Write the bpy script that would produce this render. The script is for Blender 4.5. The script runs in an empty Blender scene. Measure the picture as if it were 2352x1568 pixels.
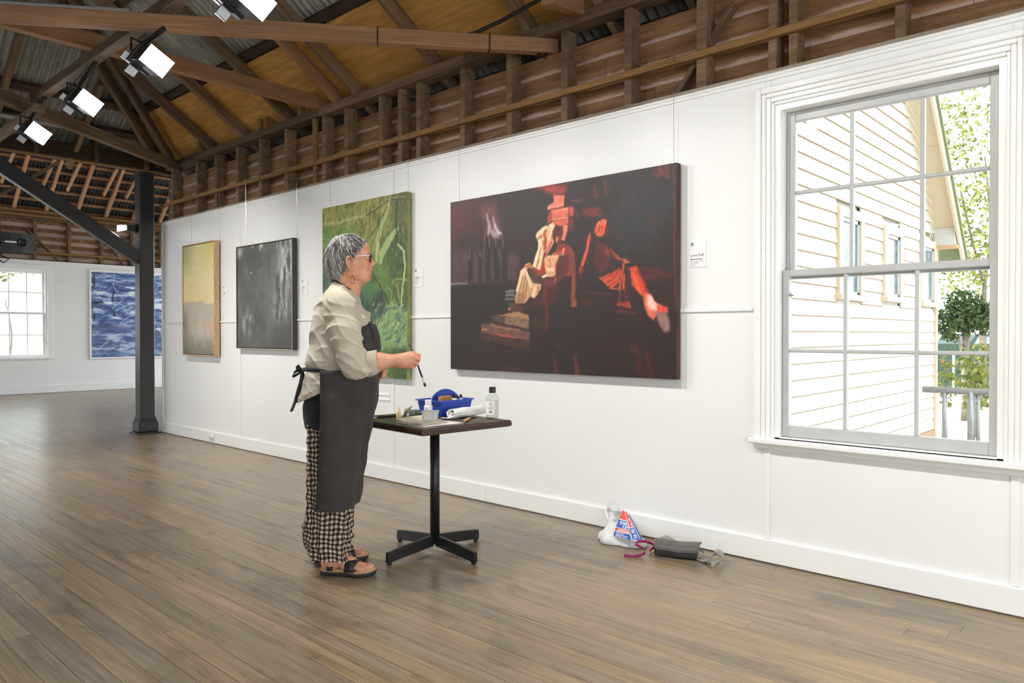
import bpy, bmesh, math, random
import numpy as np
from mathutils import Vector, Matrix
from math import sin, cos, pi, radians, sqrt, atan2

# ------------------------------------------------------------------ camera, sky, sun, exposure
scene = bpy.context.scene
COL = scene.collection
FPX, CX, CY, CAMH = 1705.0, 1176.0, 784.0, 1.2
PHI = math.atan(1846 / FPX)
CAMD = FPX * CAMH / 399 * math.sin(PHI)
PITCH = math.atan(17 / FPX)
cam_data = bpy.data.cameras.new('camera')
cam = bpy.data.objects.new('camera', cam_data)
COL.objects.link(cam)
cam.location = (0, -CAMD, CAMH)
cam.rotation_euler = (pi / 2 - PITCH, 0, pi / 2 - PHI)
cam_data.sensor_width = 36.0
cam_data.lens = FPX / 2352 * 36.0
cam_data.clip_start = 0.05
cam_data.clip_end = 300
scene.camera = cam

world = bpy.data.worlds.new('sky')
scene.world = world
world.use_nodes = True
bg = world.node_tree.nodes['Background']
bg.inputs[0].default_value = (0.90, 0.96, 1.0, 1)
bg.inputs[1].default_value = 2.5

sun_data = bpy.data.lights.new('sun', 'SUN')
sun_data.energy = 3.2
sun_data.angle = radians(0.6)
sun_data.color = (1.0, 0.95, 0.86)
sun = bpy.data.objects.new('sun', sun_data)
COL.objects.link(sun)
sun.rotation_euler = Vector((0.22, 0.80, -0.56)).to_track_quat('-Z', 'Y').to_euler()

scene.view_settings.view_transform = 'Standard'
scene.view_settings.look = 'None'
scene.view_settings.gamma = 1.0
scene.view_settings.use_curve_mapping = False
scene.view_settings.exposure = 0.56
try:
    scene.cycles.use_denoising = True
    scene.cycles.max_bounces = 10
    scene.cycles.diffuse_bounces = 5
    scene.cycles.transparent_max_bounces = 16
    scene.cycles.sample_clamp_indirect = 8
except Exception:
    pass
random.seed(11)
RNG = np.random.default_rng(5)

# measuring helpers: where the sight line through a photo pixel meets a plane of the place
_f0 = np.array([-cos(PHI), sin(PHI), 0.0]); _rt = np.array([sin(PHI), cos(PHI), 0.0]); _u0 = np.array([0, 0, 1.0])
_fw = _f0 * cos(PITCH) - _u0 * sin(PITCH); _up = _u0 * cos(PITCH) + _f0 * sin(PITCH)
_cam = np.array([0, -CAMD, CAMH])
def _ray(x, y): return _fw + _rt * (x - CX) / FPX - _up * (y - CY) / FPX
def onY(x, y, Y=0.0):
    r = _ray(x, y); return Vector(_cam + r * ((Y - _cam[1]) / r[1]))
def onZ(x, y, Z=0.0):
    r = _ray(x, y); return Vector(_cam + r * ((Z - _cam[2]) / r[2]))
def onX(x, y, X=0.0):
    r = _ray(x, y); return Vector(_cam + r * ((X - _cam[0]) / r[0]))
# ------------------------------------------------------------------ materials
def lin(c):
    """photo colour 0-255 to linear"""
    out = []
    for v in c[:3]:
        v = v / 255.0
        out.append(v / 12.92 if v <= 0.04045 else ((v + 0.055) / 1.055) ** 2.4)
    return (out[0], out[1], out[2], 1.0)
MATS = {}
class NB:
    def __init__(s, name):
        s.m = bpy.data.materials.new(name); s.m.use_nodes = True
        s.nt = s.m.node_tree; s.n = s.nt.nodes; s.l = s.nt.links
        s.b = s.n['Principled BSDF']; MATS[name] = s.m
    def new(s, t, **kw):
        nd = s.n.new(t)
        for k, v in kw.items(): setattr(nd, k, v)
        return nd
    def put(s, sock, v):
        if isinstance(v, bpy.types.NodeSocket): s.l.new(v, sock)
        else: sock.default_value = v
    def coord(s, which='Object', scale=(1, 1, 1), rnd=True):
        tc = s.new('ShaderNodeTexCoord'); mp = s.new('ShaderNodeMapping')
        mp.inputs['Scale'].default_value = scale
        s.l.new(tc.outputs[which], mp.inputs['Vector'])
        if rnd:
            oi = s.new('ShaderNodeObjectInfo'); cm = s.new('ShaderNodeCombineXYZ')
            mu = s.new('ShaderNodeMath', operation='MULTIPLY'); mu.inputs[1].default_value = 37.0
            s.l.new(oi.outputs['Random'], mu.inputs[0])
            for i in range(3): s.l.new(mu.outputs[0], cm.inputs[i])
            s.l.new(cm.outputs[0], mp.inputs['Location'])
        return mp.outputs[0]
    def pos(s, scale=(1, 1, 1)):
        g = s.new('ShaderNodeNewGeometry'); mp = s.new('ShaderNodeMapping')
        mp.inputs['Scale'].default_value = scale
        s.l.new(g.outputs['Position'], mp.inputs['Vector']); return mp.outputs[0]
    def noise(s, vec, scale=5, detail=3, rough=0.55, dist=0.0):
        t = s.new('ShaderNodeTexNoise'); s.l.new(vec, t.inputs['Vector'])
        t.inputs['Scale'].default_value = scale; t.inputs['Detail'].default_value = detail
        t.inputs['Roughness'].default_value = rough; t.inputs['Distortion'].default_value = dist
        return t.outputs['Fac']
    def ramp(s, fac, stops):
        r = s.new('ShaderNodeValToRGB'); s.l.new(fac, r.inputs[0]); e = r.color_ramp.elements
        while len(e) < len(stops): e.new(0.5)
        for el, (p, c) in zip(e, stops):
            el.position = p; el.color = c if len(c) == 4 else (*c, 1)
        return r.outputs[0]
    def mix(s, fac, a, b, mode='MIX'):
        x = s.new('ShaderNodeMix', data_type='RGBA', blend_type=mode)
        s.put(x.inputs[0], fac); s.put(x.inputs[6], a); s.put(x.inputs[7], b); return x.outputs[2]
    def math(s, op, a, b=0.0, c=0.0):
        x = s.new('ShaderNodeMath', operation=op); s.put(x.inputs[0], a); s.put(x.inputs[1], b)
        if len(x.inputs) > 2: s.put(x.inputs[2], c)
        return x.outputs[0]
    def rand(s): return s.new('ShaderNodeObjectInfo').outputs['Random']
    def bump(s, h, strength=0.2, dist=0.01):
        b = s.new('ShaderNodeBump'); b.inputs['Strength'].default_value = strength; b.inputs['Distance'].default_value = dist
        s.l.new(h, b.inputs['Height']); s.l.new(b.outputs[0], s.b.inputs['Normal'])
    def fin(s, col, rough=0.5, metal=0.0, spec=0.5):
        s.put(s.b.inputs['Base Color'], col); s.put(s.b.inputs['Roughness'], rough)
        s.b.inputs['Metallic'].default_value = metal; s.b.inputs['Specular IOR Level'].default_value = spec
        return s.m

def plain(name, c, rough=0.5, metal=0.0, var=0.06, scale=14, bump=0.0, spec=0.5, bscale=60):
    q = NB(name); co = q.coord('Object')
    c1 = lin(c); lo = tuple(v * (1 - var) for v in c1[:3]); hi = tuple(min(1, v * (1 + var)) for v in c1[:3])
    n = q.noise(co, scale, 4)
    col = q.ramp(n, [(0.3, lo), (0.7, hi)])
    if bump: q.bump(q.noise(co, bscale, 3), bump, 0.004)
    return q.fin(col, rough, metal, spec)

def timber(name, c1, c2, rough=0.75, gs=9, bump=0.25, rv=0.35, hue=None):
    q = NB(name); v = q.coord('Object', (0.9, gs, gs))
    n = q.noise(v, 1.6, 6, 0.65, 0.4)
    f = q.noise(q.coord('Object', (1.5, gs * 6, gs * 6)), 2.0, 3, 0.6)
    col = q.ramp(n, [(0.28, lin(c1)), (0.72, lin(c2))])
    col = q.mix(q.math('MULTIPLY', q.ramp(f, [(0.42, (1, 1, 1)), (0.62, (0, 0, 0))]), 0.35), col, tuple(x * 0.5 for x in lin(c1)[:3]) + (1,))
    r = q.rand(); br = q.math('MULTIPLY_ADD', r, rv * 2, 1 - rv)
    hs = q.new('ShaderNodeHueSaturation'); q.l.new(br, hs.inputs['Value']); q.l.new(col, hs.inputs['Color'])
    q.bump(f, bump, 0.003)
    return q.fin(hs.outputs[0], rough, 0, 0.3)

white_paint = plain('white_paint', (240, 240, 238), 0.38, var=0.015, scale=2.0, bump=0.05, bscale=18)
trim_paint = plain('gloss_white_paint', (243, 243, 241), 0.25, var=0.012, scale=3, bump=0.04, bscale=25)
old_timber = timber('old_hardwood', (84, 66, 50), (146, 118, 90))
stud_timber = timber('stud_hardwood', (96, 75, 55), (156, 126, 96), rv=0.2)
new_timber = timber('sawn_pink_hardwood', (142, 104, 74), (180, 138, 102), rv=0.12)
rail_timber = timber('rail_pine', (128, 96, 56), (164, 126, 78), rv=0.05)
dark_timber = timber('dark_purlin', (48, 36, 27), (92, 70, 52))
wing_timber = timber('orange_rafter', (190, 140, 102), (228, 180, 140), rv=0.12)
ply = timber('plywood', (188, 138, 66), (220, 172, 98), gs=3, rv=0.12, bump=0.08)
exposed_edge = timber('rough_lining_edge', (120, 100, 78), (190, 178, 160), gs=20)

def make_floor_mat():
    q = NB('weathered_floorboard')
    v = q.coord('Object', (0.7, 11, 11)); n = q.noise(v, 1.5, 6, 0.62, 0.5)
    fine = q.noise(q.coord('Object', (1.6, 85, 85)), 1.7, 3, 0.6)
    wide = q.noise(q.coord('Object', (1.1, 24, 24)), 1.3, 5, 0.65, 1.2)
    stain = q.noise(q.pos((0.9, 1.6, 1)), 1.7, 6, 0.68, 0.7)
    fade = q.noise(q.pos((0.35, 0.35, 1)), 1.0, 2)
    c = q.ramp(n, [(0.22, lin((120, 103, 80))), (0.5, lin((154, 134, 107))), (0.8, lin((178, 156, 125)))])
    c = q.mix(q.math('MULTIPLY', q.ramp(fine, [(0.44, (1, 1, 1)), (0.56, (0, 0, 0))]), 0.32), c, lin((88, 72, 55)))
    c = q.mix(q.math('MULTIPLY', q.ramp(wide, [(0.38, (1, 1, 1)), (0.47, (0, 0, 0))]), 0.35), c, lin((84, 70, 58)))
    c = q.mix(q.math('MULTIPLY', q.ramp(stain, [(0.36, (1, 1, 1)), (0.46, (0, 0, 0))]), 0.45), c, lin((78, 70, 66)))
    c = q.mix(q.math('MULTIPLY', q.ramp(fade, [(0.4, (0, 0, 0)), (0.7, (1, 1, 1))]), 0.25), c, lin((160, 140, 108)))
    hs = q.new('ShaderNodeHueSaturation')
    q.l.new(q.math('MULTIPLY_ADD', q.rand(), 0.26, 0.86), hs.inputs['Value'])
    q.l.new(q.math('MULTIPLY_ADD', q.rand(), 0.24, 0.86), hs.inputs['Saturation'])
    q.l.new(c, hs.inputs['Color'])
    q.bump(q.mix(0.5, fine, n), 0.12, 0.003)
    return q.fin(hs.outputs[0], q.math('MULTIPLY_ADD', n, 0.20, 0.20), 0, 0.5)
floor_mat = make_floor_mat()

def make_iron():
    q = NB('corrugated_iron'); n = q.noise(q.coord('Object', (1, 1, 1)), 2.5, 6, 0.7)
    n2 = q.noise(q.coord('Object', (1, 1, 1)), 26, 3)
    c = q.ramp(n, [(0.3, lin((128, 126, 120))), (0.7, lin((186, 184, 176)))])
    c = q.mix(q.math('MULTIPLY', q.ramp(n2, [(0.52, (0, 0, 0)), (0.7, (1, 1, 1))]), 0.35), c, lin((92, 74, 56)))
    return q.fin(c, 0.55, 0.35, 0.4)
iron = make_iron()
dark_iron = plain('dark_oxide_iron', (78, 76, 72), 0.5, 0.3, var=0.35, scale=6)
def make_backboard():
    # back of a weatherboard: brown stained timber with a band of old pink primer along the lower edge
    q = NB('weatherboard_back'); co = q.coord('Object', (1, 1, 1), False)
    n = q.noise(q.coord('Object', (1.0, 12, 12)), 1.6, 6, 0.65, 0.4)
    c = q.ramp(n, [(0.28, lin((92, 62, 38))), (0.72, lin((162, 122, 84)))])
    sp = q.new('ShaderNodeSeparateXYZ'); q.l.new(co, sp.inputs[0])
    edge = q.noise(q.coord('Object', (3, 1, 9)), 2.2, 4)
    h = q.math('MULTIPLY_ADD', q.math('SUBTRACT', edge, 0.5), 0.05, sp.outputs['Z'])
    band = q.ramp(q.math('MULTIPLY_ADD', h, 6.0, 0.5), [(0.30, (1, 1, 1)), (0.40, (0, 0, 0))])
    c = q.mix(q.math('MULTIPLY', band, 0.8), c, lin((192, 168, 156)))
    hs = q.new('ShaderNodeHueSaturation'); q.l.new(q.math('MULTIPLY_ADD', q.rand(), 0.3, 0.85), hs.inputs['Value']); q.l.new(c, hs.inputs['Color'])
    q.bump(n, 0.2, 0.003)
    return q.fin(hs.outputs[0], 0.7, 0, 0.3)
backboard = make_backboard()

charcoal_paint = plain('charcoal_gloss_paint', (58, 58, 60), 0.3, var=0.08, scale=5, bump=0.05, bscale=30)
black_plastic = plain('black_plastic', (30, 30, 32), 0.45, var=0.1)
black_metal = plain('black_powder_coat', (34, 33, 33), 0.38, 0.2, var=0.12, bump=0.06, bscale=120)
grey_metal = plain('grey_metal', (150, 150, 150), 0.4, 0.7)
galv = plain('galvanised_pipe', (168, 170, 168), 0.45, 0.5, var=0.12, scale=20)
steel = plain('bright_steel', (205, 205, 205), 0.22, 1.0)
gold = plain('gold_metal', (212, 176, 104), 0.25, 1.0)
pvc = plain('grey_conduit', (150, 148, 148), 0.5)
cable_mat = plain('black_cable', (24, 24, 26), 0.5)
void_black = plain('dark_gap', (18, 15, 13), 0.9)
dark_green_plastic = plain('dark_speaker_plastic', (44, 52, 50), 0.5)
def emit(name, c, st):
    q = NB(name); q.b.inputs['Base Color'].default_value = (0.9, 0.9, 0.9, 1)
    q.b.inputs['Emission Color'].default_value = lin(c); q.b.inputs['Emission Strength'].default_value = st
    return q.m
lamp_lens = emit('lit_diffuser', (255, 255, 255), 20.0)
def glass_mat(name, tint=(1, 1, 1), ref=1.0):
    q = NB(name); q.n.remove(q.b)
    lw = q.new('ShaderNodeLayerWeight'); lw.inputs[0].default_value = 0.5
    fr = q.math('MULTIPLY_ADD', q.math('POWER', lw.outputs['Facing'], 4.0), 0.7, 0.03)
    tr = q.new('ShaderNodeBsdfTransparent'); tr.inputs[0].default_value = (*tint, 1)
    gl = q.new('ShaderNodeBsdfGlossy'); gl.inputs['Roughness'].default_value = 0.02
    mx = q.new('ShaderNodeMixShader'); q.l.new(q.math('MULTIPLY', fr, ref), mx.inputs[0])
    q.l.new(tr.outputs[0], mx.inputs[1]); q.l.new(gl.outputs[0], mx.inputs[2])
    q.l.new(mx.outputs[0], q.n['Material Output'].inputs['Surface'])
    return q.m
window_glass = glass_mat('window_glass', (0.97, 0.985, 0.98), 0.8)

# ------------------------------------------------------------------ mesh helpers
class MB:
    def __init__(s): s.v = []; s.f = []; s.mi = []; s.m = 0
    def add(s, vs, fs):
        o = len(s.v); s.v += [tuple(p) for p in vs]
        s.f += [tuple(i + o for i in f) for f in fs]; s.mi += [s.m] * len(fs); return s
    def box(s, lo, hi, M=None):
        x0, y0, z0 = lo; x1, y1, z1 = hi
        vs = [Vector(p) for p in ((x0,y0,z0),(x1,y0,z0),(x1,y1,z0),(x0,y1,z0),(x0,y0,z1),(x1,y0,z1),(x1,y1,z1),(x0,y1,z1))]
        if M is not None: vs = [M @ p for p in vs]
        return s.add(vs, [(0,3,2,1),(4,5,6,7),(0,1,5,4),(1,2,6,5),(2,3,7,6),(3,0,4,7)])
    def cbox(s, lo, hi, c=0.003, M=None):
        """box with chamfered edges"""
        ce = [(a + b) / 2 for a, b in zip(lo, hi)]; h = [(b - a) / 2 for a, b in zip(lo, hi)]
        c = min(c, min(h) * 0.8); vs = []; idx = {}
        for sx in (-1, 1):
            for sy in (-1, 1):
                for sz in (-1, 1):
                    sg = (sx, sy, sz)
                    for ax in range(3):
                        p = [ce[i] + sg[i] * (h[i] - (0 if i == ax else c)) for i in range(3)]
                        idx[(sx, sy, sz, ax)] = len(vs); vs.append(Vector(p) if M is None else M @ Vector(p))
        fs = []
        for ax in range(3):
            b, d = (ax + 1) % 3, (ax + 2) % 3
            for sg in (-1, 1):
                q = []
                for (p, r) in ((-1, -1), (1, -1), (1, 1), (-1, 1)):
                    k = [0, 0, 0]; k[ax] = sg; k[b] = p; k[d] = r; q.append(idx[(*k, ax)])
                fs.append(tuple(q if sg > 0 else q[::-1]))
        for ax in range(3):
            b, d = (ax + 1) % 3, (ax + 2) % 3
            for p in (-1, 1):
                for r in (-1, 1):
                    k0 = [0, 0, 0]; k0[b] = p; k0[d] = r; k1 = list(k0); k0[ax] = -1; k1[ax] = 1
                    q = [idx[(*k0, b)], idx[(*k1, b)], idx[(*k1, d)], idx[(*k0, d)]]
                    fs.append(tuple(q if p * r < 0 else q[::-1]))
        for sx in (-1, 1):
            for sy in (-1, 1):
                for sz in (-1, 1):
                    q = [idx[(sx, sy, sz, a)] for a in range(3)]
                    fs.append(tuple(q if sx * sy * sz > 0 else q[::-1]))
        return s.add(vs, fs)
    def tube(s, pts, r, seg=8, cap=True, squash=None):
        pts = [Vector(p) for p in pts]; n = len(pts)
        rs = r if isinstance(r, (list, tuple)) else [r] * n
        vs = []; fs = []; prev = None
        for i, p in enumerate(pts):
            t = (pts[min(i + 1, n - 1)] - pts[max(i - 1, 0)]).normalized()
            if prev is None:
                a = Vector((0, 0, 1)) if abs(t.z) < 0.9 else Vector((1, 0, 0)); u = t.cross(a).normalized()
            else: u = (prev - t * prev.dot(t)).normalized()
            prev = u; w = t.cross(u)
            for k in range(seg):
                an = 2 * pi * k / seg; sq = 1 if squash is None else squash
                vs.append(p + u * cos(an) * rs[i] + w * sin(an) * rs[i] * sq)
        for i in range(n - 1):
            for k in range(seg):
                a = i * seg + k; b = i * seg + (k + 1) % seg; fs.append((a, b, b + seg, a + seg))
        if cap: fs.append(tuple(range(seg))[::-1]); fs.append(tuple((n - 1) * seg + k for k in range(seg)))
        return s.add(vs, fs)
    def lathe(s, prof, seg=24, M=None, cap=True):
        vs = []; fs = []; n = len(prof)
        for r, z in prof:
            for k in range(seg):
                a = 2 * pi * k / seg; p = Vector((r * cos(a), r * sin(a), z)); vs.append(p if M is None else M @ p)
        for i in range(n - 1):
            for k in range(seg):
                a = i * seg + k; b = i * seg + (k + 1) % seg; fs.append((a, b, b + seg, a + seg))
        if cap: fs.append(tuple(range(seg))[::-1]); fs.append(tuple((n - 1) * seg + k for k in range(seg)))
        return s.add(vs, fs)
    def prism(s, poly, d, M=None):
        """poly in xz-plane list of (x,z), extruded in y from 0 to d"""
        n = len(poly); vs = [Vector((x, 0, z)) for x, z in poly] + [Vector((x, d, z)) for x, z in poly]
        if M is not None: vs = [M @ p for p in vs]
        fs = [tuple(range(n)), tuple(range(n, 2 * n))[::-1]] + [(i, i + n, (i + 1) % n + n, (i + 1) % n) for i in range(n)]
        return s.add(vs, fs)
    def loft(s, rings, cap=True, closed=True):
        n = len(rings[0]); vs = [p for r in rings for p in r]; fs = []
        for i in range(len(rings) - 1):
            for k in range(n if closed else n - 1):
                a = i * n + k; b = i * n + (k + 1) % n; fs.append((a, b, b + n, a + n))
        if cap: fs.append(tuple(range(n))[::-1]); fs.append(tuple((len(rings) - 1) * n + k for k in range(n)))
        return s.add(vs, fs)
    def mesh(s, name, mats, smooth=False):
        me = bpy.data.meshes.new(name); me.from_pydata([tuple(v) for v in s.v], [], s.f)
        if not isinstance(mats, (list, tuple)): mats = [mats]
        for m in mats: me.materials.append(m)
        if len(mats) > 1: me.polygons.foreach_set('material_index', s.mi)
        if smooth: me.polygons.foreach_set('use_smooth', [True] * len(s.f))
        me.update(); return me
    def build(s, name, mats, parent=None, smooth=False, M=None):
        return put(name, s.mesh(name, mats, smooth), parent, M)
def put(name, me, parent=None, M=None):
    o = bpy.data.objects.new(name, me); COL.objects.link(o)
    if parent is not None: o.parent = parent
    if M is not None: o.matrix_local = M
    return o
def fixn(o):
    bm = bmesh.new(); bm.from_mesh(o.data); bmesh.ops.recalc_face_normals(bm, faces=bm.faces); bm.to_mesh(o.data); bm.free(); return o
def tag(o, label=None, cat=None, group=None, kind=None):
    if label: o['label'] = label
    if cat: o['category'] = cat
    if group: o['group'] = group
    if kind: o['kind'] = kind
    return o
def empty(name, loc=(0, 0, 0), rz=0.0):
    o = bpy.data.objects.new(name, None); COL.objects.link(o); o.location = loc; o.rotation_euler = (0, 0, rz)
    o.empty_display_size = 0.1; return o
def copy_tree(o, parent=None):
    c = o.copy(); COL.objects.link(c); c.parent = parent
    for ch in list(o.children): copy_tree(ch, c)
    return c
def axisM(a, b, up=(0, 0, 1)):
    """matrix with local x along a->b, origin at the middle, local z as near to up as can be"""
    a = Vector(a); b = Vector(b); x = (b - a).normalized(); up = Vector(up)
    y = up.cross(x)
    if y.length < 1e-4: y = Vector((0, 1, 0)).cross(x)
    y.normalize(); z = x.cross(y)
    M = Matrix((x, y, z)).transposed().to_4x4(); M.translation = (a + b) / 2; return M
_bc = {}
def beam(name, a, b, w, h, m, parent=None, up=(0, 0, 1), c=0.004):
    """timber from a to b (axis), w across, h in the up direction"""
    L = (Vector(b) - Vector(a)).length; key = (round(L, 3), round(w, 4), round(h, 4), m.name, c)
    if key not in _bc: _bc[key] = MB().cbox((-L/2, -w/2, -h/2), (L/2, w/2, h/2), c).mesh(name, m)
    return put(name, _bc[key], parent, axisM(a, b, up))
def slab(name, lo, hi, m, parent=None, c=0.003):
    """chamfered box as an object whose origin is its middle"""
    ce = [(p + q) / 2 for p, q in zip(lo, hi)]; d = [(q - p) / 2 for p, q in zip(lo, hi)]
    key = tuple(round(x, 4) for x in d) + (m.name, c)
    if key not in _bc: _bc[key] = MB().cbox([-x for x in d], d, c).mesh(name, m)
    return put(name, _bc[key], parent, Matrix.Translation(ce))
# ------------------------------------------------------------------ the setting
HALL_X0, HALL_X1 = -9.28, 3.0     # gallery wall from its end by the post to past the window
ZTOP, ZPLATE = 2.566, 3.17
WX0, WX1, WZ0, WZ1 = -1.62, -0.605, 0.66, 2.385   # clear opening of window 1
FAR = -17.25

# floor: boards laid along the wall
floor = MB().box((-17.6, -8.2, -0.09), (3.6, 0.06, -0.03)).box((-17.6, 0.06, -0.09), (-9.2, 5.2, -0.03)).build('floor', dark_timber)
tag(floor, kind='structure')
BW = 0.0905
def boards(y0, y1, x0, x1, seed, lo=1.6, hi=4.2):
    rr = random.Random(seed); out = []
    n = int(round((y1 - y0) / BW))
    for i in range(n):
        x = x0 - rr.random() * 1.5
        while x < x1:
            L = rr.uniform(lo, hi); a = max(x, x0); b = min(x + L, x1)
            if b - a > 0.05: out.append((a, b, y0 + i * BW))
            x += L
    return out
def place_board(a, b, y, dz):
    o = slab('floorboard', (a + 0.0006, y + 0.0007, -0.024), (b - 0.0006, y + BW - 0.0007, 0.0), floor_mat, floor, 0.0002)
    o.location.z += dz; return o
rr = random.Random(3)
for a, b, y in boards(-3.35, -3.35 + BW * 37, -9.45, 1.0, 21): place_board(a, b, y, -rr.random() * 0.0005)
mb = MB()
for a, b, y in boards(-8.1, -3.35, -9.45, 3.5, 4): mb.cbox((a, y + 0.0007, -0.024), (b - 0.001, y + BW - 0.0007, -0.0004), 0.0012)
for a, b, y in boards(-3.35, -3.35 + BW * 37, 1.001, 3.5, 4): mb.cbox((a, y + 0.0007, -0.024), (b - 0.001, y + BW - 0.0007, -0.0004), 0.0012)
for a, b, y in boards(-8.1, 5.1, -17.5, -9.451, 8): mb.cbox((a, y + 0.0007, -0.024), (b - 0.001, y + BW - 0.0007, -0.0004), 0.0012)
o = mb.build('floorboards_beyond', floor_mat, floor); o['kind'] = 'stuff'

# gallery wall: painted lining with the window opening
def lining(name, x0, x1, z0, z1, y0, y1, hole=None, mats=white_paint):
    m = MB()
    if hole is None: m.box((x0, y0, z0), (x1, y1, z1))
    else:
        a, b, c, d = hole
        m.box((x0, y0, z0), (a, y1, z1)); m.box((b, y0, z0), (x1, y1, z1))
        m.box((a, y0, z0), (b, y1, c)); m.box((a, y0, d), (b, y1, z1))
    return m.build(name, mats)
wall = lining('wall_right', HALL_X0, HALL_X1, 0.0, ZTOP - 0.012, 0.0, 0.012, (WX0, WX1, WZ0, WZ1))
tag(wall, kind='structure')
slab('lining_edge', (HALL_X0, -0.001, ZTOP - 0.012), (HALL_X1, 0.05, ZTOP + 0.012), exposed_edge, wall, 0.004)
mbm = MB()
for i in range(1): mbm.box((HALL_X0, -0.009, ZTOP - 0.045), (HALL_X1, 0.0, ZTOP - 0.012)).box((HALL_X0, -0.016, ZTOP - 0.028), (HALL_X1, -0.009, ZTOP - 0.014))
mbm.build('top_bead', trim_paint, wall)
SX = [onY(x, 300).x for x in (390, 446, 489, 538, 591, 650, 736, 787, 866, 910, 952, 1053, 1159, 1285, 1430)]
for x in SX: slab('stud', (x, 0.014, 0.03), (x + 0.052, 0.118, ZPLATE - 0.001), stud_timber, wall)
for x in (onY(1596, 200).x,): slab('stud', (x, 0.014, 0.03), (x + 0.062, 0.118, 3.6), stud_timber, wall)
for x in (onY(1761, 150).x, onY(1808, 150).x): slab('stud', (x, 0.016, 2.50), (x + 0.045, 0.118, 3.6), stud_timber, wall)
slab('stud', (onY(2052, 100).x, 0.02, 2.50), (onY(2052, 100).x + 0.045, 0.118, 2.85), stud_timber, wall)
for x in (-0.5, -0.05, 0.4, 0.85): slab('stud', (x, 0.014, 0.03), (x + 0.05, 0.118, 3.3), stud_timber, wall)
xx = onY(716, 400).x
mb = MB().tube([(xx + 0.02, 0.03, 2.5), (xx + 0.015, 0.03, 3.17)], [0.024, 0.027], 10); mb.build('round_stud', rail_timber, wall)
for a, b in ((HALL_X0 + 0.1, -5.85), (-5.848, -3.95), (-3.948, -1.9)):
    slab('wall_plate', (a, -0.012, ZPLATE), (b, 0.115, ZPLATE + 0.075), old_timber, wall)
slab('picture_rail', (HALL_X0 - 0.02, -0.022, 2.738), (HALL_X1, 0.012, 2.777), rail_timber, wall)
# exterior weatherboards seen from behind
zb = 2.40
for k in range(5):
    x = HALL_X0 - 0.1; rr2 = random.Random(k)
    while x < HALL_X1:
        L = rr2.uniform(2.6, 4.4); b = min(x + L, HALL_X1); z0 = zb + k * 0.132
        M = Matrix.Translation(((x + b) / 2, 0.126, z0 + 0.075)) @ Matrix.Rotation(radians(4), 4, 'X')
        MB().cbox((-(b - x) / 2 + 0.001, -0.008, -0.083), ((b - x) / 2 - 0.001, 0.008, 0.083), 0.002).build('weatherboard', backboard, wall, M=M)
        x = b
# the boards go on right up behind the window end of the wall
for k in range(5, 9):
    a, b, z0 = -2.1, HALL_X1, zb + k * 0.132
    M = Matrix.Translation(((a + b) / 2, 0.126, z0 + 0.075)) @ Matrix.Rotation(radians(4), 4, 'X')
    MB().cbox((-(b - a) / 2, -0.008, -0.083), ((b - a) / 2, 0.008, 0.083), 0.002).build('weatherboard', backboard, wall, M=M)
beam('diagonal_brace', onY(1562, 215, 0.1), onY(1690, 10, 0.1), 0.03, 0.075, old_timber, wall, up=(0, 1, 0))
# outer skin below the boards keeps the daylight out of the cavity
m = MB(); m.box((HALL_X0, 0.135, -0.4), (WX0 - 0.02, 0.15, 2.45)).box((WX1 + 0.02, 0.135, -0.4), (HALL_X1, 0.15, 2.45))
m.box((WX0 - 0.02, 0.135, -0.4), (WX1 + 0.02, 0.15, WZ0 - 0.02)).box((WX0 - 0.02, 0.135, WZ1 + 0.02), (WX1 + 0.02, 0.15, 2.45))
m.build('outer_cladding', backboard, wall)
m = MB(); m.box((HALL_X0, 0.62, 2.6), (HALL_X1, 0.64, 3.6)).box((HALL_X0, 0.14, 2.55), (HALL_X1, 0.64, 2.57)); m.build('eave_lining', void_black, wall)
# end return of the wall beside the post
slab('end_trim', (HALL_X0 - 0.02, -0.008, 0.0), (HALL_X0 + 0.012, 0.13, ZTOP), trim_paint, wall)

# dado bead, cover strips, skirting
t1 = MB()
for a, b in ((HALL_X0, -1.735), (-0.49, HALL_X1)):
    t1.cbox((a, -0.012, 1.321), (b, 0.0, 1.343), 0.004)
tag(t1.build('trim_1', trim_paint), kind='structure')
t2 = MB()
for x in (-7.33, -4.79):
    t2.cbox((x - 0.016, -0.006, 0.128), (x + 0.016, 0.0, ZTOP - 0.046), 0.003)
for x in (-1.655, -0.565):
    t2.cbox((x - 0.016, -0.006, 0.128), (x + 0.016, 0.0, 0.618), 0.003); t2.cbox((x - 0.016, -0.006, 2.482), (x + 0.016, 0.0, ZTOP - 0.046), 0.003)
tag(t2.build('trim_2', trim_paint), kind='structure')
bb = MB(); x = HALL_X0 - 0.02
for b in (-3.72, HALL_X1):
    bb.cbox((x, -0.019, 0.006), (b - 0.001, 0.0, 0.126), 0.004); x = b
tag(bb.build('baseboard_right', trim_paint), kind='structure')
tag(MB().box((HALL_X0, -0.006, -0.024), (HALL_X1, 0.10, -0.001)).build('trim_3', void_black), kind='structure')

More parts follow.
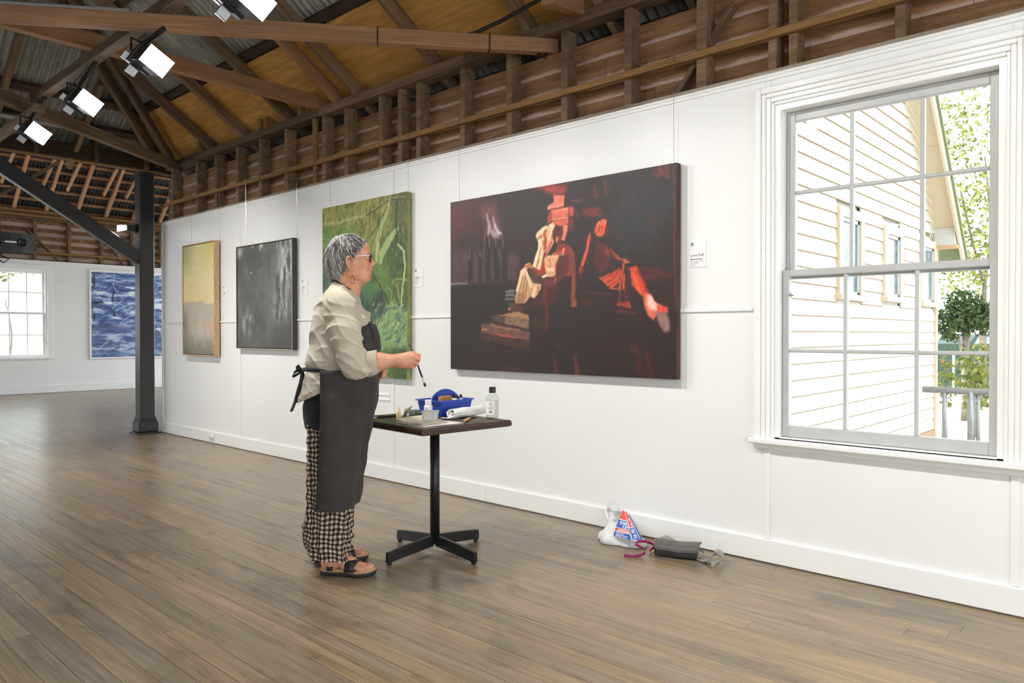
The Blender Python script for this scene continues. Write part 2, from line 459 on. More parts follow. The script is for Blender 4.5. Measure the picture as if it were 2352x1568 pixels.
# ---- window 1 (double hung, six over six)
def architrave(m, x0, x1, z0, z1, y=0.0):
    """stepped casing round an opening, sides and head; w = 0.095"""
    for k, (w0, w1, d) in enumerate(((0.0, 0.016, 0.012), (0.016, 0.040, 0.020), (0.040, 0.062, 0.027), (0.062, 0.095, 0.036))):
        m.cbox((x0 - w1, y - d, z0), (x0 - w0, y, z1 + w1), 0.004)
        m.cbox((x1 + w0, y - d, z0), (x1 + w1, y, z1 + w1), 0.004)
        m.cbox((x0 - w0, y - d, z1 + w0), (x1 + w0, y, z1 + w1), 0.004)
w1 = empty('window_1', (0, 0, 0)); tag(w1, kind='structure')
m = MB(); architrave(m, WX0, WX1, WZ0 - 0.02, WZ1); m.build('casing', trim_paint, w1)
m = MB(); m.cbox((WX0 - 0.12, -0.055, WZ0 - 0.032), (WX1 + 0.12, 0.0, WZ0 - 0.004), 0.006)
m.cbox((WX0 + 0.001, 0.0, WZ0 - 0.03), (WX1 - 0.001, 0.15, WZ0 + 0.006), 0.003); m.build('window_sill', trim_paint, w1)
m = MB(); m.cbox((WX0 - 0.105, -0.018, WZ0 - 0.062), (WX1 + 0.105, 0.0, WZ0 - 0.032), 0.005); m.build('apron_mould', trim_paint, w1)
m = MB()   # jamb lining
m.box((WX0, 0.0, WZ0), (WX0 + 0.028, 0.15, WZ1)).box((WX1 - 0.028, 0.0, WZ0), (WX1, 0.15, WZ1)).box((WX0 + 0.028, 0.0, WZ1 - 0.028), (WX1 - 0.028, 0.15, WZ1))
m.build('window_frame', trim_paint, w1)
shaded_sash_paint = plain('shaded_sash_paint', (190, 190, 188), 0.35, var=0.05, scale=12, bump=0.15, bscale=40)  # white sash paint greyed, backlit shade put into its colour
def sash(x0, x1, z0, z1, y0, y1, st, rt_, rb, cols, mid, parent):
    s = empty('sash'); s.parent = parent
    m = MB(); m.cbox((x0, y0, z0), (x0 + st, y1, z1)).cbox((x1 - st, y0, z0), (x1, y1, z1))
    m.cbox((x0 + st, y0, z1 - rt_), (x1 - st, y1, z1)).cbox((x0 + st, y0, z0), (x1 - st, y1, z0 + rb)); m.build('sash_frame', shaded_sash_paint, s)
    gx = [x0 + st] + cols + [x1 - st]; gz = [z0 + rb, mid, z1 - rt_]; ym = (y0 + y1) / 2
    for c in cols: MB().cbox((c - 0.009, y0 + 0.002, z0 + rb), (c + 0.009, y1 - 0.002, z1 - rt_), 0.004).build('muntin', shaded_sash_paint, s)
    MB().cbox((x0 + st, y0 + 0.003, mid - 0.009), (x1 - st, y1 - 0.003, mid + 0.009), 0.004).build('muntin', shaded_sash_paint, s)
    for i in range(len(gx) - 1):
        for k in range(2):
            slab('pane', (gx[i] + 0.001, ym - 0.0015, gz[k] + 0.001), (gx[i + 1] - 0.001, ym + 0.0015, gz[k + 1] - 0.001), window_glass, s, 0.0005)
    return s
YU, YL = 0.095, 0.05
ux = [onY(1958, 420, YU).x, onY(2120, 400, YU).x]; lx = [onY(1944, 700, YL).x, onY(2108, 700, YL).x]
zmu = onY(1958, 427, YU).z; zml = onY(1945, 807, YL).z
zmeet = onY(1945, 612, YL - 0.02).z
sash(WX0 + 0.03, WX1 - 0.03, zmeet - 0.045, WZ1 - 0.03, YU - 0.018, YU + 0.018, 0.045, 0.05, 0.04, ux, zmu, w1)
sash(WX0 + 0.03, WX1 - 0.03, WZ0 + 0.008, zmeet, YL - 0.02, YL + 0.018, 0.034, 0.034, 0.058, lx, zml, w1)
mm = MB(); p = onY(1822, 678, 0.045)
mm.tube([(p.x - 0.012, 0.02, p.z), (p.x + 0.012, 0.02, p.z)], 0.006, 8).tube([(p.x, 0.02, p.z - 0.012), (p.x, 0.014, p.z + 0.018)], 0.004, 8).tube([(p.x - 0.012, 0.02, p.z + 0.008), (p.x + 0.016, 0.016, p.z - 0.004)], 0.003, 6)
mm.build('catch', steel, w1)

# ---- far wing
bw = MB(); fw_hole = (-2.9, 0.93, 0.74, 2.5)
def xwall(m, x0, x1, y0, y1, z0, z1, hole=None):
    if hole is None: m.box((x0, y0, z0), (x1, y1, z1)); return
    a, b, c, d = hole
    m.box((x0, y0, z0), (x1, a, z1)).box((x0, b, z0), (x1, y1, z1)).box((x0, a, z0), (x1, b, c)).box((x0, a, d), (x1, b, z1))
xwall(bw, FAR - 0.014, FAR, -8.1, 5.1, 0.0, 2.69, fw_hole)
wb = bw.build('wall_back', white_paint); tag(wb, kind='structure')
slab('girt', (FAR - 0.02, -3.0, 2.83), (FAR + 0.015, 5.1, 2.87), rail_timber, wb)
for y in [-2.4 + 0.62 * k for k in range(12)]: slab('stud', (FAR - 0.11, y, 2.69), (FAR - 0.012, y + 0.06, 3.52), stud_timber, wb)
for a, b in ((0.60, 1.2), (2.0, 2.45)): beam('diagonal_brace', (FAR - 0.05, a, 3.3), (FAR - 0.05, b, 2.66), 0.03, 0.07, stud_timber, wb, up=(1, 0, 0))
for k in range(6):
    M = Matrix.Translation((FAR - 0.135, 1.05, 2.66 + k * 0.16)) @ Matrix.Rotation(radians(-4), 4, 'Y')
    MB().cbox((-0.008, -4.1, -0.1), (0.008, 4.1, 0.1), 0.002).build('weatherboard', backboard, wb, M=M)
for a, b in ((3.42, 0.05), (3.52, 0.06)): slab('wall_plate', (FAR - 0.1, -3.0, a + 0.08), (FAR + 0.02, 5.1, a + 0.08 + b), old_timber, wb)
m = MB(); xwall(m, FAR - 0.16, FAR - 0.15, -8.1, 5.1, -0.4, 3.9, (-2.92, 0.95, 0.72, 2.52)); m.build('outer_cladding', backboard, wb)
m = MB(); m.box((FAR - 0.013, -8.0, 1.325), (FAR + 0.01, -3.04, 1.345)).box((FAR, 1.05, 1.325), (FAR + 0.01, 5.1, 1.345)); tag(m.build('trim_4', trim_paint), kind='structure')
tag(MB().cbox((FAR, -8.0, 0.004), (FAR + 0.02, 5.1, 0.16), 0.004).build('baseboard_back', trim_paint), kind='structure')
w2 = empty('window_2'); tag(w2, kind='structure')
m = MB(); a, b, c, d = fw_hole
m.cbox((FAR, a - 0.1, c - 0.02), (FAR + 0.03, a, d + 0.1)).cbox((FAR, b, c - 0.02), (FAR + 0.03, b + 0.1, d + 0.1)).cbox((FAR, a, d), (FAR + 0.03, b, d + 0.1)); m.build('casing', trim_paint, w2)
MB().cbox((FAR - 0.1, a - 0.13, c - 0.05), (FAR + 0.06, b + 0.13, c - 0.005), 0.005).build('window_sill', trim_paint, w2)
m = MB(); m.box((FAR - 0.15, a, c - 0.004), (FAR, a + 0.03, d)).box((FAR - 0.15, b - 0.03, c - 0.004), (FAR, b, d)).box((FAR - 0.15, a + 0.03, d - 0.03), (FAR, b - 0.03, d)); m.build('window_frame', trim_paint, w2)
def xsash(x, y0, y1, z0, z1, cols, mid, parent):
    s = empty('sash'); s.parent = parent; m = MB(); st = 0.045
    m.cbox((x - 0.018, y0, z0), (x + 0.018, y0 + st, z1)).cbox((x - 0.018, y1 - st, z0), (x + 0.018, y1, z1)).cbox((x - 0.018, y0 + st, z0), (x + 0.018, y1 - st, z0 + st)).cbox((x - 0.018, y0 + st, z1 - st), (x + 0.018, y1 - st, z1)); m.build('sash_frame', trim_paint, s)
    g = [y0 + st] + cols + [y1 - st]; gz = [z0 + st, mid, z1 - st]
    for k in cols: MB().cbox((x - 0.014, k - 0.011, z0 + st), (x + 0.014, k + 0.011, z1 - st)).build('muntin', trim_paint, s)
    MB().cbox((x - 0.013, y0 + st, mid - 0.011), (x + 0.013, y1 - st, mid + 0.011)).build('muntin', trim_paint, s)
    for i in range(len(g) - 1):
        for k in range(2): slab('pane', (x - 0.0015, g[i], gz[k]), (x + 0.0015, g[i + 1], gz[k + 1]), window_glass, s, 0.0005)
for y0, y1 in ((a + 0.03, a + 0.95), (a + 0.97, a + 1.89), (a + 1.91, a + 2.85), (a + 2.87, b - 0.03)):
    n = 2; cols = [y0 + (y1 - y0) * (k + 1) / (n + 1) for k in range(n)]
    xsash(FAR - 0.09, y0, y1, 1.60, d - 0.03, cols, 2.04, w2); xsash(FAR - 0.05, y0, y1, c, 1.64, cols, 1.18, w2)

# other walls, out of view: they close the room, with openings invented for light
m = MB(); y = -8.1
m.box((-17.6, y - 0.1, 0), (-9.8, y, 0.1)).box((-9.8, y - 0.1, 0), (3.6, y, 0.35)).box((-9.8, y - 0.1, 2.75), (3.6, y, 3.4)).box((-17.6, y - 0.1, 0.1), (-17.3, y, 3.5)).box((-13.7, y - 0.1, 0.1), (-13.5, y, 3.5)).box((-10.1, y - 0.1, 0.1), (-9.8, y, 3.5))
wins = [(0.4, 2.9)]
x = -9.8
for a, b in wins: m.box((x, y - 0.1, 0.35), (a, y, 2.75)); x = b
m.box((x, y - 0.1, 0.35), (3.6, y, 2.75))
m.box((-17.6, y - 0.1, 3.5), (-9.4, y, 7.6))
wf = m.build('wall_front', white_paint); tag(wf, kind='structure')
m = MB(); m.box((3.0, -8.1, 0), (3.1, 0.1, 0.2)).box((3.0, -8.1, 2.9), (3.1, 0.1, 6.6)).box((3.0, -8.1, 0.2), (3.1, -7.0, 2.9)).box((3.0, -0.7, 0.2), (3.1, 0.1, 2.9))
tag(m.build('wall_side', white_paint), kind='structure')
tag(MB().box((-17.6, 5.1, 0), (-9.2, 5.2, 0.2)).box((-17.6, 5.1, 3.4), (-9.2, 5.2, 3.9)).box((-17.6, 5.1, 0.2), (-17.0, 5.2, 3.4)).box((-9.7, 5.1, 0.2), (-9.2, 5.2, 3.4)).box((-17.6, 5.15, 3.9), (-9.4, 5.25, 7.6)).build('wall_wing', white_paint), kind='structure')
m = MB(); m.box((-9.27, 0.14, 0.0), (-9.2, 5.2, 2.56)); tag(m.build('wall_return', white_paint), kind='structure')

# ------------------------------------------------------------------ roof
ceiling = empty('ceiling', (0, 0, 0)); tag(ceiling, kind='structure')
TP = 0.68; RZ = 3.245                        # underside of rafters at the wall plate
RIDGE_Y = -4.0; NRM = Vector((0, TP, 1)).normalized(); RH = 0.10
def roofz(y, up=0.0): return RZ - y * TP + up * sqrt(1 + TP * TP)
def rafter(x, w=0.05, m=old_timber, y1=RIDGE_Y, y0=0.30, h=RH):
    a = Vector((x, y0, roofz(y0, h / 2))); b = Vector((x, y1, roofz(y1, h / 2)))
    beam('rafter', a, b, w, h, m, ceiling, up=NRM)
for px, py, m_ in ((1208, 75, old_timber), (990, 150, old_timber), (811, 217, old_timber), (765, 235, new_timber), (655, 282, old_timber), (551, 320, old_timber), (476, 340, old_timber)):
    x = onY(px, py, -0.03).x - 0.02
    y1 = RIDGE_Y if x > -5.3 else -(x + 9.35) + 0.1
    rafter(x, 0.06, m_, y1)
for x in (-2.75, -2.2, -1.6, -1.0, -0.4, 0.2, 0.8, 1.4, 2.0, 2.6): rafter(x)
# corrugated sheets laid on purlins, plywood along the eave
def corrugated(name, w, L, seg=6, pitch=0.076, amp=0.009):
    n = int(round(w / pitch)) * seg; vs = []; fs = []
    for j in range(2):
        for i in range(n + 1):
            x = w * i / n; vs.append((x - w / 2, (j - 0.5) * L, amp * cos(2 * pi * x / pitch)))
    for i in range(n): fs.append((i, i + 1, i + n + 2, i + n + 1))
    return vs, fs
def plane_M(o, ex, ey):
    ex = Vector(ex).normalized(); ey = Vector(ey).normalized(); ez = ex.cross(ey).normalized()
    M = Matrix((ex, ey, ez)).transposed().to_4x4(); M.translation = o; return M
SL = Vector((0, -1, TP)).normalized()
def sheet_mesh(L, w=0.76, amp=0.020, m=iron):
    vs, fs = corrugated('s', w, L, amp=amp); me = bpy.data.meshes.new('corrugated_sheet'); me.from_pydata(vs, [], fs); me.materials.append(m)
    me.polygons.foreach_set('use_smooth', [True] * len(fs)); return me
Ls = sqrt(1 + TP * TP) * 3.75
sm = sheet_mesh(Ls)
x = -9.5
while x < 3.2:
    yc = -2.155; put('corrugated_sheet', sm, ceiling, plane_M(Vector((x + 0.38, yc, roofz(yc, RH + 0.075))), (1, 0, 0), SL)); x += 0.735
sm2 = sheet_mesh(sqrt(1 + TP * TP) * 1.2); x = -9.5
while x < 3.2:
    yc = 0.25; put('corrugated_sheet', sm2, ceiling, plane_M(Vector((x + 0.38, yc, roofz(yc, RH + 0.075))), (1, 0, 0), SL)); x += 0.735
for y in (0.35, -0.455, -1.2, -1.95, -2.7, -3.45):
    beam('purlin', (HALL_X0 - 0.1, y, roofz(y, RH + 0.03)), (3.0, y, roofz(y, RH + 0.03)), 0.07, 0.06, dark_timber, ceiling, up=NRM)
plx = [-9.3, -7.9, -6.75, -5.55, -4.35, -2.5, -0.7, 1.1, 2.9]
for a, b in zip(plx, plx[1:]):
    M = plane_M(Vector(((a + b) / 2, -0.145, roofz(-0.145, RH + 0.006))), (1, 0, 0), SL); L = 0.56 * sqrt(1 + TP * TP)
    MB().cbox((-(b - a) / 2 + 0.002, -L / 2, -0.005), ((b - a) / 2 - 0.002, L / 2, 0.005), 0.001).build('plywood_panel', ply, ceiling, M=M)
for px in (455, 592, 607, 686, 811, 1190): 
    q = onY(px, 300, 0.0); slab('blocking', (q.x, -0.01, ZPLATE + 0.075), (q.x + 0.05, 0.04, ZPLATE + 0.075 + 0.11), rail_timber, ceiling)
# the other slope, over the room behind
SL2 = Vector((0, 1, TP)).normalized(); x = -9.5
sm3 = sheet_mesh(sqrt(1 + TP * TP) * 4.4)
while x < 3.2:
    yc = RIDGE_Y - 2.15; put('corrugated_sheet', sm3, ceiling, plane_M(Vector((x + 0.38, yc, roofz(2 * RIDGE_Y - yc, RH + 0.075))), (1, 0, 0), SL2)); x += 0.735
# hipped end over the post line
HX = -9.42; HT = 0.68
def hipz(x, up=0.0): return RZ + 0.02 + (x - HX) * HT + up * sqrt(1 + HT * HT)
SLH = Vector((1, 0, HT)).normalized(); NH = Vector((-HT, 0, 1)).normalized()
smh = sheet_mesh(sqrt(1 + HT * HT) * 3.6); y = 0.2
while y > -8.3:
    xc = HX + 1.72; put('corrugated_sheet', smh, ceiling, plane_M(Vector((xc, y - 0.38, hipz(xc, RH - 0.02))), (0, -1, 0), SLH)); y -= 0.735
for xx in (HX + 0.30, HX + 0.62, HX + 1.25, HX + 2.0, HX + 2.75):
    yl = -(xx - HX); beam('purlin', (xx, yl + 0.05, hipz(xx, 0.03)), (xx, -7.0, hipz(xx, 0.03)), 0.09, 0.06, dark_timber, ceiling, up=NH)
for y in (-0.95, -1.75, -2.6, -3.4, -4.2, -5.0):
    xe = min(HX - y, HX + 3.9); beam('rafter', (HX - 0.1, y, hipz(HX - 0.1, -0.06)), (xe, y, hipz(xe, -0.06)), 0.05, 0.1, old_timber, ceiling, up=NH)
beam('hip_rafter', (HX + 0.05, 0.05, RZ - 0.02), (HX + 3.95, -3.85, RZ - 0.02 + 3.9 * TP), 0.05, 0.15, old_timber, ceiling)
beam('hip_rafter', (HX + 0.45, -0.02, RZ + 0.03), (HX + 1.9, -1.5, RZ + 0.03 + 1.46 * TP), 0.06, 0.1, old_timber, ceiling)
mb = MB().tube([(HX + 0.42, -0.65, hipz(HX + 0.42, -0.09)), (HX + 0.42, -3.2, hipz(HX + 0.42, -0.09))], 0.028, 10); mb.build('gutter_pipe', galv, ceiling)
# ties, light bar, lintel
beam('tie_beam', (-5.50, -2.79, 3.13), (-3.18, 0.13, 3.13), 0.075, 0.095, new_timber, ceiling)
beam('tie_beam', (-5.84, -3.6, 3.305), (-5.91, 0.12, 3.305), 0.075, 0.12, new_timber, ceiling)
beam('tie_beam', (-6.6, -3.1, 3.18), (-8.92, 0.06, 3.18), 0.075, 0.11, old_timber, ceiling)
beam('tie_beam', onY(1255, -12, -0.5) , onY(1330, 18, -0.02), 0.075, 0.10, new_timber, ceiling)
beam('light_bar', (-7.33, -1.85, 3.215), (2.9, -1.80, 3.215), 0.075, 0.075, old_timber, ceiling)
beam('light_bar', (-9.3, -1.87, 3.09), (-7.1, -1.87, 3.09), 0.07, 0.07, old_timber, ceiling)
slab('lintel', (HX - 0.02, -8.0, ZPLATE - 0.01), (HX + 0.16, 0.14, ZPLATE + 0.16), dark_timber, ceiling)
slab('lintel_edge', (HX + 0.13, -8.0, ZPLATE - 0.03), (HX + 0.175, 0.12, ZPLATE - 0.008), rail_timber, ceiling)
for y in (-0.2, -0.75, -1.35, -2.0): beam('strut', (HX + 0.19, y, ZPLATE), (HX + 0.10, y, ZPLATE + 0.36), 0.05, 0.06, old_timber, ceiling, up=(1, 0, 0))
# wing roof: rafters, battens and corrugated iron falling to the far wall
WP = 0.86; WZ_ = 3.62
def wingz(x, up=0.0): return WZ_ + (x - FAR) * WP + up * sqrt(1 + WP * WP)
NW = Vector((-WP, 0, 1)).normalized(); WR = -13.3
for k in range(13):
    y = -2.45 + 0.56 * k; beam('rafter', (FAR - 0.1, y, wingz(FAR - 0.1, 0.05)), (WR, y, wingz(WR, 0.05)), 0.05, 0.10, wing_timber, ceiling, up=NW)
for k in range(9):
    y = -2.2 + 0.56 * k + (0.12 if k % 2 else 0.0); beam('rafter', (FAR + 0.5, y + 0.0, wingz(FAR + 0.5, 0.03)), (WR, y + 0.45, wingz(WR, 0.03)), 0.04, 0.07, wing_timber, ceiling, up=NW)
k = 0; x = FAR - 0.05
while x < WR:
    beam('batten', (x, -3.2, wingz(x, 0.12)), (x, 5.1, wingz(x, 0.12)), 0.06, 0.04, new_timber, ceiling, up=NW); x += 0.19
smw = sheet_mesh(sqrt(1 + WP * WP) * 4.2, amp=0.017, m=dark_iron); y = -8.2; SLW = Vector((1, 0, WP)).normalized()
while y < 5.3:
    xc = FAR + 1.95; put('corrugated_sheet', smw, ceiling, plane_M(Vector((xc, y + 0.38, wingz(xc, 0.160))), (0, -1, 0), SLW)); y += 0.735
m = MB(); zr = wingz(WR, 0.16)
m.box((WR - 0.3, -8.2, zr - 0.05), (HX - 0.6, 5.3, zr + 0.02)); m.box((HX - 0.62, -8.2, 3.36), (HX - 0.58, 5.3, zr)); m.build('wing_ceiling', dark_timber, ceiling)
for a in (3.57, 3.66): beam('eave_beam', (FAR + 0.1, -3.2, a), (FAR + 0.1, 5.1, a), 0.05, 0.045, rail_timber, ceiling)
beam('wing_tie', onX(0, 448, -13.0), onX(135, 372, -13.0), 0.04, 0.05, old_timber, ceiling)
# cables on the first tie
mb = MB(); pts = [onY(1045, 88, -0.18), onY(1090, 78, -0.18), onY(1150, 50, -0.2), onY(1200, 22, -0.22), onY(1240, 0, -0.25), onY(1300, -40, -0.3)]
mb.tube(pts, 0.010, 8).tube([p + Vector((0.0, 0.01, 0.017)) for p in pts], 0.008, 8); mb.build('cable', cable_mat, ceiling, True)
mb = MB()
for t in (0.23, 0.68, 0.995 - 0.12):
    c = Vector((-5.50, -2.79, 3.13)).lerp(Vector((-3.18, 0.13, 3.13)), t); d = (Vector((-3.18, 0.13, 0)) - Vector((-5.50, -2.79, 0))).normalized(); n = Vector((-d.y, d.x, 0))
    if t < 0.5: continue
    mb.tube([c + n * 0.042 + Vector((0, 0, 0.05)), c + n * 0.042 - Vector((0, 0, 0.052)), c - n * 0.042 - Vector((0, 0, 0.052)), c - n * 0.042 + Vector((0, 0, 0.05)), c + n * 0.042 + Vector((0, 0, 0.05))], 0.004, 6)
mb.build('cable_tie', cable_mat, ceiling)
mb = MB(); A = Vector((-5.50, -2.79, 3.195)); Bv = Vector((-4.86, -1.985, 3.195)); mb.tube([A, Bv], 0.014, 10); mb.build('conduit', pvc, ceiling)
mb = MB()
for dx in (0.0, 0.045): 
    q = Vector((-3.26, 0.03, 3.085)) + Vector((dx * 0.62, dx * 0.78, 0)); mb.tube([q, q - Vector((0, 0, 0.035))], 0.008, 8); mb.tube([q, q - Vector((0, 0, 0.012))], 0.016, 6)
mb.build('bolt', black_metal, ceiling)

# ---- post with its brace
pm = empty('timber_post', (-9.35, -0.185, 0))
tag(pm, 'charcoal painted square timber post at the end of the white wall', 'post')
MB().cbox((-0.085, -0.085, 0.10), (0.085, 0.085, ZPLATE - 0.012), 0.012).build('shaft', charcoal_paint, pm)
MB().cbox((-0.135, -0.135, 0.0), (0.135, 0.135, 0.022), 0.004).cbox((-0.115, -0.115, 0.022), (0.115, 0.115, 0.15), 0.014).cbox((-0.102, -0.102, 0.15), (0.102, 0.102, 0.175), 0.008).cbox((-0.094, -0.094, 0.175), (0.094, 0.094, 0.205), 0.008).build('base', charcoal_paint, pm)
beam('brace', (0, -0.05, 2.10), (0, -1.68, 3.12), 0.11, 0.15, charcoal_paint, pm, up=(0, 0.53, 0.85), c=0.01)
# ------------------------------------------------------------------ flood lamps along the light bar
def make_lamp(loc, label, watts, first):
    """LED flood: finned body, hood, lit diffuser, yoke and driver boxes"""
    root = empty('flood_lamp', loc); tag(root, label, 'lamp', 'flood lamps along the light bar')
    r = Vector((sin(PHI), cos(PHI), 0)); t = Vector((cos(PHI), -sin(PHI), 0)); u = Vector((0, 0, 1))
    ex = (0.132 * r - 0.11 * u - 0.115 * t).normalized(); n = (0.497 * r - 0.268 * u + 0.826 * t); n = (n - ex * n.dot(ex)).normalized(); ey = n.cross(ex)
    M = Matrix((ex, ey, n)).transposed().to_4x4()
    hw, hh = .078, .060
    m = MB().loft([[Vector((x * hw, y * hh, 0)) for x, y in ((-1, -1), (1, -1), (1, 1), (-1, 1))], [Vector((x * hw * .92, y * hh * .9, .010)) for x, y in ((-1, -1), (1, -1), (1, 1), (-1, 1))]])
    fixn(m.build('diffuser', lamp_lens, root, M=M))
    off = M.to_3x3().inverted() @ (-.075 * r + .012 * u)
    Q = lambda x, y, z: Vector((x, y, z)) + off * min(1.0, -z / .10)
    m = MB().loft([[Q(x * .060, y * .052, -.10) for x, y in ((-1, -1), (1, -1), (1, 1), (-1, 1))], [Q(x * hw * 1.03, y * hh * 1.03, -.001) for x, y in ((-1, -1), (1, -1), (1, 1), (-1, 1))]])
    fixn(m.build('hood', black_plastic, root, M=M)); Mo = M @ Matrix.Translation(off)
    m = MB().cbox((-.072, -.062, -.165), (.072, .062, -.095), .008)
    for k in range(7): m.box((-.068, -.058 + k * .0185, -.205), (.068, -.052 + k * .0185, -.160))
    m.build('body', black_plastic, root, M=Mo)
    R3 = Mo.to_3x3(); c = Mo @ Vector((0, 0, -.13)); top = Vector((-0.02, 0.055, (3.083 if abs(loc[0] + 4.67) < .1 else 3.175) - loc[2]))
    for d_, nm in ((-.105 * r + .028 * u - .02 * t, 'driver_box'), (-.075 * r - .062 * u - .01 * t, 'terminal_box')):
        MB().cbox((-.032, -.026, -.022), (.032, .026, .022), .003).build(nm, grey_metal, root, M=Matrix.Translation(c + d_) @ R3.to_4x4())
    a1 = Mo @ Vector((-.078, 0, -.12)); a2 = Mo @ Vector((.078, 0, -.12)); hub = c + Vector((0, 0, .105))
    m = MB(); m.tube([a1, a1 + (hub - c) * .75, hub], .008, 6).tube([a2, a2 + (hub - c) * .75, hub], .008, 6).tube([hub - u * .01, top], .016, 8); m.build('yoke', black_metal, root)
    m = MB(); m.tube([Mo @ Vector((0, .03, -.2)), Mo @ Vector((0, .06, -.2)) + Vector((-.08, -.03, .10)), top + Vector((-.10, 0, .02)), top + Vector((-.04, 0, .03))], 0.004, 6); m.build('lead', cable_mat, root, True)
    ld = bpy.data.lights.new('lamp_light', 'AREA'); ld.shape = 'RECTANGLE'; ld.size = 0.15; ld.size_y = 0.115; ld.energy = watts; ld.color = (1.0, 0.975, 0.94)
    lo = bpy.data.objects.new('lamp_light', ld); COL.objects.link(lo); lo.parent = root
    lo.rotation_euler = Vector((-0.25 if loc[0] < -7 else 0.36, 0.42, -0.83)).to_track_quat('-Z', 'Y').to_euler(); lo.location = M @ Vector((0, 0, 0.03)); ld.spread = radians(128)
    return root
LW = 16
lamp_labels = ['lit white flood lamp topmost, cropped by the picture edge above the first tie beam', 'lit white flood lamp just below the long first tie beam', 'lit white flood lamp second from the far end of the timber bar', 'smallest lit flood lamp hanging beside the lower tie beam']
for i, x in enumerate((-3.455, -4.67, -5.87, -7.065)): make_lamp((x, -1.9, 2.862), lamp_labels[i], LW * (2.2 if i == 3 else 1), i == 0)
for x, w_, lb in ((-2.25, 15, 'unseen fill flood lamp added over the red painting'), (-1.05, 12, 'unseen fill flood lamp added level with the window'), (0.15, 12, 'unseen fill flood lamp added just past the window'), (1.35, 12, 'unseen fill flood lamp added at the near end of the light bar')): make_lamp((x, -1.9, 2.862), lb, w_, False)  # unseen lamps added along the bar to bring in more light
# little flood in the wing, beside the post
q = onX(296, 524, -9.36); root = empty('small_flood_lamp', (-9.36, -0.271, q.z)); tag(root, 'small flood lamp fixed to the side of the charcoal post', 'lamp')
MB().cbox((-.05, -.13, -.032), (.05, -.02, .032), .008).build('body', black_plastic, root)
fixn(MB().loft([[Vector((x * .04, -.13, z * .026)) for x, z in ((-1, -1), (1, -1), (1, 1), (-1, 1))], [Vector((x * .055, -.20, z * .034 - .012)) for x, z in ((-1, -1), (1, -1), (1, 1), (-1, 1))]]).build('diffuser', lamp_lens, root))
MB().cbox((-.02, -.022, -.045), (.02, 0.0005, .05), .003).build('bracket', black_metal, root)
# loudspeaker on the far wall
q = onX(18, 557, FAR + 0.06); root = empty('loudspeaker', (FAR + 0.0, q.y, q.z - 0.2)); tag(root, 'dark loudspeaker mounted high above the far window', 'speaker')
prof = [(0.0, -0.42), (0.16, -0.42), (0.24, -0.2), (0.26, 0.0), (0.24, 0.2), (0.16, 0.42), (0.0, 0.42)]
m = MB().loft([[Vector((a, b, z)) for a, b in prof] for z in (0.0, 0.38)]); fixn(m.build('cabinet', dark_green_plastic, root))
for y in (-0.2, 0.2):
    M = Matrix.Translation((0.235, y, 0.2)) @ Matrix.Rotation(radians(90), 4, 'Y')
    MB().lathe([(0.085, 0), (0.085, 0.03), (0.07, 0.035), (0.03, 0.01), (0.001, 0.012)], 20, M).build('cone', black_plastic, root)
MB().cbox((0.255, -0.1, 0.185), (0.27, 0.1, 0.215), .003).build('badge', white_paint, root)
MB().tube([(0.05, -0.1, -0.02), (0.08, -0.18, -0.12), (0.08, -0.08, -0.2), (0.05, 0.02, -0.12), (0.03, -0.1, -0.06)], .012, 6).build('lead', cable_mat, root, True)

# ------------------------------------------------------------------ paintings
def _s(x): return x * x * (3 - 2 * x)
def vnoise(W, H, gx, gy, seed):
    rg = np.random.default_rng(seed); G = rg.random((int(gy) + 2, int(gx) + 2))
    xs = np.linspace(0, gx - 1e-6, W); ys = np.linspace(0, gy - 1e-6, H); xi = xs.astype(int); yi = ys.astype(int); fx = _s(xs - xi); fy = _s(ys - yi)
    a = G[yi][:, xi] * (1 - fx) + G[yi][:, xi + 1] * fx; b = G[yi + 1][:, xi] * (1 - fx) + G[yi + 1][:, xi + 1] * fx
    return a * (1 - fy)[:, None] + b * fy[:, None]
def fbm(W, H, gx, gy, seed, oc=4, pers=0.55):
    o = np.zeros((H, W)); amp = 1; tot = 0
    for k in range(oc):
        o += amp * vnoise(W, H, max(1, gx * 2 ** k), max(1, gy * 2 ** k), seed + k * 17); tot += amp; amp *= pers
    return o / tot
def sst(a, b, x): return _s(np.clip((x - a) / (b - a), 0, 1))
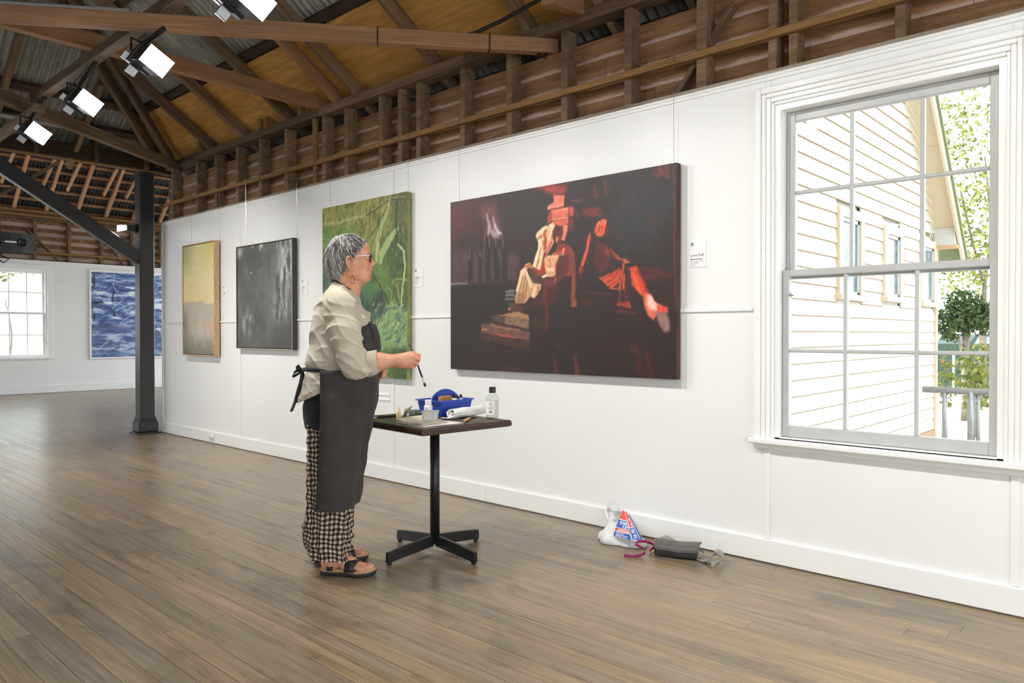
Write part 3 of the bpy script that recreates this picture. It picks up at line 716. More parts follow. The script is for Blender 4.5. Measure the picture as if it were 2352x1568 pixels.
class Art:
    """a flat picture painted with soft shapes and strokes; row 0 is the bottom"""
    def __init__(s, W, H, conv):
        s.W, s.H, s.conv = W, H, conv; s.im = np.zeros((H, W, 3)); s.Y, s.X = np.mgrid[0:H, 0:W].astype(float)
        s.X += 0.5; s.Y += 0.5
    def P(s, pts): return np.array([s.conv(*p) for p in pts]) * np.array([s.W, s.H])
    def lay(s, a, c):
        c = np.array(c, float); s.im += a[..., None] * (c - s.im)
    def _win(s, P, pad):
        x0 = int(max(0, P[:, 0].min() - pad)); x1 = int(min(s.W, P[:, 0].max() + pad + 1)); y0 = int(max(0, P[:, 1].min() - pad)); y1 = int(min(s.H, P[:, 1].max() + pad + 1))
        return slice(y0, max(y0, y1)), slice(x0, max(x0, x1))
    def poly(s, pts, c, soft=2.0, a=1.0, tex=0.0, seed=1, jig=0.0):
        P = s.P(pts); w = s._win(P, soft + jig + 2); X = s.X[w]; Y = s.Y[w]
        if X.size == 0: return
        if jig:
            X = X + jig * (fbm(X.shape[1], X.shape[0], max(2, X.shape[1] / 9), max(2, X.shape[0] / 9), seed + 3, 2) - .5) * 2; Y = Y + jig * (fbm(X.shape[1], X.shape[0], max(2, X.shape[1] / 9), max(2, X.shape[0] / 9), seed + 9, 2) - .5) * 2
        ins = np.zeros(X.shape, bool); d = np.full(X.shape, 1e9); n = len(P)
        for i in range(n):
            ax, ay = P[i]; bx, by = P[(i + 1) % n]; ex, ey = bx - ax, by - ay
            t = np.clip(((X - ax) * ex + (Y - ay) * ey) / (ex * ex + ey * ey + 1e-9), 0, 1); d = np.minimum(d, np.hypot(X - ax - t * ex, Y - ay - t * ey))
            with np.errstate(divide='ignore', invalid='ignore'):
                ins ^= ((ay > Y) != (by > Y)) & (X < ex * (Y - ay) / (ey if abs(ey) > 1e-9 else 1e-9) + ax)
        sd = np.where(ins, d, -d); al = sst(-soft, soft, sd) * a
        if tex: al = al * (1 - tex + tex * 2 * fbm(X.shape[1], X.shape[0], max(2, X.shape[1] / 7), max(2, X.shape[0] / 11), seed, 3))
        al = np.clip(al, 0, 1); cc = np.array(c, float); s.im[w] += al[..., None] * (cc - s.im[w])
    def stroke(s, pts, wd, c, soft=1.0, a=1.0):
        P = s.P(pts); n = len(P); wd = wd if isinstance(wd, (list, tuple)) else [wd] * n; w = s._win(P, max(wd) + soft + 2); X = s.X[w]; Y = s.Y[w]
        if X.size == 0: return
        best = np.zeros(X.shape)
        for i in range(n - 1):
            ax, ay = P[i]; bx, by = P[i + 1]; ex, ey = bx - ax, by - ay
            t = np.clip(((X - ax) * ex + (Y - ay) * ey) / (ex * ex + ey * ey + 1e-9), 0, 1); d = np.hypot(X - ax - t * ex, Y - ay - t * ey); r = wd[i] + (wd[i + 1] - wd[i]) * t
            best = np.maximum(best, sst(r + soft, r - soft, d) if False else _s(np.clip((r + soft - d) / (2 * soft), 0, 1)))
        cc = np.array(c, float); s.im[w] += (best * a)[..., None] * (cc - s.im[w])
    def warp(s, amp, g):
        dx = (fbm(s.W, s.H, g, g * s.H / s.W, 201, 2) - .5) * 2 * amp; dy = (fbm(s.W, s.H, g, g * s.H / s.W, 302, 2) - .5) * 2 * amp
        x = np.clip(s.X - .5 + dx, 0, s.W - 1.001); y = np.clip(s.Y - .5 + dy, 0, s.H - 1.001); xi = x.astype(int); yi = y.astype(int); fx = (x - xi)[..., None]; fy = (y - yi)[..., None]; I = s.im
        s.im = (I[yi, xi] * (1 - fx) + I[yi, xi + 1] * fx) * (1 - fy) + (I[yi + 1, xi] * (1 - fx) + I[yi + 1, xi + 1] * fx) * fy
    def dabs(s, n, box, ln, wd, ang, cols, seed, a=0.6, curve=0.0):
        rg = random.Random(seed); x0, y0, x1, y1 = box
        for k in range(n):
            x = rg.uniform(x0, x1) * s.W; y = rg.uniform(y0, y1) * s.H; an = radians(ang + rg.gauss(0, 18)); L = ln * rg.uniform(.5, 1.5)
            pts = [(x + (i / 3 - .5) * L * cos(an + curve * (i - 1.5) * .3), y + (i / 3 - .5) * L * sin(an + curve * (i - 1.5) * .3)) for i in range(4)]
            P = np.array(pts); sv = s.P; s.P = lambda q: P; s.stroke(pts, [wd * .4, wd, wd, wd * .3], rg.choice(cols), .8, a * rg.uniform(.5, 1)); s.P = sv
def srgb_lin(a):
    a = np.clip(a / 255.0, 0, 1); return np.where(a <= .04045, a / 12.92, ((a + .055) / 1.055) ** 2.4)
def make_paint_mat(name, rough, bump):
    q = NB(name); at = q.new('ShaderNodeAttribute', attribute_name='paint')
    n = q.noise(q.coord('Object', (1, 1, 1), False), 180, 2); q.bump(n, bump, 0.002)
    return q.fin(at.outputs['Color'], rough, 0, 0.4)
paint_oil = make_paint_mat('oil_paint', 0.5, 0.2); paint_matt = make_paint_mat('matt_paint', 0.6, 0.12)
def surface(name, art, w, h, m, parent, M):
    """the painted face: local x right, z up, facing -y"""
    W, H = art.W, art.H; xs = np.linspace(0, w, W); zs = np.linspace(0, h, H); XX, ZZ = np.meshgrid(xs, zs)
    v = np.stack([XX, np.zeros_like(XX), ZZ], -1).reshape(-1, 3); i = np.arange(W * H).reshape(H, W)
    f = np.stack([i[:-1, :-1], i[:-1, 1:], i[1:, 1:], i[1:, :-1]], -1).reshape(-1, 4)
    me = bpy.data.meshes.new(name); me.vertices.add(len(v)); me.vertices.foreach_set('co', v.ravel()); me.loops.add(f.size); me.loops.foreach_set('vertex_index', f.ravel())
    me.polygons.add(len(f)); me.polygons.foreach_set('loop_start', np.arange(0, f.size, 4)); me.update(calc_edges=True)
    ca = me.color_attributes.new('paint', 'FLOAT_COLOR', 'POINT'); c = np.ones((W * H, 4)); c[:, :3] = srgb_lin(art.im.reshape(-1, 3)); ca.data.foreach_set('color', c.ravel())
    me.materials.append(m); me.validate(); return put(name, me, parent, M)
def frame_rect(px, Y):
    """left, right, bottom, top on plane Y from four photo corners tl,tr,br,bl"""
    a, b, c, d = [onY(x, y, Y) for x, y in px]
    return (a.x + d.x) / 2, (b.x + c.x) / 2, (c.z + d.z) / 2, (a.z + b.z) / 2
def hang(root, loc, pxs, top):
    for px in pxs:
        x = onY(px, 350, -0.03).x; m = MB().tube([(x - loc[0], -0.026 - loc[1], 2.78 - loc[2]), (x - loc[0], -0.026 - loc[1], 2.735 - loc[2]), (x - loc[0], -0.02 - loc[1], top - loc[2] - 0.05)], 0.0013, 5)
        m.tube([(x - loc[0], -0.026 - loc[1], 2.785 - loc[2]), (x - loc[0], -0.026 - loc[1], 2.755 - loc[2])], 0.004, 6); m.build('hanging_wire', steel, root)

# --- red figures at night
x0, x1, z0, z1 = frame_rect(((1035, 463), (1552, 376), (1556, 872), (1035, 847)), -0.055)
def conv_red(cx, cy):
    p = onY(1000 + cx * .3444, 360 + cy * .3444, -0.055); return ((p.x - x0) / (x1 - x0), (p.z - z0) / (z1 - z0))
W, H = 620, 410; A = Art(W, H, conv_red)
A.im[:] = (49, 37, 35)
n1 = fbm(W, H, 6, 4, 1); n2 = fbm(W, H, 26, 16, 2); U = A.X / W; V = A.Y / H
A.lay(sst(.35, .0, U) * sst(.5, 1, V) * .9 * n1 * 1.4, (104, 52, 46))
A.lay(sst(.62, .8, U) * sst(.42, .62, V) * sst(.35, .6, n1) * .8, (50, 50, 53))
A.lay(sst(.6, .8, n2) * sst(.7, .85, U) * sst(.5, .8, V) * .5, (96, 48, 44))
A.lay(sst(.62, .75, fbm(W, H, 10, 7, 8)) * sst(.5, .2, V) * .5, (84, 44, 38))
A.poly([(100, 620), (560, 640), (545, 830), (100, 857)], (92, 62, 68), 14, .8, .5, 3)
A.poly([(100, 860), (545, 832), (545, 1010), (100, 1400)], (44, 36, 34), 5, .85, .2, 4)
A.poly([(100, 840), (215, 836), (215, 848), (100, 856)], (168, 150, 172), 2, .6)
A.poly([(300, 330), (400, 300), (440, 480), (430, 540), (340, 500)], (122, 72, 68), 14, .75, .4, 2)
for q in ([(345, 390), (360, 470), (352, 520)], [(380, 400), (400, 470), (428, 510)], [(395, 450), (418, 500), (440, 512)]): A.stroke(q, [2, 5, 3], (196, 172, 182), 3, .8)
A.poly([(345, 480), (430, 500), (425, 545), (385, 540)], (204, 186, 194), 5, .6, .3)
for q in ([(335, 500), (325, 640), (295, 730)], [(400, 545), (410, 650), (420, 720)], [(440, 530), (470, 640)], [(360, 540), (365, 640)]): A.stroke(q, [2, 1.5, 1], (150, 104, 100), 1.5, .6)
for cx, w in ((235, 16), (300, 14), (352, 22), (410, 24), (465, 20)):
    A.poly([(cx - w, 640), (cx, 575), (cx + w, 630), (cx + w * .8, 830), (cx - w * .8, 835)], (42, 32, 32), 5, .9, .2, cx)
for q in ([(232, 615), (225, 680)], [(298, 630), (302, 660)], [(420, 620), (425, 665)]): A.stroke(q, 2.5, (150, 118, 122), 3, .55)
# urn, column and the seated figures, measured on three enlargements of the photo
def enl(x0_, y0_, k):
    cv = lambda p: ((x0_ + p[0] / k - 1000) / .3444, (y0_ + p[1] / k - 360) / .3444)
    def P(pts, c, soft=2.0, a=1.0, tex=.12): A.poly([cv(p) for p in pts], c, soft, a, tex, abs(int(pts[0][0])) + 1)
    def S(pts, w, c, soft=1.3, a=.85): A.stroke([cv(p) for p in pts], w, c, soft, a)
    return P, S
P, S = enl(1150, 430, 4.48)
P([(300, -10), (680, -30), (662, 78), (545, 78), (440, 30)], (176, 58, 44), 9, .85, .4); P([(430, 0), (560, -10), (560, 60), (480, 45)], (214, 84, 60), 8, .6, .4)
P([(548, 78), (657, 85), (650, 178), (500, 208), (490, 192), (545, 150)], (238, 126, 100)); P([(483, 208), (500, 190), (650, 176), (648, 196), (520, 222), (490, 228)], (248, 158, 128), 1.6)
P([(498, 224), (640, 200), (645, 210), (540, 236)], (176, 62, 48)); P([(515, 236), (692, 206), (692, 326), (528, 338)], (234, 116, 92), 2, 1, .2); P([(500, 262), (532, 242), (535, 340), (490, 378), (480, 352)], (178, 66, 54), 2.5)
for q in ([(528, 340), (690, 322)], [(540, 362), (690, 342)], [(545, 250), (685, 222)]): S(q, 1.0, (252, 176, 146))
P([(545, 345), (692, 330), (690, 382), (640, 404), (560, 394)], (222, 100, 80), 2); P([(695, 215), (735, 200), (750, 240), (745, 292), (705, 302)], (218, 84, 78), 2.5, 1, .4); P([(705, 300), (756, 330), (746, 442), (698, 452), (688, 380)], (116, 48, 40), 4, .9, .3)
S([(740, 140), (830, 132)], 3, (128, 52, 42), 3, .7); S([(760, 250), (800, 300)], 4, (104, 46, 40), 4, .7)
P([(362, 500), (375, 470), (430, 415), (475, 400), (500, 375), (545, 365), (562, 400), (532, 450), (492, 520), (482, 600), (452, 640), (430, 700), (402, 770), (372, 855), (328, 812), (355, 740), (385, 640), (385, 540)], (230, 186, 138), 2, 1, .15)
P([(500, 470), (532, 425), (545, 480), (522, 580), (472, 640), (442, 720), (412, 865), (380, 855), (430, 690), (470, 600)], (228, 172, 138), 2, .9, .2); P([(425, 545), (456, 525), (462, 605), (432, 605)], (204, 76, 46), 2); P([(440, 750), (475, 680), (484, 760), (462, 870), (420, 900), (396, 890)], (180, 54, 34), 2.5)
for q, w in (([(472, 408), (452, 490), (470, 590), (440, 650)], [2, 4, 5, 3]), ([(402, 620), (412, 700), (382, 810)], 3), ([(512, 500), (492, 580), (460, 640)], 2.4), ([(395, 520), (420, 500)], 2)): S(q, w, (182, 66, 42), 1.6)
for q, w in (([(378, 505), (430, 442), (470, 405)], 4), ([(402, 560), (392, 650), (362, 760), (342, 815)], 4), ([(432, 650), (412, 740), (392, 840)], 3.4), ([(520, 440), (500, 520), (478, 600)], 2.6)): S(q, w, (252, 228, 186), 1.8)
P([(500, 385), (545, 365), (566, 400), (540, 436), (500, 422)], (246, 210, 166), 1.6); P([(480, 570), (532, 500), (548, 560), (512, 640), (462, 722), (468, 660)], (230, 158, 126), 1.8, .95, .25); S([(520, 560), (500, 620), (470, 690)], 1.6, (178, 60, 50))
P([(540, 440), (600, 400), (636, 420), (642, 490), (622, 575), (580, 602), (545, 570), (528, 500)], (108, 42, 33), 2, .97); P([(545, 430), (628, 404), (642, 470), (535, 490)], (90, 36, 29), 3, .8); P([(558, 510), (592, 505), (592, 560), (566, 578)], (200, 98, 68), 2, .9); P([(540, 502), (566, 500), (566, 545), (546, 548)], (74, 26, 22), 1.5, .9); S([(579, 515), (575, 552)], 1.2, (246, 188, 146)); P([(590, 500), (620, 500), (612, 560), (592, 560)], (140, 58, 42), 2, .8)
P([(640, 398), (692, 390), (690, 452), (662, 520), (656, 552), (620, 542), (642, 480)], (234, 128, 102), 2)
P([(600, 592), (650, 580), (722, 620), (752, 680), (752, 800), (742, 910), (560, 910), (560, 770), (590, 705), (540, 685)], (140, 54, 39), 3, 1, .25); P([(488, 700), (540, 690), (642, 668), (668, 692), (640, 742), (572, 782), (542, 860), (532, 910), (470, 910), (452, 800), (455, 730)], (228, 164, 118), 3)
P([(560, 780), (640, 740), (680, 760), (640, 900), (545, 910)], (170, 72, 48), 5, .8); S([(498, 715), (508, 790)], 4, (250, 214, 172), 3); S([(540, 705), (600, 700)], 4, (248, 204, 162), 3); S([(525, 800), (500, 880)], 3, (250, 206, 160), 3); S([(540, 690), (620, 678), (662, 636)], [2, 3, 3], (210, 64, 50), 2); S([(655, 640), (645, 690)], 2.5, (244, 150, 128), 2); S([(520, 720), (528, 800), (515, 860)], 1.4, (182, 102, 66), 1.6); P([(700, 620), (752, 670), (756, 800), (722, 810), (680, 700)], (134, 62, 45), 3)
P, S = enl(1150, 590, 4.48)
P([(600, -20), (700, -20), (690, 150), (600, 260), (556, 205), (570, 80)], (92, 42, 35), 5); P([(455, 0), (600, -10), (560, 80), (562, 180), (532, 196), (465, 192), (452, 80)], (230, 168, 122), 2.5); S([(505, 20), (512, 70), (500, 110)], 1.5, (176, 100, 66)); S([(480, 120), (540, 130)], 3, (250, 214, 176), 3)
P([(418, 215), (560, 195), (582, 290), (592, 350), (440, 300)], (104, 52, 47), 3); P([(430, 300), (592, 300), (560, 490), (320, 525), (300, 440), (400, 420)], (72, 40, 35), 6, .95); P([(440, 285), (472, 285), (466, 480), (440, 480)], (124, 44, 37), 4, .7); P([(560, 205), (576, 200), (572, 255), (560, 255)], (196, 96, 62), 2, .8)
P([(690, 0), (756, 0), (776, 150), (770, 300), (776, 420), (792, 505), (730, 505), (714, 440), (730, 300), (718, 150)], (122, 60, 44), 3, .95, .2); S([(745, 180), (748, 400)], 3, (150, 80, 58), 3, .6)
for x in (735, 752, 770): S([(x, 450), (x + 4, 505)], 1.8, (148, 84, 60), 1.5)
P([(240, 110), (262, 68), (300, 58), (336, 90), (342, 120), (300, 110), (262, 132), (290, 232), (322, 300), (310, 382), (290, 432), (250, 474), (148, 484), (150, 400), (170, 330), (190, 220), (205, 150)], (204, 158, 116), 2, 1, .15); P([(202, 145), (236, 112), (252, 130), (222, 250), (192, 355), (158, 352), (185, 230)], (246, 208, 160), 2.2, .9); P([(180, 380), (240, 380), (250, 470), (150, 482)], (146, 104, 74), 4, .8)
for q in ([(230, 200), (205, 300), (185, 380)], [(255, 200), (240, 300), (225, 390)], [(280, 250), (262, 350), (250, 430)], [(170, 400), (215, 370)]): S(q, 1.8, (136, 92, 66), 1.8, .7)
P([(275, 120), (302, 108), (426, 240), (420, 272), (350, 292), (308, 220)], (80, 58, 51), 2.5); S([(250, 120), (285, 220), (322, 292), (390, 300)], [3, 4, 6, 5], (246, 212, 168), 2); P([(320, 300), (370, 268), (416, 280), (412, 332), (345, 426), (308, 402)], (224, 170, 130), 2.5); S([(350, 320), (330, 400)], 2, (250, 220, 184), 2); S([(390, 300), (375, 370)], 2, (170, 108, 82), 2); P([(240, 96), (262, 58), (300, 54), (332, 80), (320, 112), (262, 112)], (198, 106, 66), 2); S([(250, 85), (300, 65)], 1.5, (240, 160, 110)); P([(330, 88), (392, 140), (422, 200), (382, 204), (330, 132)], (140, 62, 44), 2.5); P([(414, 202), (460, 168), (472, 195), (430, 222)], (246, 218, 192), 2)
P([(66, 562), (100, 515), (150, 480), (230, 500), (242, 556), (150, 572)], (86, 51, 41), 2.5); 
for x in (78, 88, 98): S([(x, 548), (x + 6, 530)], 1.3, (188, 104, 76))
P([(50, 350), (152, 338), (146, 398), (48, 398)], (92, 90, 88), 2, .95, .5); P([(40, 402), (146, 402), (140, 470), (34, 470)], (56, 50, 48), 2, .95, .3); P([(80, 478), (140, 474), (136, 520), (86, 520)], (74, 70, 68), 2, .9, .4)
for q in ([(52, 360), (140, 346)], [(48, 400), (146, 400)], [(44, 435), (142, 432)]): S(q, 1.0, (160, 152, 142))
P([(-30, 600), (60, 585), (160, 568), (282, 588), (292, 642), (60, 612)], (166, 126, 86), 2.5, .95, .35); P([(40, 612), (292, 644), (292, 738), (40, 692)], (134, 106, 82), 2, 1, .55); P([(-110, 600), (40, 606), (40, 694), (-40, 670)], (92, 72, 58), 5, .9, .4); P([(292, 644), (470, 620), (482, 722), (292, 742)], (58, 45, 41), 4)
P([(-180, 660), (-40, 660), (292, 752), (292, 772), (-190, 690)], (66, 48, 43), 3); P([(-200, 690), (-60, 690), (296, 772), (296, 862), (-200, 776)], (120, 82, 66), 2.5, .95, .35); P([(-205, 780), (298, 862), (296, 960), (-205, 850)], (74, 46, 40), 3, .95, .25); S([(-60, 790), (60, 808), (180, 835)], [1.5, 2.5, 1], (172, 78, 62), 1.5); S([(-190, 745), (-150, 750)], 2, (206, 136, 60), 1.5, .7); S([(-100, 700), (200, 760)], 1.4, (170, 130, 104), 1.4, .6)
P, S = enl(1320, 480, 2.9875)
P([(140, 270), (150, 215), (215, 240), (248, 300), (242, 385), (172, 445), (138, 370)], (90, 42, 36), 5, .95, .25); P([(205, 258), (240, 290), (226, 322), (204, 300)], (142, 60, 47), 3, .8); P([(150, 300), (190, 300), (190, 400), (160, 410)], (72, 38, 34), 5, .6)
P([(204, 100), (248, 112), (246, 192), (194, 204)], (76, 40, 36), 4, .9); P([(134, 135), (150, 100), (186, 68), (218, 74), (206, 150), (190, 192), (150, 186), (134, 162)], (224, 82, 50), 2, 1, .2)
for q in ([(150, 120), (165, 90)], [(175, 110), (190, 75)], [(195, 110), (212, 80)], [(160, 170), (175, 140)], [(185, 170), (190, 140)]): S(q, 1.6, (252, 134, 88), 1.5)
for q in ([(165, 130), (160, 160)], [(180, 120), (178, 160)]): S(q, 1.2, (150, 44, 32), 1.4)
P([(84, 205), (98, 180), (114, 190), (106, 252), (86, 322), (62, 392), (38, 400), (50, 340), (80, 262)], (200, 68, 45), 1.8, 1, .15); S([(96, 230), (76, 310), (56, 380)], 2.2, (236, 104, 66), 2, .7); S([(110, 168), (106, 200)], 1.3, (226, 96, 62)); P([(22, 396), (55, 390), (60, 432), (34, 452)], (146, 58, 44), 2.5, .9); S([(40, 440), (45, 480)], 2, (110, 48, 40), 2)
P([(245, 250), (275, 300), (332, 350), (322, 372), (270, 332), (238, 292)], (132, 52, 41), 2.5, .95); S([(262, 300), (320, 352)], 1.2, (206, 112, 74), 1.2, .7); P([(328, 345), (350, 338), (380, 362), (360, 372), (335, 366)], (196, 98, 62), 2, .95)
P([(165, 470), (250, 435), (312, 400), (322, 432), (302, 502), (250, 542), (205, 516)], (196, 68, 45), 2.5, 1, .2); P([(200, 490), (250, 470), (300, 440), (290, 500), (250, 530), (212, 510)], (222, 88, 56), 3, .8); 
for q in ([(225, 500), (270, 470), (300, 420)], [(245, 515), (285, 490)]): S(q, 1.6, (138, 46, 36), 1.6, .8)
S([(235, 540), (290, 546)], 2.2, (196, 84, 58), 1.6); P([(330, 372), (346, 372), (312, 562), (294, 562)], (190, 80, 54), 1.6, .95); P([(330, 440), (348, 440), (346, 552), (324, 552)], (204, 82, 53), 2, .9); P([(348, 390), (382, 400), (386, 620), (350, 620)], (66, 38, 34), 4, .9); S([(305, 560), (300, 630)], 3, (112, 46, 38), 3); S([(340, 555), (350, 630)], 3, (100, 44, 37), 3)
P([(374, 402), (420, 385), (442, 410), (472, 510), (502, 580), (470, 606), (420, 560), (390, 520), (380, 442)], (216, 70, 45), 2.5, 1, .12); P([(420, 385), (446, 412), (506, 565), (484, 566), (440, 440)], (128, 42, 35), 3, .9); S([(400, 440), (425, 520), (450, 570)], 3, (242, 104, 70), 3, .7)
P([(480, 582), (512, 570), (560, 640), (632, 670), (637, 702), (560, 704), (542, 768), (510, 735), (490, 692), (462, 610)], (230, 108, 82), 3, 1, .15); P([(490, 592), (522, 590), (562, 662), (562, 692), (522, 692), (496, 650)], (255, 208, 190), 5, .9, .1); P([(560, 662), (622, 666), (632, 702), (570, 706)], (230, 74, 53), 2.5, .9); P([(545, 702), (632, 700), (652, 832), (620, 842), (580, 792)], (172, 130, 122), 5, .85, .25)
P([(288, 642), (376, 630), (386, 672), (350, 678), (294, 662)], (160, 54, 41), 2.5, .95); S([(368, 640), (376, 670)], 1.3, (206, 92, 66)); P([(270, 690), (420, 702), (420, 722), (290, 712)], (106, 43, 36), 4, .7); P([(60, 566), (240, 576), (240, 590), (60, 582)], (96, 46, 38), 4, .6); P([(430, 420), (560, 450), (560, 490), (460, 480)], (92, 42, 37), 6, .6); P([(60, 620), (120, 620), (125, 660), (70, 665)], (86, 44, 38), 5, .6)
for y, a_, b_ in ((5, 60, 160), (18, 70, 175), (32, 62, 150), (44, 90, 180)): S([(a_, y), (b_, y - 6)], 2.4, (134, 50, 41), 1.8, .75)
for q, c in (([(790, 1330), (800, 1440)], (104, 50, 42)), ([(930, 1330), (945, 1450)], (128, 58, 46)), ([(740, 860), (745, 1140)], (112, 42, 36)), ([(1340, 1230), (1360, 1420)], (92, 38, 34)), ([(1400, 1300), (1440, 1460)], (96, 36, 34)), ([(1300, 1250), (1330, 1300)], (100, 42, 36)), ([(1500, 70), (1510, 110)], (150, 66, 56)), ([(1540, 60), (1545, 130)], (140, 60, 52)), ([(1450, 110), (1480, 120)], (120, 54, 48)), ([(1130, 160), (1140, 240)], (112, 50, 44)), ([(1060, 190), (1070, 260)], (118, 48, 42)), ([(1380, 740), (1500, 770)], (104, 44, 38)), ([(1400, 800), (1560, 790)], (92, 40, 36))):
    A.stroke(q, [3, 6], c, 5, .65)
A.stroke([(1588, 60), (1600, 1000)], 1.5, (124, 58, 50), 1.5, .7)
A.warp(2.6, 40); A.im *= (0.93 + 0.14 * fbm(W, H, 90, 60, 31, 2))[..., None]
canvas_red = plain('canvas_side_maroon', (88, 50, 44), 0.6, var=0.3, scale=8)
loc = (x0, -0.055, z0)
p_red = MB().box((0, 0.001, 0), (x1 - x0, 0.042, z1 - z0)).build('painting', canvas_red); p_red.location = loc
tag(p_red, 'large dark red oil painting of figures on a stepped fountain', 'painting')
surface('painted_canvas', A, x1 - x0, z1 - z0, paint_oil, p_red, None)
hang(p_red, loc, (1053, 1546), z1)
RED = (x0, x1, z0, z1)

# --- green forest
gx0, gx1, gz0, gz1 = frame_rect(((740, 478), (934, 441), (937, 880), (742, 851)), -0.05)
def conv_g(cx, cy):
    p = onY(720 + cx * .2998, 430 + cy * .2998, -0.05); return ((p.x - gx0) / (gx1 - gx0), (p.z - gz0) / (gz1 - gz0))
W, H = 250, 330; A = Art(W, H, conv_g); U = A.X / W; V = A.Y / H
A.im[:] = (98, 128, 66); n1 = fbm(W, H, 5, 7, 41); n2 = fbm(W, H, 22, 12, 42); n3 = fbm(W, H, 30, 30, 43)
A.lay(sst(.62, .85, V + .1 * (n1 - .5)) * .9, (152, 148, 74)); A.lay(sst(.3, .0, V) * .8, (74, 108, 48))
A.lay(sst(.55, .75, n1) * .6, (126, 150, 82)); A.lay(sst(.5, .3, n1) * sst(.8, .5, V) * .7, (52, 78, 44))
A.lay(sst(.5, .7, n2) * sst(.6, .8, V) * .7, (96, 92, 46)); A.lay(sst(.55, .7, n3) * .35, (172, 172, 96))
A.lay(sst(.75, .9, U) * .65, (66, 82, 52)); A.lay(sst(.3, .0, U) * sst(.3, .45, V) * sst(.62, .5, V) * .7, (66, 84, 112))
A.poly([(60, 300), (330, 300), (300, 520), (120, 560), (60, 480)], (92, 142, 72), 12, .6, .4, 3)
A.poly([(320, 790), (430, 740), (540, 820), (550, 1000), (420, 1000), (330, 880)], (44, 66, 52), 10, .8, .4, 4)
A.poly([(340, 780), (420, 700), (500, 760), (480, 830), (400, 880)], (84, 138, 76), 12, .7, .4, 5)
A.poly([(520, 400), (640, 340), (720, 500), (700, 700), (600, 700), (520, 560)], (66, 88, 48), 14, .7, .5, 6)
A.poly([(490, 960), (500, 820), (520, 788), (552, 860), (540, 960), (512, 992)], (74, 78, 54), 3, .95, .3)
A.stroke([(525, 800), (505, 900), (512, 980)], 2, (40, 48, 40), 2, .8)
A.poly([(480, 1040), (560, 895), (630, 878), (720, 965), (720, 1220), (500, 1240)], (134, 168, 110), 5, .9, .2, 7, 3)
A.dabs(150, (.62, .2, 1.0, .42), 11, 2.0, 40, [(60, 84, 112), (170, 190, 130), (88, 124, 70), (74, 110, 92), (196, 204, 140)], 9, .7)
A.dabs(90, (.0, .0, 1.0, .16), 14, 1.6, 10, [(60, 92, 40), (120, 150, 70), (150, 176, 120), (50, 76, 40)], 10, .6)
A.dabs(130, (.0, .72, 1.0, 1.0), 20, 1.6, 75, [(104, 100, 46), (176, 172, 88), (120, 124, 60), (70, 76, 40), (190, 180, 100)], 11, .6)
A.dabs(70, (.0, .3, .4, .7), 12, 2.4, 60, [(70, 116, 60), (120, 160, 86), (60, 84, 90)], 12, .5)
A.dabs(60, (.72, .5, .95, .7), 9, 1.2, 80, [(120, 128, 56), (150, 150, 70)], 13, .6)
A.stroke([(70, 285), (180, 278), (300, 240), (400, 215), (460, 175), (540, 125), (590, 95), (700, 75)], [3.2, 3, 2.6, 2.6, 2.4, 2, 2, 2], (178, 176, 116), 1.2, .9)
A.stroke([(400, 218), (460, 180), (540, 128), (590, 98), (700, 80)], [1.6] * 5, (74, 76, 46), 1.2, .9)
A.stroke([(265, 240), (280, 180), (340, 130), (380, 100)], 1.6, (166, 166, 100), 1, .8)
A.stroke([(586, 95), (555, 200), (520, 290), (492, 400), (484, 560)], [1.5, 3, 5, 5.5, 4.5], (176, 190, 130), 1.3, .95)
A.stroke([(640, 318), (575, 410), (525, 500), (512, 580)], [4, 8, 8, 3], (168, 188, 124), 1.5, .95)
A.stroke([(545, 215), (512, 300), (498, 400)], 1.2, (120, 140, 84), 1, .7)
A.stroke([(640, 425), (690, 490), (700, 600), (685, 740), (670, 900)], [2, 2.4, 2, 2, 2], (190, 202, 140), 1, .95)
A.stroke([(642, 100), (632, 300), (640, 425)], 1.8, (48, 56, 40), 1, .85); A.stroke([(432, 150), (428, 340)], 1.2, (80, 80, 46), 1, .7)
A.stroke([(165, 150), (168, 350)], 2.2, (166, 134, 70), 1.2, .8); A.stroke([(430, 380), (500, 280), (560, 160)], 1.6, (86, 84, 40), 1, .8)
A.stroke([(450, 660), (500, 740), (560, 840), (580, 900)], 1.5, (60, 60, 44), 1, .8); A.stroke([(600, 720), (640, 700), (720, 710)], 1.6, (160, 164, 84), 1, .8)
for q in ([(560, 760), (600, 800), (590, 880)], [(640, 740), (650, 840)], [(610, 730), (650, 780), (660, 880)]): A.stroke(q, 1.2, (166, 166, 86), 1, .75)
A.stroke([(735 - 15, 960), (718, 1480)], 1.5, (170, 180, 110), 1, .6)
A.warp(1.8, 26); A.im *= (0.9 + 0.2 * fbm(W, H, 60, 80, 51, 2))[..., None]
canvas_green = plain('canvas_side_green', (150, 152, 84), 0.6, var=0.3, scale=9)
loc = (gx0, -0.05, gz0); p_green = MB().box((0, 0.001, 0), (gx1 - gx0, 0.036, gz1 - gz0)).build('painting', canvas_green); p_green.location = loc
tag(p_green, 'tall green forest painting hanging behind the standing person', 'painting')
surface('painted_canvas', A, gx1 - gx0, gz1 - gz0, paint_oil, p_green, None); hang(p_green, loc, (757, 936), gz1)

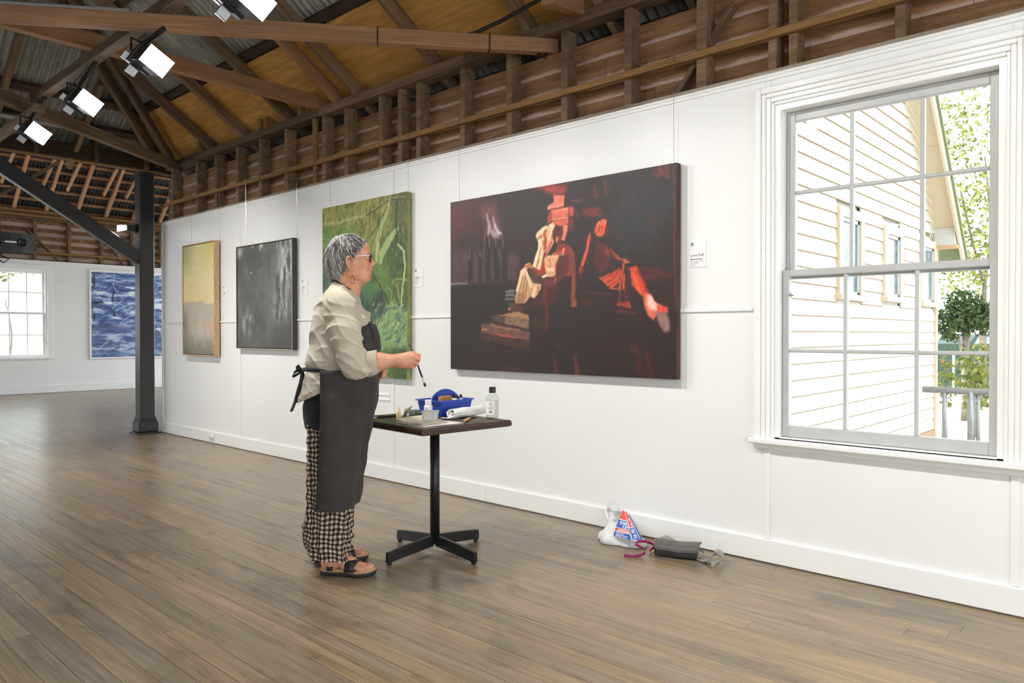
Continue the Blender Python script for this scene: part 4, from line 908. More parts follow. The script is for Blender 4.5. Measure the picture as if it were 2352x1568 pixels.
# --- framed pictures
def framed(px, Y, depth, fw_, art_fn, fmat, fside, label, wires, rec=0.008, res=(120, 160)):
    a, b, c, d = frame_rect(px, Y); w, h = b - a, d - c; root = empty('framed_painting', (a, Y, c)); tag(root, label, 'painting')
    for lo, hi in (((0, 0, 0), (fw_, depth, h)), ((w - fw_, 0, 0), (w, depth, h)), ((fw_, 0, 0), (w - fw_, depth, fw_)), ((fw_, 0, h - fw_), (w - fw_, depth, h))):
        m = MB().cbox(lo, hi, 0.001); mm_ = [fside, fmat]; o = m.build('frame_rail', mm_, root)
        for p_ in o.data.polygons: p_.material_index = 1 if p_.normal.y < -0.5 else 0
    MB().box((fw_, depth - 0.008, fw_), (w - fw_, depth - 0.002, h - fw_)).build('backing', void_black, root)
    g = fw_ + 0.006; A = Art(res[0], res[1], lambda u, v: (u, v)); art_fn(A)
    MB().box((g, rec + 0.001, g), (w - g, depth - 0.008, h - g)).build('canvas', void_black, root)
    surface('painted_canvas', A, w - 2 * g, h - 2 * g, paint_matt, root, Matrix.Translation((g, rec, g))); hang(root, (a, Y, c), wires, d); return root
def art_yellow(A):
    W, H = A.W, A.H; U = A.X / W; V = A.Y / H; n = fbm(W, H, 5, 6, 61, 5); A.im[:] = (214, 200, 148)
    A.lay(sst(.6, 1.0, V) * sst(.5, .0, U) * .8, (146, 146, 104)); A.lay(sst(.7, 1.0, V) * sst(.4, 1, U) * .8, (196, 190, 92)); A.lay(sst(.7, .5, V + .2 * (n - .5)) * .4, (212, 190, 138))
    A.lay(sst(.52, .48, V + .05 * U + .08 * (n - .5)) * .9, (172, 164, 150)); A.lay(sst(.52, .2, V) * sst(.4, .65, n) * .7, (196, 182, 170)); A.lay(sst(.25, .0, V + .1 * (n - .5)) * .8, (108, 104, 90))
    A.lay(sst(.3, 0, U) * sst(.5, .3, V) * .6, (96, 94, 82)); A.lay(np.exp(-((U - .85) ** 2 / .02 + (V - .25) ** 2 / .002)) * .6, (206, 150, 122)); A.im *= (1.03 + .1 * fbm(W, H, 60, 70, 62, 2))[..., None]
def art_grey(A):
    W, H = A.W, A.H; U = A.X / W; V = A.Y / H; n = fbm(W, H, 5, 4, 71, 6, .65); m = fbm(W, H, 16, 5, 72, 5, .65); A.im[:] = (92, 92, 88)
    A.lay(sst(.55, .9, V) * sst(.8, .3, U) * .7, (80, 80, 76)); ridge = np.exp(-((U - .86 + .25 * (1 - V) ** 2 - .05) ** 2) / .02)
    A.lay(np.clip(ridge * sst(.3, .65, m) * 1.1, 0, 1) * sst(.15, .4, V), (206, 206, 204)); A.lay(np.exp(-((U - .22) ** 2 / .03 + (V - .25) ** 2 / .02)) * sst(.35, .65, m) * .9, (178, 178, 176))
    A.lay(sst(.5, .7, n) * .35, (130, 130, 128)); A.lay(sst(.5, .3, n) * .4, (66, 66, 64)); A.lay(sst(.9, 1, V) * sst(.55, .7, m) * .8, (200, 200, 200)); A.lay(np.exp(-((U - .05) ** 2 + (V - .95) ** 2) / .003) * .6, (210, 210, 208)); A.lay(sst(.2, .0, V) * .3, (84, 84, 82))
    A.lay(sst(.009, .005, np.hypot(U - .27, (V - .735) * 1.3)), (250, 250, 250)); A.im *= (.94 + .12 * fbm(W, H, 50, 30, 73, 2))[..., None]
oak = timber('pale_oak_frame', (208, 170, 130), (222, 188, 150), gs=4, rv=0.02, bump=0.05); champagne = plain('champagne_frame', (178, 172, 148), 0.45, 0.3); dark_frame = plain('dark_grey_frame', (62, 62, 62), 0.5)
framed(((416, 564), (490, 552), (494, 818), (421, 816)), -0.075, 0.06, 0.012, art_yellow, oak, oak, 'pale oak framed abstract painting, yellow above and grey below', (438, 503))
framed(((538, 566), (668, 547), (674, 805), (546, 800)), -0.06, 0.05, 0.009, art_grey, champagne, dark_frame, 'dark grey and white cloudy abstract painting in a thin frame', (563, 680), res=(180, 170))
# blue picture on the far wall
def art_blue(A):
    W, H = A.W, A.H; n = fbm(W, H, 8, 14, 81, 5, .6); m = fbm(W, H, 14, 40, 82, 4, .6); V = A.Y / H; U = A.X / W; A.im[:] = (82, 104, 152)
    sk = fbm(W * 2, H * 2, 12, 60, 83, 4, .6); idx = (A.X + A.Y * .55).astype(int) % (2 * W); t2 = sk[(A.Y).astype(int), idx]
    A.lay(sst(.42, .62, t2) * .85, (140, 160, 202)); A.lay(sst(.46, .3, t2) * .8, (56, 74, 118)); A.lay(sst(.55, .68, t2) * .8, (210, 218, 230)); A.dabs(260, (0, 0, 1, 1), 16, 1.1, 28, [(196, 208, 226), (60, 78, 124), (120, 140, 190), (224, 230, 238), (50, 60, 84)], 77, .6); A.lay(sst(.38, .28, n) * .6, (44, 52, 70)); A.lay(sst(.4, .2, V) * .35, (84, 96, 118))
    A.lay(sst(.45, .35, V) * sst(.25, .35, V) * sst(.7, .3, U) * .7, (70, 84, 122))
def conv_b(cx, cy):
    p = onX(cx * .2168, 580 + cy * .2168, FAR + 0.05); return ((p.y - bl[0]) / (bl[1] - bl[0]), (p.z - bl[2]) / (bl[3] - bl[2]))
pa, pb = onX(206, 617, FAR + .05), onX(208, 824, FAR + .05); bl = (pa.y, pa.y + 2.05, pb.z, pa.z)
A = Art(300, 280, conv_b); art_blue(A)
for q in ([(985, 180), (1200, 310), (1440, 360)], [(1190, 320), (1230, 400), (1450, 410)], [(1300, 480), (1190, 570), (1200, 620), (1440, 500)], [(1000, 1080), (1180, 890), (1260, 860)], [(1200, 200), (1190, 330)], [(1270, 740), (1350, 680), (1450, 640)], [(1270, 745), (1350, 770), (1450, 760)], [(1730, 300), (1650, 380), (1660, 470), (1640, 560), (1730, 520)], [(1640, 740), (1690, 790), (1720, 880)], [(1210, 1040), (1330, 1030), (1440, 980)]): A.stroke(q, .8, (206, 218, 222), .9, .8)
for q in ([(985, 180), (985, 340)], [(1195, 400), (1190, 500)], [(980, 640), (985, 710)], [(1195, 600), (1205, 660)], [(1000, 520), (1070, 510)]): A.stroke(q, [2, 3], (42, 46, 46), 2, .85)
A.warp(2.2, 26)
root = empty('framed_painting', (FAR + 0.05, bl[0], bl[2])); tag(root, 'blue and white painting of tangled lines on the far wall, partly behind the post', 'painting')
Mx = Matrix.Rotation(radians(90), 4, 'Z'); w, h = bl[1] - bl[0], bl[3] - bl[2]
for lo, hi in (((0, 0, 0), (.03, .05, h)), ((w - .03, 0, 0), (w, .05, h)), ((.03, 0, 0), (w - .03, .05, .03)), ((.03, 0, h - .06), (w - .03, .05, h))): MB().cbox(lo, hi, .002).build('frame_rail', trim_paint, root, M=Mx)
A.im = np.clip(A.im * 1.18, 0, 255); surface('painted_canvas', A, w - .06, h - .09, paint_matt, root, Mx @ Matrix.Translation((.03, .01, .03)))

# --- label cards
card_mat = plain('white_card', (244, 244, 242), 0.5, var=0.01); ink = plain('black_ink', (60, 60, 60), 0.7); ink_grey = plain('grey_ink', (120, 120, 120), 0.7); dot_green = plain('green_sticker', (92, 128, 112), 0.6)
def text_mesh(txt, size, name='lettering', bold=0.0, align='LEFT'):
    cu = bpy.data.curves.new(name, 'FONT'); cu.body = txt; cu.size = size; cu.offset = bold; cu.align_x = align; cu.resolution_u = 3
    o = bpy.data.objects.new('tmp', cu); COL.objects.link(o); dg = bpy.context.evaluated_depsgraph_get(); me = bpy.data.meshes.new_from_object(o.evaluated_get(dg)); bpy.data.objects.remove(o); bpy.data.curves.remove(cu); me.name = name; return me
RX = Matrix.Rotation(radians(90), 4, 'X')
def card(px, py, label, lines=None, dot=True):
    p = onY(px, py); root = MB().cbox((0, -0.004, -0.15), (0.107, -0.0005, 0), 0.0006).build('label_card', card_mat); root.location = p; tag(root, label, 'label', 'caption cards beside the paintings')
    M = Matrix.Translation((0.021, -0.0046, -0.020)) @ RX; m = MB().lathe([(0.0095, 0), (0.0095, 0.0004)], 20, M); m.build('dot_sticker', dot_green, root)
    if lines:
        me = text_mesh('11', 0.011, bold=0.0002, align='CENTER'); me.materials.append(card_mat); put('lettering', me, root, Matrix.Translation((0.021, -0.0055, -0.024)) @ RX)
        for t, sz, z, b, mt in lines:
            me = text_mesh(t, sz, bold=b); me.materials.append(mt); put('lettering', me, root, Matrix.Translation((0.011, -0.0048, z)) @ RX)
        MB().box((.012, -.0046, -.0965), (.019, -.0042, -.0958)).build('rule', ink_grey, root)
    else:
        for k, (wd, z) in enumerate(((.045, -.075), (.052, -.084), (.03, -.094), (.04, -.104), (.034, -.114), (.04, -.124))): MB().box((.012, -.0046, z), (.012 + wd, -.0042, z + (.004 if k < 2 else .002))).build('printed_line', ink_grey, root)
card(1583, 554, 'white caption card between the dark red painting and the window', [('Leoni Duff', .019, -.088, 0, ink), ('Blood moon rising', .0095, -.107, .0003, ink), ('Oil painting on canvas', .0095, -.119, 0, ink_grey), ('130 x 200 cm', .0095, -.131, 0, ink_grey), ('$10,500', .0095, -.143, 0, ink_grey)])
card(952, 616, 'white caption card between the green and the dark red paintings')
card(693, 641, 'white caption card beside the grey cloudy painting'); card(513, 656, 'white caption card beside the yellow oak framed painting')
# wall vent and power point
p = onY(862, 898); root = MB().cbox((0, -.003, -.085), (.20, 0, .0), .001).build('wall_vent', trim_paint); root.location = p; tag(root, 'white louvred air vent low on the wall under the green painting', 'vent')
for z in (-.022, -.062): MB().cbox((.004, -.012, z - .008), (.196, -.003, z), .003).build('louvre', trim_paint, root)
p = onY(488, 1003, -.02); root = MB().cbox((-.058, -.012, -.036), (.058, 0, .036), .004).build('power_point', trim_paint); root.location = (p.x, -.0195, p.z + .01); tag(root, 'white double power point on the baseboard near the post', 'power outlet')
for x in (-.026, .026):
    MB().cbox((x - .016, -.034, -.02), (x + .016, -.011, .014), .006).build('plug', trim_paint, root); MB().cbox((x - .005, -.016, .018), (x + .005, -.011, .03), .002).build('switch', trim_paint, root)
# ------------------------------------------------------------------ the person
PF = Vector((0.633, 0.773, 0)).normalized(); PL = Vector((-PF.y, PF.x, 0)); PO = Vector((-3.225, -1.555, 0.0))
def pl(px, py, l=0.0):
    """photo pixel to body coordinates (forward, left, up) on the body plane l metres to the left"""
    r = Vector(_ray(px, py)); o = Vector(_cam) - PO
    t = (l - o.dot(PL)) / r.dot(PL); p = o + r * t
    return Vector((p.dot(PF), l, p.z))
person = empty('person', PO, atan2(PF.y, PF.x))
tag(person, 'person with short grey hair and black apron standing with a paintbrush at the table', 'person')

# --- smooth solid modelling on a sparse grid
def _smin(a, b, k):
    h = np.maximum(k - np.abs(a - b), 0) / k; return np.minimum(a, b) - h * h * k * .25
def ell(c, r, rot=None): return ('e', np.array(c, float), np.array(r, float), None if rot is None else np.array(rot.transposed()))
def cap(a, b, ra, rb): return ('c', np.array(a, float), np.array(b, float), ra, rb)
def stk(rows): return ('s', np.array(rows, float))     # rows z, cf, hf, hl ; ascending z
def _pd(q, p):
    if q[0] == 'e':
        x = p - q[1]
        if q[3] is not None: x = x @ q[3].T
        k0 = np.sqrt(((x / q[2]) ** 2).sum(-1)); k1 = np.sqrt(((x / q[2] ** 2) ** 2).sum(-1)) + 1e-9; return k0 * (k0 - 1) / k1
    if q[0] == 'c':
        ab = q[2] - q[1]; t = np.clip(((p - q[1]) @ ab) / (ab @ ab + 1e-12), 0, 1); return np.sqrt(((p - q[1] - t[:, None] * ab) ** 2).sum(-1)) - (q[3] + (q[4] - q[3]) * t)
    T = q[1]; z = p[:, 2]; cf = np.interp(z, T[:, 0], T[:, 1]); hf = np.interp(z, T[:, 0], T[:, 2]); hl = np.interp(z, T[:, 0], T[:, 3])
    qq = np.sqrt(((p[:, 0] - cf) / hf) ** 2 + (p[:, 1] / hl) ** 2); d = (qq - 1) * np.minimum(hf, hl); return np.maximum(d, np.maximum(T[0, 0] - z, z - T[-1, 0]))
def sdf_eval(ops, p, cull=None, post=None):
    d = None
    for i, (mode, q, k) in enumerate(ops):
        if cull is not None and not cull[i]: continue
        e = _pd(q, p)
        if mode == '+': d = e if d is None else _smin(d, e, k)
        elif d is not None: d = -_smin(-d, e, k)      # carve
    if d is None: d = np.full(len(p), 1.0)
    return post(p, d) if post else d
def sdf_mesh(ops, lo, hi, h, post=None, smooth=1, margin=1.5):
    N = 14; lo = np.array(lo, float); nb = np.ceil((np.array(hi) - lo) / (h * N)).astype(int); hd = h * N * .5 * sqrt(3)
    bi = np.stack(np.meshgrid(*[np.arange(n) for n in nb], indexing='ij'), -1).reshape(-1, 3); bc = lo + (bi + .5) * h * N
    dist = np.stack([_pd(q, bc) for _, q, _ in ops], 1); dc = sdf_eval(ops, bc, None, None)
    keep = np.abs(dc) < hd * margin + .012; bi = bi[keep]; dist = dist[keep]; ks = np.array([k for _, _, k in ops])
    act = dist < hd * margin + ks + .012
    g = np.stack(np.meshgrid(*[np.arange(N + 1)] * 3, indexing='ij'), -1).reshape(-1, 3); R = (nb * N + 3).astype(np.int64)
    cv, ci, edges = [], [], []
    for b, a in zip(bi, act):
        o = b * N; p = lo + (o + g) * h; v = sdf_eval(ops, p, a, post).reshape(N + 1, N + 1, N + 1); s = v < 0
        if s.all() or not s.any(): continue
        c = sum(s[i:N + i, j:N + j, k:N + k].astype(np.int8) for i in (0, 1) for j in (0, 1) for k in (0, 1)); A = np.argwhere((c > 0) & (c < 8))
        if len(A) == 0: continue
        acc = np.zeros((len(A), 3)); cnt = np.zeros(len(A))
        for ax in range(3):
            e = np.eye(3, dtype=int)[ax]
            for u in (0, 1):
                for w in (0, 1):
                    of = np.zeros(3, int); of[(ax + 1) % 3] = u; of[(ax + 2) % 3] = w
                    P0 = A + of; P1 = P0 + e; v0 = v[tuple(P0.T)]; v1 = v[tuple(P1.T)]; m = (v0 < 0) != (v1 < 0)
                    t = np.where(m, v0 / np.where(np.abs(v0 - v1) < 1e-12, 1, v0 - v1), 0); acc += np.where(m[:, None], P0 + t[:, None] * e, 0); cnt += m
        cv.append(lo + (o + acc / cnt[:, None]) * h); G = o + A; ci.append(((G[:, 0] + 1) * R[1] + G[:, 1] + 1) * R[2] + G[:, 2] + 1)
        for ax in range(3):
            sl0 = [slice(0, N)] * 3; sl1 = [slice(0, N)] * 3; sl1[ax] = slice(1, N + 1); s0 = s[tuple(sl0)]; s1 = s[tuple(sl1)]; E = np.argwhere(s0 != s1)
            if len(E): edges.append(np.column_stack([E + o, np.full(len(E), ax), s0[tuple(E.T)]]))
    V = np.concatenate(cv); I = np.concatenate(ci); od = np.argsort(I); Is = I[od]; V = V[od]; E = np.concatenate(edges); F = []
    for ax in range(3):
        Q = E[E[:, 3] == ax]; b, c = (ax + 1) % 3, (ax + 2) % 3; ids = []; ok = np.ones(len(Q), bool)
        for u, w in ((0, 0), (-1, 0), (-1, -1), (0, -1)):
            X = Q[:, :3].copy(); X[:, b] += u; X[:, c] += w; key = ((X[:, 0] + 1) * R[1] + X[:, 1] + 1) * R[2] + X[:, 2] + 1
            j = np.clip(np.searchsorted(Is, key), 0, len(Is) - 1); ok &= Is[j] == key; ids.append(j)
        q = np.column_stack(ids); fl = Q[:, 4] == 0; q[fl] = q[fl][:, ::-1]; F.append(q[ok])
    F = np.concatenate(F)
    for _ in range(smooth):
        S = np.zeros_like(V); n = np.zeros(len(V))
        for i in range(4):
            np.add.at(S, F[:, i], V[F[:, (i + 1) % 4]]); np.add.at(S, F[:, i], V[F[:, (i - 1) % 4]]); np.add.at(n, F[:, i], 2)
        V = V * .5 + .5 * S / np.maximum(n, 1)[:, None]
    return V, F
def np_mesh(name, V, F, m, parent=None, smooth=True, M=None):
    me = bpy.data.meshes.new(name); me.vertices.add(len(V)); me.vertices.foreach_set('co', np.asarray(V, float).ravel()); me.loops.add(F.size); me.loops.foreach_set('vertex_index', F.ravel().astype(np.int32))
    me.polygons.add(len(F)); me.polygons.foreach_set('loop_start', np.arange(0, F.size, F.shape[1], dtype=np.int32)); me.update(calc_edges=True); me.validate()
    me.polygons.foreach_set('use_smooth', [True] * len(me.polygons)); me.materials.append(m); return put(name, me, parent, M)
def grid_obj(name, P, m, parent=None, uv=None, thick=0.0, smooth=True, flip=False):
    """P rows x cols x 3 sheet; thick > 0 makes a closed sheet"""
    P = np.asarray(P, float); r, c, _ = P.shape; i = np.arange(r * c).reshape(r, c); f = np.stack([i[:-1, :-1], i[:-1, 1:], i[1:, 1:], i[1:, :-1]], -1).reshape(-1, 4)
    if flip: f = f[:, ::-1]
    V = P.reshape(-1, 3)
    if thick:
        du = np.gradient(P, axis=1); dv = np.gradient(P, axis=0); n = np.cross(du, dv); n /= np.linalg.norm(n, axis=-1, keepdims=True) + 1e-12
        if flip: n = -n
        V2 = (P - n * thick).reshape(-1, 3); k = r * c; rim = []
        ring = list(i[0, :]) + list(i[1:, -1]) + list(i[-1, -2::-1]) + list(i[-2:0:-1, 0])
        for a, b in zip(ring, ring[1:] + ring[:1]): rim.append((b, a, a + k, b + k) if not flip else (a, b, b + k, a + k))
        f = np.concatenate([f, f[:, ::-1] + k, np.array(rim)]); V = np.concatenate([V, V2])
    o = np_mesh(name, V, f, m, parent, smooth)
    if uv is not None:
        U = np.asarray(uv, float).reshape(-1, 2); U = np.concatenate([U, U]) if thick else U; lay = o.data.uv_layers.new(name='UVMap'); vi = np.zeros(len(o.data.loops), np.int32); o.data.loops.foreach_get('vertex_index', vi); lay.data.foreach_set('uv', U[vi].ravel())
    return o
def ribbon(path, w, th, up, closed=False, n=None):
    """flat strip along a path; up gives the width direction (one per point or one for all)"""
    path = [Vector(p) for p in path]; ups = up if isinstance(up, list) else [up] * len(path); P = []
    for k, p in enumerate(path):
        u = Vector(ups[k]).normalized(); P.append([p - u * w / 2, p + u * w / 2])
    return np.array(P)
def spline(pts, n):
    pts = np.array([tuple(p) for p in pts], float); m = len(pts); out = []
    for t in np.linspace(0, m - 1 - 1e-9, n):
        i = int(t); f = t - i; p0 = pts[max(i - 1, 0)]; p1 = pts[i]; p2 = pts[i + 1]; p3 = pts[min(i + 2, m - 1)]
        out.append(.5 * (2 * p1 + (p2 - p0) * f + (2 * p0 - 5 * p1 + 4 * p2 - p3) * f * f + (3 * p1 - p0 - 3 * p2 + p3) * f ** 3))
    return np.array(out)
def pnoise(p, s, seed=0):
    """cheap smooth 3-d noise in -1..1"""
    rg = np.random.default_rng(seed); o = 0
    for k in range(5):
        d = rg.normal(size=3); d /= np.linalg.norm(d); o = o + np.sin((p @ d) * s * (1 + .35 * k) + rg.random() * 6.28 + 1.3 * np.sin((p @ rg.normal(size=3)) * s * .6))
    return o / 5

# --- materials of the figure
def skin_mat():
    q = NB('skin'); n = q.noise(q.coord('Object', (1, 1, 1), False), 28, 4); n2 = q.noise(q.coord('Object', (1, 1, 1), False), 260, 2)
    c = q.ramp(n, [(0.3, lin((206, 142, 112))), (0.7, lin((228, 172, 140)))]); q.bump(n2, 0.12, 0.001)
    q.b.inputs['Subsurface Weight'].default_value = 0.12; q.b.inputs['Subsurface Radius'].default_value = (0.01, 0.004, 0.002); q.b.inputs['Subsurface Scale'].default_value = 0.5
    return q.fin(c, 0.5, 0, 0.4)
skin = skin_mat()
def cloth(name, c1, c2, scale, rough=0.85, fleck=None):
    q = NB(name); co = q.coord('Object', (1, 1, 1), False); n = q.noise(co, scale, 5, 0.6); w1 = q.noise(q.coord('Object', (1, 1, 14), False), 60, 2); w2 = q.noise(q.coord('Object', (14, 14, 1), False), 60, 2)
    c = q.ramp(n, [(0.3, lin(c1)), (0.7, lin(c2))]); wv = q.math('ADD', w1, w2)
    c = q.mix(q.math('MULTIPLY', q.math('SUBTRACT', wv, 0.75), 0.35), c, tuple(v * .7 for v in lin(c1)[:3]) + (1,))
    if fleck:
        f = q.noise(co, 55, 2); c = q.mix(q.ramp(f, [(0.73, (0, 0, 0)), (0.76, (1, 1, 1))]), c, lin(fleck))
    q.bump(q.mix(0.5, wv, q.noise(co, 38, 4, 0.6, 0.8)), 0.22, 0.004); q.b.inputs['Sheen Weight'].default_value = 0.1; return q.fin(c, rough, 0, 0.25)
linen = cloth('natural_linen', (188, 176, 155), (212, 201, 182), 9); apron_cloth = cloth('charcoal_canvas', (58, 54, 52), (72, 67, 64), 7, fleck=(140, 134, 120)); black_cloth = cloth('black_jersey', (28, 28, 29), (38, 38, 39), 12)
def gingham():
    q = NB('gingham_cotton'); uv = q.new('ShaderNodeUVMap'); sp = q.new('ShaderNodeSeparateXYZ'); q.l.new(uv.outputs[0], sp.inputs[0]); fac = []
    for s in ('X', 'Y'):
        f = q.math('FRACT', q.math('MULTIPLY', sp.outputs[s], 1 / 0.0236)); fac.append(q.ramp(f, [(0.0, (1, 1, 1)), (0.48, (1, 1, 1)), (0.52, (0, 0, 0)), (0.98, (0, 0, 0))]))
    s = q.math('MULTIPLY', q.math('ADD', fac[0], fac[1]), 0.5); c = q.ramp(s, [(0.0, lin((212, 184, 156))), (0.5, lin((104, 92, 84))), (1.0, lin((30, 29, 31)))])
    q.bump(q.noise(q.coord('Object', (1, 1, 1), False), 300, 2), 0.2, 0.001); return q.fin(c, 0.85, 0, 0.2)
gingham_mat = gingham()
def hair_mat():
    q = NB('grey_hair'); at = q.new('ShaderNodeAttribute', attribute_name='tone'); c = q.ramp(at.outputs['Fac'], [(0.0, lin((62, 56, 54))), (0.45, lin((122, 116, 112))), (1.0, lin((226, 220, 214)))])
    return q.fin(c, 0.45, 0, 0.4)
hair_m = hair_mat(); leather_black = plain('black_leather', (30, 29, 30), 0.45, var=0.15, scale=30, bump=0.12, bscale=140); footbed = plain('tan_footbed', (196, 156, 106), 0.7); sole_rubber = plain('dark_sole', (46, 44, 42), 0.7)

# --- body
ops = []
def add(q, k=0.02): ops.append(('+', q, k))
def cut(q, k=0.01): ops.append(('-', q, k))
hc = pl(801, 589)
add(ell(hc, (.094, .074, .104))); add(ell(pl(812, 596), (.078, .068, .09)), .03)
add(ell(pl(826, 616), (.054, .057, .066)), .03); add(ell(pl(836, 632), (.032, .036, .03)), .025); add(ell(pl(842, 638.5), (.021, .024, .018)), .015)
for s in (-1, 1):
    e = pl(806, 628, 0); add(cap((e.x, s * .056, e.z), (pl(835, 640).x, s * .026, pl(835, 640).z), .017, .014), .03)
    c = pl(836, 608, 0); add(ell((c.x, s * .038, c.z), (.026, .022, .024)), .025)
b = pl(842, 580); add(ell(b, (.012, .044, .013)), .02); add(ell(pl(838, 570), (.024, .05, .03)), .025)
for s in (-1, 1):
    e = pl(850, 592.5); cut(ell((e.x + .004, s * .031, e.z), (.014, .02, .012)), .012); add(ell((pl(841, 592.5).x, s * .031, e.z), (.0115, .0135, .0115)), .004)
add(cap(pl(847, 586), pl(857, 603.5), .0075, .0105), .012)
add(ell(pl(857.5, 605), (.0115, .0105, .0095)), .008)
for s in (-1, 1):
    q = pl(852.5, 607.5); add(ell((q.x, s * .0115, q.z), (.0095, .0075, .0075)), .008)
add(ell(pl(849, 616), (.012, .024, .012)), .015); add(ell(pl(851.2, 619.8), (.0085, .021, .0052)), .006); add(ell(pl(850.5, 625), (.0085, .019, .0055)), .006); cut(ell(pl(855, 622.3), (.009, .022, .0012)), .003)
for s in (-1, 1):
    q = pl(806, 607, 0); rot = Matrix.Rotation(radians(-12), 3, 'Y') @ Matrix.Rotation(radians(24 * s), 3, 'Z')
    add(ell((q.x - .004, s * .084, q.z), (.021, .0085, .037), rot), .007); q2 = pl(808.5, 605, 0); cut(ell((q2.x - .002, s * .0945, q2.z), (.0125, .010, .024), rot), .004)
    er = [pl(x_, y_, 0) for x_, y_ in ((813, 601), (811.5, 594.5), (806, 592), (800.5, 596), (799, 604), (800.5, 612), (804, 619))]; ol = (.083, .088, .092, .095, .095, .092, .087)
    for (a_, la), (b__, lb__) in zip(zip(er, ol), zip(er[1:], ol[1:])): add(cap((a_.x, s * la, a_.z), (b__.x, s * lb__, b__.z), .0046, .0046), .004)
    q3 = pl(811, 608, 0); add(ell((q3.x + .004, s * .079, q3.z), (.006, .006, .009)), .005); q4 = pl(809, 622, 0); add(ell((q4.x, s * .078, q4.z), (.009, .006, .012)), .008)
add(cap(pl(797, 628), pl(789, 668), .05, .053), .03); add(cap(pl(793, 640), pl(788, 680), .047, .048), .03); add(cap(pl(818, 655), pl(806, 682), .026, .034), .03)
# hidden trunk and limbs that tie the figure together
add(cap(pl(785, 690), pl(775, 800), .075, .085), .05); add(cap(pl(775, 800), pl(775, 930), .085, .10), .05)
for s in (-1, 1): add(cap((pl(775, 690).x, s * .05, pl(775, 690).z), (pl(780, 695).x, s * .15, pl(780, 700).z), .05, .045), .04)
FR = (-.115, pl(800, 1318, -.115)); FLt = (.115, pl(805, 1284, .115))
def leg(l, ank): add(cap((pl(775, 950).x, l * .8, .80), (pl(770, 1100).x, l, .45), .075, .055), .04); add(cap((pl(770, 1100).x, l, .45), (ank, l, .09), .05, .032), .04)
# feet, in body coordinates; dirs from the photo
def foot(l0, heel, ang, s):
    """heel point (f,l); ang yaw from forward; s=+1 left foot"""
    R2 = Matrix.Rotation(ang, 3, 'Z'); B = lambda x, y, z: Vector((heel[0], heel[1], 0)) + R2 @ Vector((x, y * s, z))
    add(cap(B(.035, 0, .058), B(.055, 0, .058), .031, .031), .02); add(cap(B(.05, 0, .06), B(.07, 0, .14), .034, .032), .03); add(cap(B(.07, 0, .075), B(.15, -.006, .062), .034, .026), .03); add(cap(B(.15, -.014, .056), B(.20, -.02, .045), .026, .017), .025); add(cap(B(.13, .022, .048), B(.19, .026, .041), .020, .014), .025)
    for k, (ty, ln, r) in enumerate(((-.034, .262, .0125), (-.013, .262, .0095), (.005, .254, .009), (.021, .243, .0085), (.036, .229, .0082))):
        add(cap(B(.195, ty * .9, .042), B(ln - .02, ty, .04), r * .95, r * .95), .010); add(cap(B(ln - .02, ty, .04), B(ln - .008, ty, .036), r, r * .9), .004)
    return B
hr = onZ(737, 1316) - PO; tr = onZ(863, 1322) - PO; hl_ = onZ(722, 1288) - PO; tl_ = onZ(841, 1281) - PO
hR = (hr.dot(PF), hr.dot(PL)); aR = atan2((tr - hr).dot(PL), (tr - hr).dot(PF)); hL = (hl_.dot(PF), hl_.dot(PL)); aL = atan2((tl_ - hl_).dot(PL), (tl_ - hl_).dot(PF))
BR = foot(-.115, hR, aR, -1); BLf = foot(.115, hL, aL, 1)
leg(BR(.065, 0, 0).y, BR(.065, 0, 0).x); leg(BLf(.065, 0, 0).y, BLf(.065, 0, 0).x)
# right arm and the hand with the brush
lA = -.215
sh = pl(785, 705, -.16); el = pl(820, 838, -.235); wr = pl(917, 827.5, lA)
add(cap(sh, el, .05, .045), .04); add(cap(el, pl(868, 831, -.225), .048, .043), .03); add(cap(pl(868, 830, -.225), wr, .041, .029), .02)
add(ell(pl(914, 833, lA - .012), (.014, .012, .012)), .015)
add(cap(wr, pl(936, 823, lA + .004), .029, .031), .02); add(cap(pl(920, 833, lA + .002), pl(938, 835, lA + .006), .022, .022), .02)
kn = [pl(945, 811.5, lA + .006), pl(948, 819.5, lA - .006), pl(946, 829.5, lA - .006), pl(940, 838.5, lA + .004)]
pip = [pl(962, 816, lA + .022), pl(961.5, 825, lA + .008), pl(956, 835.5, lA + .006), pl(948, 842.5, lA + .012)]
dip = [pl(961, 825.5, lA + .043), pl(957.5, 834, lA + .032), pl(951, 841, lA + .028), pl(943, 845.5, lA + .030)]
tip = [pl(955, 831, lA + .056), pl(950, 837.5, lA + .047), pl(944, 842, lA + .042), pl(938, 844, lA + .040)]
for k, (a, b_, c, d) in enumerate(zip(kn, pip, dip, tip)):
    r = (.0098, .0098, .0092, .0082)[k]; add(cap(wr.lerp(a, .35), a, .013, .0112), .016); add(cap(a, b_, r * 1.08, r), .006); add(cap(b_, c, r, r * .9), .004); add(cap(c, d, r * .9, r * .78), .004)
    o_ = Vector((0, -.0125, 0)); add(cap(wr.lerp(a, .25) + o_ * 1.35, a + o_ * .55, .0032, .0040), .007)
add(cap(pl(924, 818, lA + .028), pl(940, 815, lA + .050), .0155, .0125), .015); add(cap(pl(940, 815, lA + .050), pl(951, 823, lA + .062), .0115, .0095), .006); add(cap(pl(951, 823, lA + .062), pl(957, 829, lA + .062), .0095, .008), .004)
